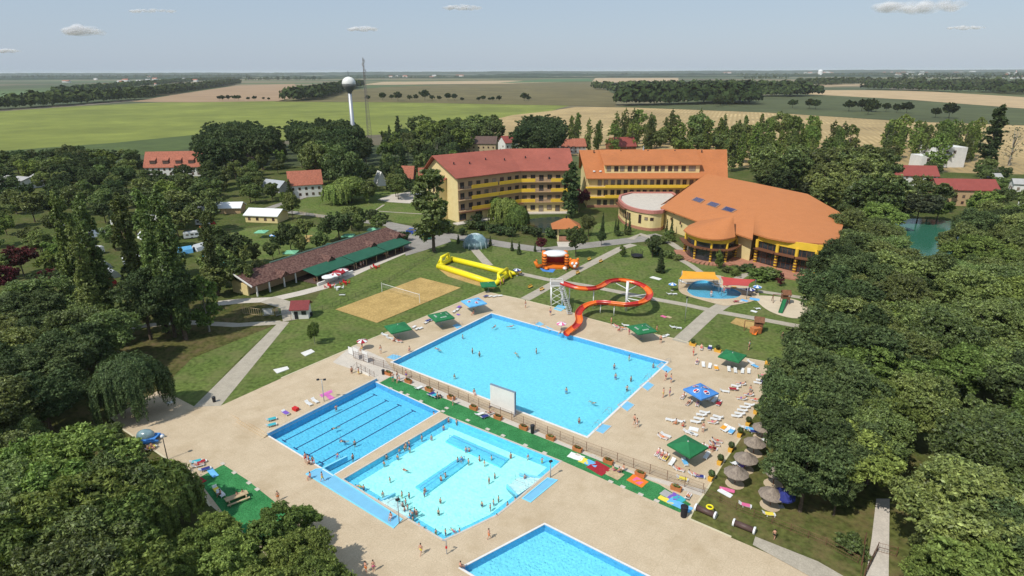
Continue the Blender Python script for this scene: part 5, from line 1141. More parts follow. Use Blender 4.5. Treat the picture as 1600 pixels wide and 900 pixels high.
def caravan(px,head,lb):
    c=G(*px); r=empty('caravan',c); u=unit(head); n=Vector((-u.y,u.x,0)); rz=math.atan2(u.y,u.x); mb=MB(); mb.prism([c-u*2.8-n*1.15,c+u*2.8-n*1.15,c+u*2.8+n*1.15,c-u*2.8+n*1.15],.45,2.5); mb.prism([c-u*2.5-n*.95,c+u*2.5-n*.95,c+u*2.5+n*.95,c-u*2.5+n*.95],2.5,2.75); build('body',mb,M['white'],r)
    for s in(-1.5,.2,1.8): build('window',MB().box(Zv(c+u*s-n*1.17,1.7),(1,.04,.6),rz),M['glass'],r)
    for s in(-1.1,1.1): build('wheel',MB().tube([Zv(c+n*s-n*.1,.35),Zv(c+n*s+n*.1,.35)],.35,10),M['dark'],r)
    reg(r,lb,'caravan','caravans of the campsite',px)
for i,(x,y) in enumerate(((152,368),(150,396),(163,418),(208,412),(247,343),(278,344),(311,330),(186,352),(226,372),(300,372),(98,352),(265,370),(122,378),(318,352),(176,432))):
    if i%2: caravan((x,y),60+40*(i%3),'white caravan glimpsed between the campsite trees')
    else: tent((x,y),3.6,5,2.6,30+50*(i%3),'white' if i%4==0 else 'greymetal','pale tent glimpsed between the campsite trees')
for x,y,m in((326,408,'teal'),(340,404,'white'),(345,396,'white'),(200,388,'orange'),(168,446,'crimson'),(322,362,'orange'),(329,350,'crimson'),(290,395,'lightblue'),(230,405,'white'),(312,390,'white'),(352,412,'teal'),(256,398,'white')): tent((x,y),3.4,4.4,2.4,(x*7)%180,m,'%s tent at the campsite behind the restaurant'%('pale' if m=='white' else m))
# small fair-weather clouds far off
cm=bpy.data.materials.new('cloud'); cm.use_nodes=True; cn=cm.node_tree; cb=cn.nodes['Principled BSDF']; cb.inputs['Base Color'].default_value=(1,.98,.96,1); cb.inputs['Roughness'].default_value=1; cb.inputs['Specular IOR Level'].default_value=0
ct=_nn(cn,'ShaderNodeBsdfTransparent'); ctl=_nn(cn,'ShaderNodeBsdfTranslucent'); ctl.inputs[0].default_value=(.95,.95,.97,1); cmx=_nn(cn,'ShaderNodeMixShader'); cmx.inputs[0].default_value=.45; cn.links.new(cb.outputs[0],cmx.inputs[1]); cn.links.new(ctl.outputs[0],cmx.inputs[2]); cx=_nn(cn,'ShaderNodeMixShader'); cl_=_nn(cn,'ShaderNodeLayerWeight'); cl_.inputs[0].default_value=.35; cno=_nn(cn,'ShaderNodeTexNoise'); cno.inputs['Scale'].default_value=.006; cno.inputs['Detail'].default_value=6; cc_=_nn(cn,'ShaderNodeTexCoord'); cn.links.new(cc_.outputs['Object'],cno.inputs['Vector'])
ad=_nn(cn,'ShaderNodeMath',operation='ADD'); cn.links.new(cl_.outputs['Facing'],ad.inputs[0]); cn.links.new(cno.outputs[0],ad.inputs[1]); mr_=_nn(cn,'ShaderNodeMapRange'); mr_.inputs[1].default_value=.5; mr_.inputs[2].default_value=1.05; mr_.inputs[3].default_value=.74; mr_.inputs[4].default_value=1
cn.links.new(ad.outputs[0],mr_.inputs[0]); cn.links.new(mr_.outputs[0],cx.inputs[0]); cn.links.new(cmx.outputs[0],cx.inputs[1]); cn.links.new(ct.outputs[0],cx.inputs[2]); cn.links.new(cx.outputs[0],cn.nodes['Material Output'].inputs[0])
for x,y,w_,h_,lb in((130,50,36,20,'small ragged white cloud high on the left'),(568,46,38,12,'small flat white cloud above the radio mast'),(722,13,50,12,'thin white cloud at the top centre'),(1437,12,95,26,'largest white cloud, top right corner'),(238,18,54,9,'faint white cloud streak at the top left'),(1508,44,40,8,'faint small cloud below the largest one'),(10,80,24,8,'faint small cloud at the left edge')):
    d_=ray(x,y); D_=14000/d_.length; c=Vector((0,0,CAM_Z))+d_*D_; mpx=14000/945; rg=random.Random(x); mb=MB()
    for i in range(46):
        t=rg.uniform(-.5,.5); s=(1-abs(t)*1.5)*h_*mpx*.5; mb.ball(c+Vector((t*w_*mpx,rg.uniform(-1,1)*h_*mpx*.5,(rg.uniform(-.3,.6))*s)),max(.26*h_*mpx,s*rg.uniform(.35,.7)),10,7,(1.6,1,.75))
    o=build('cloud',mb,cm,smooth=True); tag(o,lb,'cloud')
# ================================================================== far woods: one mass each
def wood(px,h,sp,label,seed,leafm='leaf_far',n=46,rows=2,leaf=None):
    """a band of trees along the picked ground line; far-off wood that reads as one mass"""
    rg=np.random.default_rng(seed); pts=[G(*p) for p in px]; C=[];N=[];S=[]; h*=1.75 if seed<20 else 1; sp*=1.2 if seed<20 else 1
    for a,b in zip(pts,pts[1:]):
        L=(b-a).length; k=max(1,int(L/sp)); nn=Vector((-(b-a).y,(b-a).x,0)).normalized()
        for i in range(k):
            for r in range(rows):
                c=a.lerp(b,(i+rg.uniform(0,1))/k)+nn*((r-rows/2)*sp*1.1+rg.uniform(-.5,.5)*sp); hh=h*rg.uniform(.6,1.15); rr=hh*rg.uniform(.42,.62)
                d=rg.normal(size=(n,3)); d[:,2]=abs(d[:,2]+.1); d/=np.linalg.norm(d,axis=1)[:,None]
                C.append(d*np.array([rr,rr,hh*.62])*rg.uniform(.75,1.1,(n,1))+np.array([c.x,c.y,hh*.34])); N.append(d+rg.normal(size=(n,3))*.35); S.append(np.full(n,hh*.36)*rg.uniform(.6,1.3,n))
    C=np.concatenate(C);N=np.concatenate(N);N/=np.linalg.norm(N,axis=1)[:,None]; me=leafmesh('wood',C,N,np.concatenate(S),M[leafm],seed,1.2)
    o=link('wood',me,None,(0,0,0)); tag(o,label,'wood',None,'stuff'); return o
wood([(-250,178),(-60,174),(0,171),(70,166),(150,160),(210,155)],15,12,'dense dark wood along the left edge of the bright field',1,rows=3)
wood([(208,153),(260,146),(310,139),(366,131)],14,13,'dark belt of trees running towards the horizon above the brown field',2,rows=3)
wood([(90,150),(140,142),(220,134),(300,127),(370,124)],13,20,'thin far tree belt in front of the left village',3,rows=3)
wood([(444,158),(470,157),(500,150),(530,141),(556,136)],16,12,'dark clump of trees left of the water tower ball',4,rows=3)
wood([(930,139),(960,141),(1000,138)],15,13,'left tip of the big dark wood',5,rows=2)
wood([(962,164),(1020,163),(1080,162),(1150,158),(1155,164)],19,12,'front edge of the big dark wood behind the poplars',6,rows=4)
wood([(1000,150),(1080,148),(1160,149),(1200,151),(1253,149)],18,13,'middle of the big dark wood right of centre',7,rows=5)
wood([(960,146),(1050,140),(1150,138),(1250,142)],16,16,'rear of the big dark wood right of centre',17,rows=4)
wood([(1255,134),(1330,131),(1400,132),(1500,134),(1620,136),(1800,140)],16,22,'long dark wood below the far town on the right',8,rows=4)
wood([(1360,139),(1430,141),(1500,144),(1560,143),(1620,148),(1800,150)],15,18,'nearer dark belt of trees at the right edge',9,rows=4)
for i,(y,x0,x1,h,lb) in enumerate(((116.5,-400,560,20,'faint line of far woods under the left horizon'),(119.5,-400,420,16,'far hedges and woods above the left village'),(115,500,1250,18,'faint line of far woods at the centre of the horizon'),(119,860,1240,14,'grey-green far woods above the big wood'),(113.2,400,2000,22,'hazy blue woods right on the horizon'),(116,1180,2000,16,'faint woods around the far town'),(121,1150,2000,14,'dark far belt just below the far town'),(124.5,380,560,13,'short far belt left of the mast'),(121.5,560,800,10,'thin far hedge right of the mast'),(126,1160,1260,14,'far belt between big wood and town'),(127,1400,2000,15,'far belt right of the town'))):
    rg_=random.Random(i); X=x0; pts=[]
    while X<x1: pts.append((X,y-(X-800)*.0046+rg_.uniform(-.4,.4))); X+=60
    wood(pts,h*2.3,45+max(0,(124-y))*7,lb,30+i,n=16,rows=3)
# single trees and bushes among the fields
def ft(L,desc,h0,h1):
    for x,y,h in L: tree('fb',x,y,h*1.35,base=1,desc=desc,group='trees among the fields')
ft([(575,157,9),(598,157,13),(612,156,9),(622,158,15),(640,157,9),(650,157,10),(664,157,17),(675,157,9),(686,157,8),(700,157,12),(710,157,11),(722,158,6),(748,158,7),(755,158,9),(765,158,6),(770,158,7),(780,158,9),(819,158,13),(826,158,8)],'small round tree along the far edge of the bright field',0,0)
ft([(343,157,8),(348,157,9),(357,157,9),(367,157,9),(373,157,9),(388,157,6),(398,157,8),(412,156,5),(420,157,5)],'small bush at the foot of the brown field',0,0)
ft([(1238,169,11),(1264,170,12),(1274,171,12),(1326,174,13),(1346,174,14),(1354,174,15),(1362,175,14),(1368,175,9),(1384,175,10),(1401,176,10),(1416,177,12),(1356,179,11),(1482,185,15),(1461,184,10)],'dark tree in the right olive field',0,0)
ft([(1120,167,12),(1126,165,14),(1140,166,13)],'tree standing just before the big dark wood',0,0)
# ================================================================== village and park trees (middle distance)
HS=[[(222,232),(318,222),(322,272),(222,275)],[(440,243),(500,236),(502,300),(440,306)]]
grove([(316,200),(420,185),(430,215),(430,238),(330,250),(316,236)],15,(20,25),[('md',3)],201,(.9,1.1),.55)
grove([(460,175),(545,168),(552,240),(555,262),(520,292),(506,262),(470,236),(455,215)],14,(20,27),[('md',3),('mb',1)],202,(.75,.95),.55)
for x,y,h in((622,202,22),(676,208,20),(646,206,19)): tree('mc',x,y,h,1.0,.45,group='dark conifers behind the village')
grove([(560,190),(720,178),(722,225),(700,262),(640,258),(560,240)],10.5,(10,18),[('mb',2),('md',2),('mc',2),('ml',1),('fd',1)],203,(.7,.9),.55,[[(575,205),(600,205),(600,260),(575,260)]])
grove([(655,186),(770,180),(778,210),(720,220),(660,215)],16,(19,26),[('mb',3),('ml',2)],204,(.9,1.1))
grove([(560,258),(700,245),(668,290),(620,296),(560,290)],10,(9,14),[('md',3),('mb',2),('mc',1)],205,(.75,.95),.5,[[(575,272),(596,272),(596,295),(575,295)],[(625,262),(672,262),(672,285),(625,285)]])
grove([(320,240),(440,226),(446,246),(434,262),(370,272),(322,260)],12,(9,14),[('mb',3),('ml',1)],206,(.7,.9),.55,[[(330,232),(370,232),(370,252),(330,252)],[(412,270),(440,262),(440,300),(412,300)]])
grove([(385,262),(435,255),(440,300),(380,312)],11,(7,11),[('mb',2),('md',1)],207,(.8,1.),.5,[[(405,278),(440,272),(440,296),(405,296)]])
tree('mt',486,268,15,1.7,.5,desc='dark fat cypress in front of the orange-roofed cottage'); tree('mt',452,295,10,1.5,.5); tree('mr',505,258,10,.8,.5); tree('md',512,270,13,.8,.5)
tree('wl',546,292,13,1.25,.6,desc='big yellow-green willow left of the paved plaza'); tree('wl',520,300,10,1.0,.6,desc='smaller yellow-green willow beside the big one'); tree('mb',575,300,11,1,.5)
tree('mb',455,322,12,.8,.5); tree('ma',443,318,11,.7,.5); tree('md',528,352,12,1.1,.5); tree('mb',548,340,11,1.0,.5); tree('mb',510,360,9,1.0,.5); tree('md',452,372,12,.8,.5); tree('md',434,378,9,.8,.5)
tree('mo',678,393,29,1.05,base=1,desc='very tall leafy tree in front of the left end of the red-roofed hotel'); tree('mo',676,300,18,.9,.6,desc='tall tree just behind the very tall one by the hotel gable')
tree('mc',616,272,13,.9,.45); tree('mc',612,288,9,.9,.45); tree('mc',580,300,5,.9,.45)
for x,y,h in((565,334,5),(583,336,5),(598,340,4),(620,372,3),(630,368,4)): tree('bd',x,y,h,1,.5)
tree('wl',790,330,12,.85,.55,desc='pale willow in front of the red hotel, by the pond'); tree('wl',808,338,10,.8,.55,desc='lower pale willow just right of the pale willow by the pond'); tree('wl',775,322,9,.7,.55,desc='pale feathery tree left of the pale willow by the pond')
for x,y in((735,350),(752,352),(768,356),(782,360),(798,362),(823,357),(838,362),(862,364)): tree('ba' if x%2 else 'bd',x,y,3.8,1.2,.5)
tree('mp',893,296,24,1.15,.52,desc='very tall dark conifer between the two hotels'); tree('mr',905,310,13,.75,.5,desc='copper tree at the left corner of the orange-roofed hotel')
tree('mt',802,231,13,1.5,.5,desc='dark cypress in front of the small red-roofed house'); tree('mt',872,222,9,1.5,.5)
grove([(815,190),(868,186),(868,225),(820,232)],15,(24,27),[('md',1)],208,(1,1.2))
grove([(858,176),(1082,172),(1085,205),(1070,215),(865,212)],17,(21,29),[('ma',2),('mpl',5)],209,(.85,1.05),.58)
grove([(1010,200),(1100,195),(1170,206),(1165,236),(1000,232)],17,(11,17),[('mb',4),('ml',1)],210,(1,1.2),.55)
grove([(1085,190),(1210,188),(1330,210),(1335,240),(1290,262),(1200,262),(1150,235),(1088,215)],18,(18,29),[('mpl',5),('ma',2),('mb',2)],211,(.85,1.05))
grove([(1150,238),(1200,255),(1330,240),(1400,262),(1410,330),(1330,330),(1260,296),(1180,282)],17,(15,24),[('mb',4),('mo',2),('md',1)],212,(.95,1.2),.52,[[(1384,250),(1460,250),(1460,292),(1384,292)]])
for x,y,h in((1205,290,8),(1272,296,9)): tree('mg',x,y,h,1.2)
tree('mg',1438,322,13,1.15,.55,desc='big grey-leaved willow leaning over the lake')
grove([(1378,190),(1530,190),(1540,225),(1500,240),(1385,232)],16,(17,25),[('ma',3),('mpl',2)],213,(.9,1.1),.58)
grove([(1340,225),(1400,235),(1420,250),(1470,250),(1590,262),(1600,300),(1480,275),(1390,252)],17,(8,12),[('mb',4),('md',2)],214,(1,1.2),.5,[[(1414,218),(1490,212),(1492,260),(1414,262)]])
tree('mp',1555,208,40,1.15,.6,desc='tall leaning dark poplar near the right edge of the photo'); tree('fd',1585,225,26,1.3,.55,desc='tall half-bare tree right of the leaning poplar')
grove([(1440,300),(1560,312),(1700,290),(1750,345),(1600,352),(1500,345),(1440,335)],18,(10,15),[('mb',4),('ml',1)],215,(1,1.2),.5,[[(1455,282),(1548,282),(1548,306),(1455,306)]])
grove([(-60,250),(120,236),(225,245),(330,270),(345,330),(330,352),(230,330),(100,330),(-60,330)],15,(10,15),[('mb',5),('md',3),('ml',1)],216,(1,1.2),.52,[HS[0],[(0,275),(40,272),(40,290),(0,290)]])
tree('mr',118,272,7,1.1,.5)
grove([(330,268),(400,270),(410,310),(340,318)],15,(8,11),[('mb',3)],217,(1,1.1),.5,[[(340,312),(382,312),(382,335),(340,335)]])
for x,y,h in((395,398,8),(470,383,8),(500,378,8),(405,424,8),(478,358,9),(376,404,9),(382,432,9),(425,392,7),(560,352,9),(590,350,8)): tree('mb',x,y,h,.9,.5)
# tall dark poplars and park trees on the left
for x,y,h in((112,405,33),(150,420,34),(205,410,33),(240,415,35),(268,420,36),(330,400,24),(135,450,28)): tree('npo',x,y,h,.95,.5)
grove([(-80,330),(110,335),(330,340),(335,430),(290,470),(200,440),(60,450),(-80,420)],17,(8,11),[('mb',4),('ml',2),('md',1)],218,(1,1.2),.5,[[(138,350),(170,350),(172,430),(138,430)],[(185,395),(222,395),(222,432),(185,432)],[(300,380),(350,385),(350,425),(300,425)]])
grove([(330,372),(372,380),(370,425),(355,455),(330,440)],9,(9,13),[('mb',4),('md',2)],219,(1,1.1),.5)
for x,y,h in((30,405,11),(8,435,10),(78,440,9),(60,380,9)): tree('mr',x,y,h,.9,.5,desc='tree with dark red leaves in the left wood')
grove([(-100,470),(60,480),(165,495),(180,560),(130,640),(0,660),(-100,640)],8.5,(12,16),[('nb',3),('nd',2)],220,(1,1.2),.5)
tree('ma',318,470,15,1.0,.55,desc='slender pale-trunked tree standing alone on the left lawn'); tree('nd',262,470,19,.9,.5); tree('nd',225,480,17,.9,.5)
tree('wi',202,602,13,1.0,.52,desc='dark weeping willow beside the shaded paving')
for x,y,h in((170,690,7),(40,690,9)): tree('nb',x,y,h,.8,.5)
# bottom left corner
for x,y,h,k in((60,735,13,'nl'),(125,735,15,'nl'),(20,790,15,'nb'),(110,820,15,'nl'),(185,770,13,'nb'),(30,880,15,'nl'),(180,850,13,'nl'),(-40,740,14,'nb'),(90,930,15,'nb'),(200,930,13,'nl'),(-30,860,15,'nb'),(70,790,14,'nl'),(140,880,14,'nb')): tree(k,x,y,h,1.0,.55,group='trees in the bottom left corner')
tree('wl',243,770,10,1.0,.6,desc='green willow overhanging the lower left edge of the deck')
for x,y,h in((300,860,8),(360,880,9),(430,830,8.5),(455,870,8),(400,930,9),(500,905,8),(260,905,9),(340,825,6),(490,860,7),(475,810,5)): tree('nl',x,y,h,.95,.6,desc='pale green leafy tree at the bottom edge beside the deck',group='trees in the bottom left corner')
for x,y,h in((1440,288,10),(1393,292,12),(1478,306,9),(1524,318,8),(1428,298,9)): tree('mb',x,y,h,1,.5)
# great mass on the right
MASS=[(1318,330),(1400,340),(1500,350),(1680,330),(1690,1010),(1400,1010),(1392,900),(1400,830),(1300,780),(1245,730),(1240,660),(1240,560),(1300,500),(1320,440),(1330,380)]
HOLES=[[(1392,335),(1480,330),(1505,400),(1465,430),(1400,418)],[(1530,385),(1565,385),(1570,412),(1530,412)],[(1400,712),(1505,712),(1505,792),(1400,792)],[(1440,668),(1500,668),(1500,695),(1440,695)],[(1310,770),(1345,735),(1410,760),(1425,800),(1425,1010),(1300,1010)],[(1510,815),(1560,815),(1560,860),(1510,860)],[(1465,460),(1490,455),(1490,495),(1465,495)]]
grove(MASS,9.2,(11,17),[('nb',6),('nl',2),('nd',1)],221,(1,1.2),.55,HOLES)
grove([(1330,330),(1400,340),(1800,320),(1800,400),(1500,400),(1400,392),(1330,380)],14,(10,14),[('mb',4),('nb',1)],223,(1,1.1),.5,HOLES)
for x,y,h in((1305,420,17),(1300,470,18),(1330,500,18),(1290,545,17),(1262,600,16),(1240,640,15),(1258,690,15),(1262,735,13),(1330,560,18),(1300,620,17),(1300,690,15),(1345,440,17)): tree('nd',x,y,h,1.05,.55,desc='dark dense tree at the near edge of the right wood',group='dark trees at the edge of the right wood')
tree('nd',1310,770,8,.8,.5); tree('ba',1335,850,2.2,1.3,.5)
for x,y,h,k in((1478,850,10,'nb'),(1470,905,9,'nl'),(1530,870,12,'nb'),(1370,690,14,'nb'),(1340,715,13,'nl')): tree(k,x,y,h,1.0,.55)
# garden shrubs and conifers by the pool hall
for x,y,h in((962,353,6),(966,353,5.5),(978,352,6.5),(984,350,7),(1042,355,6.5),(1050,353,7),(942,350,9)): tree('mt',x,y,h,.8,.5,group='slim cypresses by the round annex')
for x,y,h,k in((980,362,2.6,'ba'),(967,364,2.4,'ba'),(1045,364,3,'ba'),(1025,372,3,'bd'),(1038,374,3,'ba'),(1048,372,2.5,'bl')): tree(k,x,y,h,1,.5)
tree('mb',920,352,9,.8,.5); tree('mb',900,378,11,.75,.5,desc='rounded tree in front of the garden pavilion'); tree('mr',846,381,6,.7,.5); tree('md',1020,385,8,.8,.5); tree('mt',1033,408,8,1.3,.5,desc='dark cypress bush on the lawn above the slide'); tree('md',940,372,6,.7,.5)
for x,y,h in((800,384,4),(811,388,4.6),(766,376,3.6),(716,373,3.8),(836,386,3.4)): tree('mc',x,y,h,.8,.5,desc='young conifer beside the road behind the inflatables')
tree('ns',973,392,4.5,.8,.5); tree('ns',1124,405,6.5,.7,.5); tree('br',1220,437,4,1,.5); tree('br',1176,424,2.5,1,.5)
for x,y,h,k,wf in((1198,424,3,'ba',2.2),(1186,428,3,'bl',2.),(1165,418,2.6,'bd',1.6),(1150,426,1.6,'bl',2.0),(1135,421,2,'ba',1.3),(1046,396,3,'ba',1.2),(1025,392,3,'bd',1.3),(1060,402,2,'ba',1.3),(1210,430,2.4,'ba',1.6)): tree(k,x,y,h,wf,.5)
for x,y,h in((940,256,7),(700,357,4),(722,362,3),(745,340,4)): tree('bd',x,y,h,1,.5)
tree('nl',490,520,6,.6,.5,desc='small sparse tree on the lawn near the gate kiosk'); 
# ================================================================== fences
def fence(name,pts,h,step,label,rails=(.15,1.0,1.75),m='fence',bars=0,r=.04,mesh=False):
    W_=[G(*p) for p in pts]; root=empty(name,W_[0],label,'fence'); P_=[]
    for a,b in zip(W_,W_[1:]):
        k=max(1,round((b-a).length/step)); P_+=[a.lerp(b,i/k) for i in range(k)]
    P_.append(W_[-1])
    for p in P_: build('post',MB().tube([p,Zv(p,h)],r,6),M[m],root)
    for z_ in rails:
        mb=MB()
        for a,b in zip(P_,P_[1:]): mb.tube([Zv(a,z_),Zv(b,z_)],r*.6,4)
        build('rail',mb,M[m],root)
    if bars:
        mb=MB()
        for a,b in zip(P_,P_[1:]):
            k=int((b-a).length/bars)
            for i in range(k): q=a.lerp(b,(i+.5)/k); mb.tube([Zv(q,rails[0]),Zv(q,rails[-1])],.012,3,cap=False)
        o=build('wire_mesh',mb,M[m],root); o['kind']='stuff' if False else 'thing'; del o['kind']
    return root
fence('metal_fence',[(553,560),(616,580),(765,643),(916,705),(1098,771)],1.9,2.7,'rust-brown metal rail fence between the big pool and the green carpet',rails=(.12,.7,1.3,1.85),bars=.16)
fence('wire_fence',[(1100,772),(1150,797),(1235,830),(1290,852),(1340,880)],1.3,3,'low brown wire fence running down the dry grass, lower right',rails=(.1,.6,1.2),m='fence',bars=.25,r=.035)
fence('wire_fence',[(455,500),(520,480),(600,445),(662,408),(700,385)],1.3,3.2,'thin dark wire fence across the lawn behind the sand court',rails=(.1,1.2),m='dark',bars=.3,r=.03)
fence('steel_fence',[(1349,905),(1370,862),(1400,870)],1.6,2,'dark steel fence at the concrete path, bottom right',rails=(.15,.8,1.5),m='fence',bars=.3,r=.05)
fence('steel_fence',[(1340,920),(1350,850)],2.0,4,'rusty sloping steel rail beside the concrete path',rails=(1.9,),m='fence',r=.06)
fence('wood_fence',[(466,334),(520,345)],1.8,2,'weathered board fence on the far side of the restaurant garden',rails=(.3,1.0,1.7),m='woodpale',bars=.12)
fence('railing',[(552,580),(558,574),(585,589)],1.3,1.6,'brown railing at the head of the lap pool',rails=(.1,1.2),bars=.5)
o=build('banner',MB().box(G(569,588)+Vector((0,0,.65)),(3.2,.05,1.0),R(-37)),M['whitewall']); tag(o,'white banner on the railing at the head of the lap pool','banner')
for i,(a,b,h,l) in enumerate((((545,553),(552,556),1.7,'small white board, first of the three at the fence end'),((553,558),(561,562),2.3,'tall white board, middle of the three at the fence end'),((567,563),(575,567),2.3,'tall white board, last of the three at the fence end'))):
    A,B=G(*a),G(*b); bd=empty('board',(A+B)/2,l,'board'); dd=B-A; rz=math.atan2(dd.y,dd.x); build('panel',MB().box(Zv((A+B)/2,h/2+.2),(dd.length,.06,h),rz),M['white'],bd)
    mb=MB(); mb.tube([A,Zv(A,h)],.04,5); mb.tube([B,Zv(B,h)],.04,5); build('frame',mb,M['greymetal'],bd)
A,B=G(766,641),G(806,652); A,B=G(767,636),G(805,650); bd=empty('screen_board',(A+B)/2,'big blank white screen board standing in the edge of the big pool','screen'); dd=B-A; rz=math.atan2(dd.y,dd.x)
build('panel',MB().box(Zv((A+B)/2,2.7),(dd.length,.3,4.6),rz),M['whitewall'],bd); mb=MB(); mb.box(Zv((A+B)/2,5.05),(dd.length+.1,.4,.12),rz); mb.box(Zv(B,2.7),(.12,.4,4.8),rz); build('edging',mb,mat('slate_edge',(.2,.25,.33),.6,.1,1),bd)
mb=MB(); 
for q in(A,B): mb.box(Zv(q,.2),(.2,1.2,.4),rz)
build('foot',mb,M['greymetal'],bd)
# ================================================================== lamp posts, bins, tubes, benches
def lamp(px,top,kind,label):
    p=G(*px); h=vz(p,*top)[1]; r=empty('lamp_post',p,label,'lamp post'); build('pole',MB().tube([p,Zv(p,h)],[.09,.06],8),M['greymetal'] if kind!='globe' else M['dark'],r,smooth=True)
    if kind=='globe': build('globe',MB().ball(Zv(p,h+.15),.33),M['white'],r,smooth=True)
    elif kind=='twin':
        build('arm',MB().tube([Zv(p-Vector((.6,0,0)),h),Zv(p+Vector((.6,0,0)),h+.1)],.04,5),M['dark'],r)
        for s in(-.7,.6): build('lamp_head',MB().box(Zv(p+Vector((s,0,0)),h),(.5,.35,.25),.3),M['dark'],r)
    else:
        build('lamp_head',MB().box(Zv(p,h+.05),(.55,.35,.22),.5),M['dark'],r)
    return r
lamp((507,631),(504,593),'twin','lamp post with two dark floodlights above the lap pool')
lamp((262,718),(252,683),'globe','dark lamp post with a white globe at the lower left deck edge')
lamp((624,818),(621,781),'box','lamp post standing at the lower corner of the pale massage pool')
lamp((860,746),(861,721),'box','lamp post at the right corner of the pale massage pool')
lamp((1070,503),(1068,465),'box','thin lamp post on the lawn between slide and kids pool')
lamp((285,757),(270,730),'box','lamp post hidden among the leaves by the carpet corner')
def bin_(px,label,h=1.0,m='dark',r=.35):
    p=G(*px); b=empty('litter_bin',p,label,'litter bin'); build('body',MB().lathe(p,[(r*.8,0),(r,h)],10),M[m],b); build('lid',MB().lathe(p,[(r*1.05,h),(r*1.05,h+.08),(r*.5,h+.2)],10),M[m],b)
bin_((335,628),'dark litter bin at the corner of the lawn by the left path'); bin_((599,585),'black litter bin at the left end of the fence'); bin_((832,677),'black litter bin halfway along the green carpet',1.6,r=.4)
bin_((1068,807),'tall dark litter bin at the right end of the green carpet',1.7,'black',.55); bin_((487,494),'dark litter bin beside the gate kiosk')
for a,b,l in(((1087,797),(1117,810),'brown horizontal roller tube with white ends, nearer the carpet'),((1146,821),(1178,834),'brown horizontal roller tube with white ends, nearer the concrete strip')):
    A,B=G(*a),G(*b); r=empty('roller_tube',(A+B)/2,l,'roller'); build('tube',MB().tube([Zv(A,.55),Zv(B,.55)],.42,14),mat('brown_pvc',(.1,.06,.05),.5,.1,1),r,smooth=True)
    for q in(A,B): d_=(B-A).normalized()*.12; build('end_ring',MB().tube([Zv(q-d_,.55),Zv(q+d_,.55)],.56,14),M['white'],r)
p=G(1108,801); o=build('swim_ring',MB().tube([Zv(p,1.02)+Vector((.45*math.cos(a/12*6.283),.45*math.sin(a/12*6.283),0)) for a in range(13)],.13,8),M['yellowpvc'],smooth=True); tag(o,'yellow swim ring lying on the nearer brown roller tube','swim ring')
def bench(px,head,m='planter'):
    c=G(*px); r=empty('bench',c); u=unit(head); n=Vector((-u.y,u.x,0)); rz=math.atan2(u.y,u.x)
    build('seat',MB().box(Zv(c,.45),(1.9,.5,.07),rz),M[m],r); build('backrest',MB().box(Zv(c+n*.25,.8),(1.9,.07,.4),rz),M[m],r)
    for s in(-.8,.8): build('leg',MB().box(Zv(c+u*s,.22),(.09,.45,.44),rz),M['dark'],r)
    reg(r,'yellow and dark park bench beside the path to the pool hall','bench','park benches along the diagonal path',px)
for p_ in((921,407),(939,410),(903,428),(829,450),(847,454),(812,428)): bench(p_,37)
# trampoline, kiosk tables
p=G(995,402); t=empty('trampoline',p,'small black netted trampoline on the lawn','trampoline'); mb=MB(); mb.tube([Zv(p+Vector((2*math.cos(a/16*6.283),2*math.sin(a/16*6.283),0)),.8) for a in range(17)],.08,6); build('ring',mb,M['dark'],t); build('mat',MB().lathe(Zv(p,.78),[(1.95,0),(1.95,.03)],16),M['black'],t)
mb=MB()
for a in range(8): q=p+Vector((2*math.cos(a*.785),2*math.sin(a*.785),0)); mb.tube([q,Zv(q,2.6)],.05,5)
build('net_post',mb,M['dark'],t); mb=MB()
for a in range(40): q=p+Vector((2*math.cos(a/40*6.283),2*math.sin(a/40*6.283),0)); mb.tube([Zv(q,.8),Zv(q,2.5)],.02,3)
build('net',mb,M['dark'],t)
# ================================================================== planters
for i,(x,y) in enumerate(((1082,540),(1121,550),(1201,570),(1223,582),(1213,596),(1205,607),(1192,629),(1181,645),(1169,664),(1156,681),(1142,704),(1125,724),(1111,749))):
    p=G(x,y); o=dup(PLB,(p.x,p.y,.02),R(-37 if i<3 else 53)+.0,1.35); o.name='planter'; reg(o,'yellow planter with a round bush along the right deck edge' if i>2 else 'yellow planter with a round bush at the lawn edge','planter','yellow planters around the sunning deck',(x,y))
for i,(x,y) in enumerate(((607,586),(638,598),(670,611),(705,624),(740,640),(778,655),(818,671),(860,687),(902,705),(950,724),(1000,744),(1056,766))):
    p=G(x,y); o=dup(PLF,(p.x,p.y,.02),R(-35),1.45); o.name='planter'; reg(o,'terracotta planter trough along the fence by the green carpet','planter','terracotta planters along the fence',(x,y))
# ================================================================== parasols
def pat(q,lab,z_=0): return q
def giant(px,r,h,m,label,rz=R(37),drop=.75,val=.3): c=G(*px); return parasol('parasol',c,r,h,M[m],label,square=1,rz=rz,drop=drop,val=val)
U={}
U['a']=giant((1072,718),2.35,2.7,'green','giant square green parasol nearest the lower right corner of the deck',drop=.9)
U['b']=giant((1093,630),2.35,2.7,'blue','giant square blue parasol with round red and white emblems',R(30))
U['c']=giant((1142,573),2.3,2.7,'green','giant green parasol by the lawn edge, right of the big pool',R(50))
U['d']=giant((1002,530),2.6,2.8,'green','giant green parasol with white writing below the slide',R(20))
U['e']=giant((690,510),2.6,2.8,'green','giant green parasol with white writing at the far left deck edge, right one',R(30))
U['f']=giant((623,528),2.6,2.8,'green','giant dark green parasol left of the writing one, by the sand court',R(30))
U['g']=giant((741,487),2.6,2.8,'lightblue','giant light blue parasol with emblems at the far corner of the big pool',R(30))
def emblem(px,h,kind,rz,s=.55,par=None,tilt=.27):
    """round two-tone badge or a patch of white lettering printed on a canopy"""
    pass
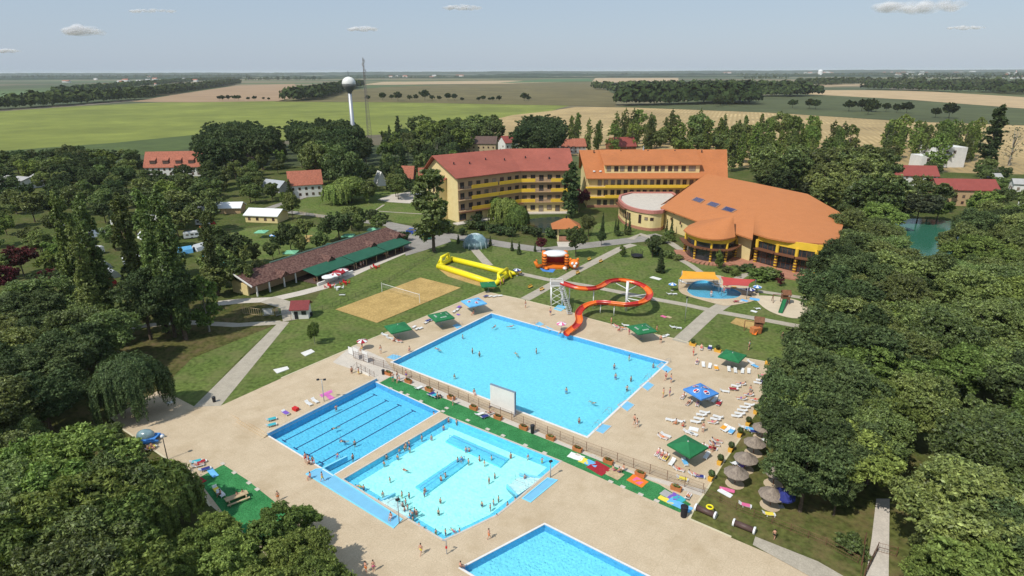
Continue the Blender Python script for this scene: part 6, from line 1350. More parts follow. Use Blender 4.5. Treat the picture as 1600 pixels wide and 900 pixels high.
def canopy_pt(U_,u,v,r,h,drop,rz):
    c=ORG[U_.name]; x=u*r; y=v*r; f=max(abs(u),abs(v)); return c+Vector((x*math.cos(rz)-y*math.sin(rz),x*math.sin(rz)+y*math.cos(rz),h+drop*(1-f)-.06*math.sin(f*3.1)*0+.035))
def badge(U_,u,v,r,h,drop,rz,s=.6):
    mb=MB(); mb2=MB(); mb3=MB(); n=20
    def pt(a,q,lift):
        x=u+q*s/r*math.cos(a); y=v+q*s/r*math.sin(a); p=canopy_pt(U_,x,y,r,h,drop,rz); return p+Vector((0,0,lift))
    def disc(mb,q0,q1,a0,a1,lift):
        k=10
        for i in range(k):
            A=a0+(a1-a0)*i/k; B=a0+(a1-a0)*(i+1)/k; mb.add([pt(A,q0,lift),pt(A,q1,lift),pt(B,q1,lift),pt(B,q0,lift)],[(0,1,2,3)])
    disc(mb,.0,1,0,6.283,.02); b=build('emblem',mb,M['white'],U_); ORG[b.name]=ORG[U_.name]
    disc(mb2,.0,.82,.35,2.8,.03); build('emblem_half',mb2,M['red'],b); disc(mb3,.0,.82,3.5,5.95,.03); build('emblem_half',mb3,M['navy'],b)
for u,v in((-.55,.0),(0,-.6),(.55,0),(0,.6)): badge(U['b'],u,v,2.35,2.7,.75,R(30))
for u,v in((-.55,.0),(0,-.6),(.55,0)): badge(U['g'],u,v,2.6,2.8,.75,R(30),.5)
def lettering(U_,u,v,r,h,drop,rz,along,txt=None):
    """loose white strokes of an unreadable word on the canopy"""
    mb=MB(); rg_=random.Random(int(u*100+v*10))
    for i in range(7):
        t=(i-3)*.17; x0,y0=(u+t*along[0],v+t*along[1]); dx,dy=-along[1]*.13,along[0]*.13
        a=canopy_pt(U_,x0-dx,y0-dy,r,h,drop,rz); b=canopy_pt(U_,x0+dx,y0+dy,r,h,drop,rz); w_=Vector((along[0]*math.cos(rz)-along[1]*math.sin(rz),along[0]*math.sin(rz)+along[1]*math.cos(rz),0))*.1
        up=Vector((0,0,.02)); mb.add([a-w_+up,b-w_+up,b+w_*.6+up,a+w_*.6+up],[(0,1,2,3)])
    build('lettering',mb,M['white'],U_)
for k,rz,h,dr,r in(('e',R(30),2.8,.75,2.6),('d',R(20),2.8,.75,2.6)):
    lettering(U[k],0,-.6,r,h,dr,rz,(.55,0)); lettering(U[k],-.6,0,r,h,dr,rz,(0,.55)); lettering(U[k],.6,0,r,h,dr,rz,(0,.55))
c=G(763,455); parasol('parasol',c,2.2,2.2,M['green'],'flat green parasol on the lawn at the tip of the yellow inflatable',square=1,rz=R(10),drop=.5)
for px,r,m1,m2,l in(((567,545),1.3,'crimson','white','small red and white parasol at the far left corner of the deck'),((877,517),1.25,'pink','white','small pink and white parasol beside the slide mouth'),((1050,454),1.2,'blue','white','small blue and white parasol on the lawn left of the kids pool'),((808,431),1.3,'navy','white','small dark blue parasol at the tip of the yellow inflatable'),((1171,462),1.4,'navy','white','navy parasol at the right end of the kids pool, left one'),((1182,458),1.3,'blue','white','blue parasol at the right end of the kids pool, right one')):
    parasol('parasol',G(*px),r,2.0,M[m1],l,panels=M[m2],drop=.5,val=.12)
for i,(x,y) in enumerate(((514,443),(524,440),(530,436),(536,433))): 
    parasol('parasol',G(x,y),2.0,2.3,M['white' if i<2 else 'crimson'],['white parasol on the restaurant path, leftmost of the cluster','white and red parasol on the restaurant path, second of the cluster','red parasol on the restaurant path, third of the cluster','red and white parasol on the restaurant path, rightmost of the cluster'][i],panels=M['white' if i==0 else 'crimson' if i==1 else 'crimson' if i==2 else 'white'],drop=.55)
for i,(x,y) in enumerate(((410,366),(449,424),(456,399),(519,387),(545,372),(584,362),(392,436))): 
    o=parasol('parasol',G(x,y+5),2.2,2.4,M['palegreen'],None,square=1,group='pale green parasols in the restaurant garden',drop=.6,reglab=('pale green square parasol in the garden behind the restaurant',(x,y)))
parasol('parasol',G(430,376),1.9,2.2,M['blue'],'blue and white parasol in the garden behind the restaurant',panels=M['white'],drop=.5)
# thatched shades
for i,(x,y,s) in enumerate(((1199,666,1),(1190,684,1.15),(1177,708,1.15),(1163,733,1.2),(1148,756,1.2),(1203,790,1.2),(1208,757,.9),(1199,640,.9))):
    c=G(x,y); r=empty('thatched_parasol',c); k=10; mb=MB(); R0=1.6*s; vs=[]
    prof=[(.08,3.25),(.55,2.95),(1.0,2.55),(R0,2.05),(R0*.98,1.93),(.5,2.8)]
    mb.lathe(c,prof,k,rz=.3*i); build('canopy',mb,M['thatch'],r); build('pole',MB().tube([c,Zv(c,3.3)],.07,6),M['wood'],r)
    mb=MB()
    for a in range(5): mb.tube([Zv(c,2.0),Zv(c+Vector((R0*.9*math.cos(a*1.257),R0*.9*math.sin(a*1.257),0)),2.0)],.03,4)
    build('brace',mb,M['wood'],r); reg(r,'weathered grey thatched parasol on the dry grass','thatched parasol','thatched parasols along the right wood',(x,y-20))
    o=build('sand_circle',MB().lathe(Zv(c,.0),[(1.45,.03),(1.45,.04)],14),M['deck']); tag(o,kind='structure')
parasol('parasol',G(1221,792),1.7,2.2,M['navy'],'dark navy parasol beside the lowest thatched parasol',sides=8,drop=.6)
# ================================================================== volleyball court
a,b=G(597,456),G(656,474); vn=empty('volleyball_net',(a+b)/2,'white-taped volleyball net across the sand court','volleyball net')
for q in(a,b): build('post',MB().tube([q,Zv(q,2.9)],.07,6),M['white'],vn)
build('tape',MB().tube([Zv(a.lerp(b,.03),2.65),Zv(b,2.65)],.06,4),M['white'],vn)
mb=MB()
for t in range(60): q=a.lerp(b,t/59); mb.tube([Zv(q,1.6),Zv(q,2.6)],.008,3,cap=False)
for z_ in(1.6,1.85,2.1,2.35): mb.tube([Zv(a,z_),Zv(b,z_)],.01,3,cap=False)
build('net',mb,M['grey'],vn)
# ================================================================== yellow inflatable pitch
ip=empty('inflatable_pitch',G(742,424),'yellow inflatable football pitch on the lawn','inflatable pitch')
cs=Gs([(685,419),(706,408),(798,431),(773,447)]); 
for i in range(4):
    A,B=cs[i],cs[(i+1)%4]; build('air_tube',MB().tube([Zv(A,.75),Zv(A.lerp(B,.5),.8),Zv(B,.75)],.95 if i%2 else .75,12),M['yellowpvc'],ip,smooth=True)
for (A,B) in((cs[0],cs[1]),(cs[2],cs[3])):
    a,b=A.lerp(B,.22),A.lerp(B,.78); mb=MB(); mb.tube([a,Zv(a,3.1)],.42,10); mb.tube([b,Zv(b,3.1)],.42,10); build('goal_post',mb,M['yellowpvc'],ip,smooth=True); build('crossbar',MB().tube([Zv(a,3.2),Zv(b,3.2)],.45,10),M['yellowpvc'],ip,smooth=True)
mid=(cs[0]+cs[1]+cs[2]+cs[3])/4
for (A,B) in((cs[0],cs[1]),(cs[2],cs[3])):
    a,b=A.lerp(B,.22),A.lerp(B,.78); o_=((A+B)/2-mid).normalized()*3; mb=MB(); mb.tube([Zv(a,3),a+o_*.6+Vector((0,0,.4))],.3,8); mb.tube([Zv(b,3),b+o_*.6+Vector((0,0,.4))],.3,8); build('goal_strut',mb,M['yellowpvc'],ip,smooth=True)
build('nose',MB().tube([Zv(cs[2],.8),Zv(cs[2]+Vector((2.4,.5,0)),.55)],[.8,.35],10),M['yellowpvc'],ip,smooth=True)
# ================================================================== bouncy castle
c=G(868,420); bc=empty('bouncy_castle',c,'orange inflatable bouncy castle shaped like an animal, white roof','bouncy castle'); mb=MB()
build('base',MB().tube([Zv(c+Vector((-4.2,0,0)),.5),Zv(c+Vector((4.2,0,0)),.5)],.5,8),M['orange'],bc) ; mb.box(Zv(c+Vector((0,2.2,0)),.45),(8.4,5.2,.9)); build('floor',mb,M['orange'],bc)
for sx in(-1,1):
    for sy in(0,1): build('tower',MB().tube([Zv(c+Vector((sx*3.6,sy*4.4,0)),.1),Zv(c+Vector((sx*3.6,sy*4.4,0)),4.9)],[.75,.65],12),M['orange'],bc,smooth=True); 
mb=MB(); mb.lathe(Zv(c+Vector((0,2.2,0)),4.2),[(3.9,0),(4.0,.5),(3.1,1.0),(.4,1.2)],16,.72); build('roof',mb,M['white'],bc,smooth=True)
build('back_wall',MB().box(Zv(c+Vector((0,4.6,0)),2.4),(6.6,.5,3.4)),mat('inflatable_red',(.45,.03,.02),.5,.2,1),bc)
for sx in(-1,1): build('side_wall',MB().box(Zv(c+Vector((sx*3.6,2.2,0)),2.2),(.4,3.6,3.0)),M['orange'],bc)
mb=MB()
for sx in(-1,1):
    for k in range(4): mb.tube([Zv(c+Vector((sx*3.6,0,0)),1.2+k*.95),Zv(c+Vector((sx*3.6,0,0)),1.5+k*.95)],.77,12)
build('stripe',mb,mat('dark_stripe',(.1,.025,.01),.5,.2,1),bc)
hd_=build('head',MB().ball(Zv(c+Vector((6.0,-.6,0)),1.9),1.75,14,9,(1,.95,.9)),M['orange'],bc,smooth=True)
for s in(-.75,.55): build('eye',MB().ball(Zv(c+Vector((6.0+s,-2.0,0)),2.4),.45,10,6),M['white'],hd_,smooth=True)
for s in(-1.2,1.2): build('ear',MB().ball(Zv(c+Vector((6.0+s,-.3,0)),3.3),.5,8,6),M['orange'],hd_,smooth=True)
for s in(-1.5,-4.5): pass
build('nose',MB().ball(Zv(c+Vector((6.0,-2.3,0)),1.6),.5,10,6),M['white'],hd_,smooth=True)
build('tail',MB().tube([Zv(c+Vector((-4.3,1,0)),.6),Zv(c+Vector((-6,.5,0)),.8),Zv(c+Vector((-6.6,.4,0)),2.4),Zv(c+Vector((-6.2,.3,0)),3.0)],[.7,.65,.6,.35],10),M['orange'],bc,smooth=True)
for s in(-3,3): build('paw',MB().ball(Zv(c+Vector((s,-1,0)),.5),.75,10,6,(1,1.3,.7)),M['white' if s>0 else 'orange'],bc,smooth=True)
o=build('ground_mat',MB().prism(Gs([(842,418),(868,421),(864,426),(848,424)]),.03,.1),M['blue']); tag(o,'blue mat in front of the orange bouncy castle','mat')
# translucent dome beside the road
c=G(743,386); zb=empty('inflatable_dome',c,'translucent blue-grey inflatable dome beside the road','inflatable dome'); mb=MB()
dm_=mat('dome_film',(.32,.45,.48),.25,.4,.5,c2=(.12,.2,.22),spec=.6)
mb.lathe(c,[(4.3,0),(4.5,1.4),(4.0,3.2),(2.6,4.6),(.6,5.1)],16,.75); build('film',mb,dm_,zb,smooth=True); mb=MB()
for a in range(6):
    t=a/6*math.pi; mb.tube([c+Vector((4.6*math.cos(t)*math.cos(q),3.5*math.sin(t)*math.cos(q),5.2*math.sin(q))) for q in [math.pi*i/10 for i in range(11)]],.13,5)
build('ribs',mb,mat('rib_tube',(.5,.58,.6),.4,.1,1),zb)
c=G(718,376)
# ================================================================== water slide
SP=[(878,444,6.3),(896,450,6.0),(910,452.5,5.8),(928,452.5,5.6),(940,449,5.4),(952,442,5.2),(968,439.5,5.0),(986,442,4.8),(1000,446.5,4.6),(1011,454,4.3),(1015,462.5,4.1),(1011,470,3.9),(1000,475.5,3.7),(980,478,3.4),(960,476.5,3.1),(942,474.5,2.9),(926,476,2.6),(912,482,2.2),(904,492,1.8),(905,503,1.3),(901,511,1.0),(893,517,.75),(885,524,.45)]
W3=[G(*p) for p in SP]; W3=[Vector(p) for p in smooth([tuple(v) for v in W3],5,closed=False)]
sl_=empty('water_slide',G(950,490),'winding red and orange water slide looping down into the big pool','water slide')
def trough(pts,m):
    mb=MB(); k=8; vs=[]; n=len(pts); ALL=W3
    for p,t in pts:
        x=Vector((-t.y,t.x,0)).normalized()
        for ro in(1.0,.9):
            for j in range(k+1):
                a=math.pi*(j/k)*1.12-.19; vs.append(p+x*math.cos(a)*ro*.95*-1+Vector((0,0,.55-math.sin(a)*ro*.8)))
    w2=2*(k+1)
    for i in range(n-1):
        for o_ in(0,k+1):
            for j in range(k): a=i*w2+o_+j; q=(a,a+1,a+w2+1,a+w2); mb.f.append(q if o_ else q[::-1])
        for j in(0,k): a=i*w2+j; mb.f.append((a,a+k+1,a+w2+k+1,a+w2))
    mb.v=[tuple(v) for v in vs]; mb.m=[0]*len(mb.f)
    build('chute_section',mb,m,sl_,smooth=True)
m1=mat('slide_red',(.5,.03,.02),.3,.15,1,spec=.5); m2=mat('slide_orange',(.8,.17,.02),.3,.1,1,spec=.5)
PT=[(W3[i],(W3[min(i+1,len(W3)-1)]-W3[max(0,i-1)])) for i in range(len(W3))]
i=0; s=0
while i<len(PT)-1:
    j=min(i+6,len(PT)-1); trough(PT[i:j+1],m1 if s%2==0 else m2); i=j; s+=1
ts=G(876,480); pl_=G(870,444,6.0)
tw=Vector((pl_.x,pl_.y,0)); mb=MB(); mb.box(Zv(tw,6.0),(3.6,3.0,.25)); build('platform',mb,M['white'],sl_)
mb=MB()
for sx in(-1.7,1.7):
    for sy in(-1.4,1.4): mb.tube([Zv(tw+Vector((sx,sy,0)),6),Zv(tw+Vector((sx,sy,0)),7.3)],.05,5)
for z_ in(6.6,7.2): mb.tube([Zv(tw+Vector(q),z_) for q in((1.7,-1.4,0),(-1.7,-1.4,0),(-1.7,1.4,0),(1.7,1.4,0))],.05,4)
build('guard_rail',mb,M['white'],sl_)
build('side_panel',MB().box(Zv(tw+Vector((-.4,-1.42,0)),6.6),(2.6,.06,1.1)),M['grey'],sl_)
for sx,sy in((-1.5,-1.2),(1.5,-1.2),(-1.5,1.2),(1.5,1.2),(3.6,.5)): build('leg',MB().tube([tw+Vector((sx,sy,0)),Zv(tw+Vector((sx,sy,0)),6)],.16,8),M['white'],sl_,smooth=True)
mb=MB()
for z_ in(.3,2.1,3.9): mb.tube([Zv(tw+Vector((-1.5,-1.2,0)),z_),Zv(tw+Vector((1.5,-1.2,0)),z_+1.8)],.06,5); mb.tube([Zv(tw+Vector((1.5,-1.2,0)),z_),Zv(tw+Vector((-1.5,-1.2,0)),z_+1.8)],.06,5)
build('cross_brace',mb,M['white'],sl_)
st=tw+Vector((3.0,-7.5,0)); mb=MB()
for i in range(16): q=st.lerp(tw+Vector((1.0,-1.5,0)),i/15); mb.box(Zv(q,.35+i*.375),(1.0,.4,.06))
for s in(-.55,.55): mb.tube([st+Vector((s,0,.2)),tw+Vector((1+s,-1.5,6.0))],.08,5); mb.tube([st+Vector((s,0,1.2)),tw+Vector((1+s,-1.5,7.0))],.04,5)
build('stairs',mb,M['greymetal'],sl_)
mm=G(978,486); zt_=6.8; build('mast',MB().tube([mm,Zv(mm,zt_+1.6)],.35,12),M['white'],sl_,smooth=True)
for i in(28,38,47,55,62):
    q=W3[i]; mb=MB(); mb.tube([Zv(mm,q.z-.2 if i>38 else q.z+1.2),q-Vector((0,0,.35))],.11,6); build('arm',mb,M['white'],sl_)
for i in(15,76,86,97,70,104): q=W3[i]; build('support_post',MB().tube([Vector((q.x,q.y,0)),q-Vector((0,0,.25))],.13,8),M['white'],sl_,smooth=True)
footbath([(866,483),(873,477),(884,480),(876,486)],'blue foot bath at the foot of the slide stairs')
# ================================================================== kids pool: sails, playgrounds
def sail(q,zc,m,label,posts):
    c=[G(x,y,z_) for (x,y),z_ in zip(q,zc)]; root=empty('shade_sail',Vector((sum(v.x for v in c)/4,sum(v.y for v in c)/4,0)),label,'shade sail'); n=8; mb=MB(); vs=[]
    for i in range(n+1):
        for j in range(n+1):
            u,v=i/n,j/n; p=c[0].lerp(c[1],u).lerp(c[3].lerp(c[2],u),v); sag=-.5*math.sin(math.pi*u)*math.sin(math.pi*v); cu=.35*(math.sin(math.pi*u)*abs(2*v-1)+math.sin(math.pi*v)*abs(2*u-1)); ctr=(c[0]+c[1]+c[2]+c[3])/4
            p=p+(ctr-p).normalized()*cu*1.2; vs.append(p+Vector((0,0,sag)))
    k=n+1; fs=[(i*k+j,(i+1)*k+j,(i+1)*k+j+1,i*k+j+1) for i in range(n) for j in range(n)]; o=len(vs)
    mb.add(vs+[v-Vector((0,0,.03)) for v in vs],fs+[tuple(a+o for a in f[::-1]) for f in fs]); build('cloth',mb,m,root,smooth=True)
    for v in c: build('post',MB().tube([Vector((v.x,v.y,0)),v],.09,6),M['greymetal'],root,smooth=True)
sail([(1061,436),(1066,423),(1117,425),(1125,437)],[3.4,4.4,3.4,4.2],M['sailorange'],'orange shade sail over the left of the kids pool',0)
sail([(1129,446),(1126,432),(1181,437),(1169,447)],[3.2,4.2,3.4,4.0],M['sailred'],'dark red shade sail right of the orange one',0)
def playtower(px,label,slide_to,head,roofm,base):
    c=G(*px); r=empty('play_tower',c,label,'play tower'); u=unit(head); n=Vector((-u.y,u.x,0))
    for a in(-1,1):
        for b in(-1,1): build('post',MB().tube([c+u*a*.9+n*b*.9,Zv(c+u*a*.9+n*b*.9,3.0)],.1,6),M['wood'],r)
    build('deck',MB().box(Zv(c,1.5),(2.0,2.0,.12),math.atan2(u.y,u.x)),M['wood'],r); mb=MB()
    for s in(-1,1): mb.box(Zv(c+n*s*.95,1.95),(1.9,.08,.8),math.atan2(u.y,u.x))
    mb.box(Zv(c-u*.95,1.95),(.08,1.9,.8),math.atan2(u.y,u.x)); build('side_panel',mb,M['wood'],r)
    mb=MB(); mb.slab([Zv(c-u*1.2-n*1.3,2.9),Zv(c+u*1.2-n*1.3,2.9),Zv(c+u*1.2,4.0),Zv(c-u*1.2,4.0)],.1); mb.slab([Zv(c-u*1.2,3.99),Zv(c+u*1.2,3.99),Zv(c+u*1.2+n*1.3,2.9),Zv(c-u*1.2+n*1.3,2.9)],.1); build('roof',mb,M['wood'],r)
    e=G(*slide_to); s0=Zv(c+(e-c).normalized()*1.0,1.6); e=Zv(e,.25); d_=(e-s0).normalized(); x=Vector((-d_.y,d_.x,0)).normalized(); mb=MB(); mb.slab([s0-x*.45,s0+x*.45,e+x*.45,e-x*.45],.06)
    for s in(-1,1): mb.slab([s0+x*s*.45+Vector((0,0,.3)),s0+x*s*.52+Vector((0,0,.3)),e+x*s*.52+Vector((0,0,.3)),e+x*s*.45+Vector((0,0,.3))],.36)
    build('slide',mb,M[roofm],r)
    q=c-u*3.2+n*.3; mb=MB()
    for s in(-1,1): mb.tube([q+n*s*1.0,Zv(q,2.4)],.08,5)
    mb.tube([Zv(q,2.4),Zv(c-u*.9,2.4)],.08,5); build('swing_frame',mb,M['wood'],r)
playtower((1226,474),'wooden play tower with a green slide on pale sand',(1219,490),100,'green',0); playtower((1184,518),'wooden play tower with an orange slide beside the small sand rectangle',(1178,524),110,'orange',0)
mt_=build('ramp_panel',MB().box(G(1180,521)+Vector((0,0,.9)),(2.2,1.6,1.5),.3),M['terracotta']); tag(mt_,'orange panelled play box below the play tower','play box')
# ================================================================== cars, pedal boat
def car(px,head,paint,label):
    c=G(*px); u=unit(head); n=Vector((-u.y,u.x,0)); root=empty('car',c,label,'car'); rz=math.atan2(u.y,u.x); s=1.25
    sec=[(-2.1,.35,.75,.75),(-2.0,.3,.95,.85),(-1.2,.3,1.0,.88),(.9,.3,.98,.88),(1.9,.3,.85,.82),(2.15,.4,.65,.7)]
    mb=MB(); vs=[]
    for x,z0_,z1_,w_ in sec: vs+=[c+(u*x-n*w_)*s+Vector((0,0,z0_*s)),c+(u*x+n*w_)*s+Vector((0,0,z0_*s)),c+(u*x+n*w_*.93)*s+Vector((0,0,z1_*s)),c+(u*x-n*w_*.93)*s+Vector((0,0,z1_*s))]
    mb.add(vs,[(i*4+j,i*4+(j+1)%4,i*4+4+(j+1)%4,i*4+4+j) for i in range(5) for j in range(4)]+[(3,2,1,0),(20,21,22,23)]); build('body',mb,M[paint],root)
    mb=MB(); vs=[]
    for x,z_,w_ in((-1.7,.95,.82),(-1.2,1.42,.68),(.3,1.45,.68),(1.05,.97,.82)): vs+=[c+(u*x-n*w_)*s+Vector((0,0,z_*s)),c+(u*x+n*w_)*s+Vector((0,0,z_*s))]
    mb.add(vs,[(0,2,3,1),(2,4,5,3),(4,6,7,5),(0,6,4,2),(1,3,5,7)]); build('windows',mb,M['glass'],root)
    build('roof_panel',MB().box(Zv(c-u*.45*s,1.47*s),(1.45*s,1.3*s,.06),rz),M[paint],root)
    for a in(-1.35,1.35):
        for b in(-.85,.85): q=c+(u*a+n*b)*s; w_=build('wheel',MB().tube([Zv(q-n*.1,.33*s),Zv(q+n*.1,.33*s)],.33*s,12),M['dark'],root); build('rim',MB().tube([Zv(q-n*.12,.33*s),Zv(q+n*.12,.33*s)],.18*s,8),M['greymetal'],w_)
    for b in(-.6,.6): build('headlight',MB().box(Zv(c+(u*2.1+n*b)*s,.7*s),(.1,.35,.18),rz),M['white'],root)
car((654,367),100,'carblue','dark blue car parked at the end of the restaurant'); car((668,374),80,'cargreen','green car parked behind the tall tree trunk'); car((645,364),100,'carblue','second blue car, parked left of the dark blue one')
c=G(232,688); pb_=empty('pedal_boat',c,'blue and white covered pedal boat parked on the shaded paving','pedal boat')
for s in(-1,1): build('hull',MB().tube([Zv(c+Vector((-2.2,s*.9,0)),.4),Zv(c+Vector((0,s*1.0,0)),.35),Zv(c+Vector((2.3,s*.9,0)),.5)],[.25,.45,.2],8),M['blue'],pb_,smooth=True)
build('deck',MB().box(Zv(c,.75),(3.4,2.2,.2)),M['blue'],pb_); build('hood',MB().ball(Zv(c+Vector((-.3,0,0)),1.1),1.3,12,8,(1.2,.85,.8)),dm_,pb_,smooth=True)
# cafe sets on the lawn by the restaurant
def table(px,m,label,chairs=4,z_=0):
    c=G(*px); t=empty('table',c); build('tabletop',MB().lathe(Zv(c,.72),[(.65,0),(.65,.06)],12),M[m],t); build('leg',MB().tube([c,Zv(c,.72)],.1,6),M[m],t); reg(t,label,'table','red tables on the restaurant lawn',px)
    for k in range(chairs):
        a=k*6.283/chairs+.5; q=c+Vector((1.25*math.cos(a),1.25*math.sin(a),0)); ch=empty('chair',q,None,'chair'); rz=a
        build('seat',MB().box(Zv(q,.45),(.55,.55,.08),rz),M[m],ch); build('backrest',MB().box(Zv(q+Vector((.27*math.cos(a),.27*math.sin(a),0)),.75),(.08,.55,.6),rz),M[m],ch)
        for sx,sy in((.2,.2),(.2,-.2),(-.2,.2),(-.2,-.2)): build('leg',MB().box(Zv(q+Vector((sx,sy,0)),.2),(.06,.06,.42)),M[m],ch)
        reg(ch,'red plastic chair '+label.split('red plastic table ')[-1] if m=='red' else 'white plastic chair '+label.split('table ')[-1],'chair','plastic chairs on the restaurant lawn',(px[0]+10*math.cos(a),px[1]))
table((515,449),'red','red plastic table below the white parasols'); table((539,444),'red','red plastic table under the red parasols'); table((586,419),'red','red plastic table on the grass edge right of the parasols'); table((529,452),'white','white plastic table beside the red ones',3)
for px,l in(((535,463),'dark folding seat frame on the lawn above the sand court'),):
    c=G(*px); s_=empty('seat_frame',c,l,'seat'); build('bar',MB().tube([Zv(c-Vector((.9,0,0)),.9),Zv(c+Vector((.9,0,0)),.9)],.06,5),M['dark'],s_); build('leg',MB().tube([c-Vector((.9,0,0)),Zv(c-Vector((.7,0,0)),.9)],.05,5),M['dark'],s_); build('leg',MB().tube([c+Vector((.9,0,0)),Zv(c+Vector((.7,0,0)),.9)],.05,5),M['dark'],s_); build('seat',MB().box(Zv(c,.5),(1.8,.5,.06)),M['white'],s_)
# outdoor shower
c=G(698,866); s_=empty('outdoor_shower',c,'slim outdoor shower post below the pale massage pool','shower'); build('pole',MB().tube([c,Zv(c,2.3)],.07,8),M['greymetal'],s_); build('shower_head',MB().tube([Zv(c,2.25),Zv(c+Vector((-.5,.1,0)),2.3)],[.05,.13],8),M['greymetal'],s_); build('button_box',MB().box(Zv(c,1.2),(.25,.2,.35)),M['red'],s_)
# pool hand rails on the big pool
for i,(x,y) in enumerate(((1043,567),(1012,592),(984,614),(950,645),(934,665),(618,560),(718,508),(836,507))):
    p=G(x,y); r=empty('pool_handrail',p); 
    for s in(-.5,.5): q=p+unit(37)*s; build('rail',MB().tube([q+unit(126)*.5,Zv(q+unit(126)*.4,.95),Zv(q-unit(126)*.3,.9),Zv(q-unit(126)*.9,-.4)],.035,6),M['greymetal'],r,smooth=True)
    reg(r,'thin steel entry rail at the edge of the big pool','hand rail','steel entry rails of the big pool',(x,y))
# ================================================================== loungers
def LR(L,place,head,z=0,jit=7):
    for i,t in enumerate(L):
        x,y=t[:2]; tw=t[2] if len(t)>2 else None; oc=t[3] if len(t)>3 else None
        lounger(x,y,head+rng.uniform(-jit,jit),place,tw,oc,z)
LR([(1096,544,None,'red'),(1109,544,'navy')],'between the yellow planters above the big pool',200)
LR([(1089,566,None,'navy'),(1099,570),(1109,572),(1119,575,'sailorange')],'in the row left of the green parasol at the lawn edge',196)
LR([(1139,577),(1149,579),(1160,580),(1170,580)],'in the row in front of the green parasol at the lawn edge',196)
LR([(1173,566),(1179,572,'lightblue')],'just right of the green parasol at the lawn edge',150)
LR([(1192,587,None,'pink'),(1189,594),(1196,598,'purple'),(1201,590,None,'red'),(1185,598)],'in the cluster at the right edge planters',292)
LR([(1132,611)],'standing alone right of the blue parasol',110); LR([(1067,620,None,'white'),(1076,630,None,'black'),(1090,631,None,'navy'),(1116,625),(1123,630,'crimson'),(1119,620)],'around the blue emblem parasol',215,jit=15)
LR([(1159,623,None,'purple'),(1170,617,None,'navy'),(1181,625,None,'red'),(1171,632),(1164,636),(1160,641),(1156,646),(1151,650)],'in the long slanting row by the right planters',292)
LR([(1048,656),(1062,658),(1096,648),(1092,654),(1087,659),(1101,644)],'between blue and green parasols',292,jit=12); LR([(1075,675),(1082,677),(1040,680),(1035,683,None,'orange')],'just above the lower green parasol',130,jit=12)
LR([(1131,668,'sailorange'),(1143,674,'lightblue'),(1136,671)],'beside the planters above the thatched parasols',225)
LR([(1028,708,None,'pink'),(1040,715,'yellowcloth','black'),(1034,712,None,'crimson')],'left of the lower green parasol',215); LR([(1060,733,None,'red'),(1084,741,None,'pink'),(1092,744,'navy'),(1066,748,'yellowcloth')],'between lower green parasol and fence',115,jit=14)
LR([(1120,689,None,'red'),(1112,700,'crimson'),(1116,694,None,'navy')],'right of the lower green parasol',115,jit=10)
LR([(654,606)],'alone on the green carpet near the lap pool',50); LR([(674,616,'navy'),(684,620,'black'),(679,618,'teal')],'on the green carpet above the lap pool corner',50); LR([(749,647),(757,651,'navy'),(765,646,None,'black')],'on the green carpet below the white screen',55)
LR([(1075,776,None,'orange')],'at the right end of the green carpet',30)
def lz_(x,y): p=G(x,y,TZ); return terr_z((p.x,p.y))
for (x,y,h) in((424,655,60),(424,664,60)): lounger(x,y,h,'on the terrace left of the lap pool','teal',None,lz_(x,y))
for (x,y,h) in((446,645,130),): lounger(x,y,h,'beside the red bag on the terrace','purple',None,lz_(x,y))
for (x,y,h) in((482,630,130),(492,626,130)): lounger(x,y,h,'by the lap pool wall under the lamp',None,None,lz_(x,y))
LR([(306,721,'teal'),(313,722,'crimson'),(309,727,None,'crimson')],'in the cluster at the lower left carpet corner',60); LR([(320,733,'navy')],'next to the tip of the lower left carpet',60); LR([(338,765,'yellowcloth'),(345,771,'white')],'on the left edge of the lower left carpet',130)
LR([(646,511),(651,514),(656,513)],'between the two far green parasols',30); LR([(665,504),(669,501,'navy'),(674,500)],'left of the far green parasol with lettering',40); LR([(709,487),(714,484),(717,480,'purple')],'right of the far green parasol with lettering',20)
LR([(601,523),(609,528),(616,531),(623,533,None,'crimson')],'in front of the far left green parasol',110); LR([(765,463),(772,463),(780,462),(759,463,'navy')],'behind the light blue parasol',60,jit=20); LR([(735,474),(748,477)],'under the light blue parasol',20)
LR([(963,510,None,'pink'),(972,513,None,'orange'),(977,508)],'left of the green parasol below the slide',110,jit=14); LR([(1036,526),(1041,524)],'right of the green parasol below the slide',60); LR([(1052,511),(1059,512)],'on the lawn right of the green parasol',100)
LR([(1183,482)],'alone on the lawn below the kids pool',80); LR([(1046,459),(1053,459)],'under the small blue and white parasol',80)
LR([(1066,440),(1074,443),(1117,446),(1122,443)],'under the orange shade sail',120,jit=30); LR([(1136,451,'pink'),(1146,449,'sailorange'),(1156,451),(1163,453)],'under the red shade sail',100,jit=20); LR([(1150,471,'crimson'),(1156,471)],'at the near rim of the kids pool',80)
LR([(1149,724,'white'),(1160,728,'purple')],'in the shade between thatched parasols',60); LR([(1162,667),(1170,670,'lightblue'),(1177,674,'navy')],'beside the second thatched parasol',110); LR([(1190,688,None)],'right of the third thatched parasol',60); LR([(1164,789,'pink')],'on the dry grass left of the lowest thatched parasol',110); LR([(1201,803,'yellowcloth')],'just below the lowest thatched parasol',100)
LR([(236,700,'yellowcloth')],'under the globe lamp at the left deck edge',40)
LR([(1102,618),(1108,622)],'on the deck right under the blue parasol',200,jit=20); LR([(1150,603),(1146,608,'crimson'),(1158,600,None,'navy')],'between blue parasol and right planters',292,jit=12); LR([(1118,655),(1114,660,None,'pink'),(1122,651)],'in the middle of the lower deck',292,jit=12); LR([(1098,700,None,'teal'),(1104,712),(1050,722),(1070,722,'lightblue')],'under the lower green parasol',200,jit=30)
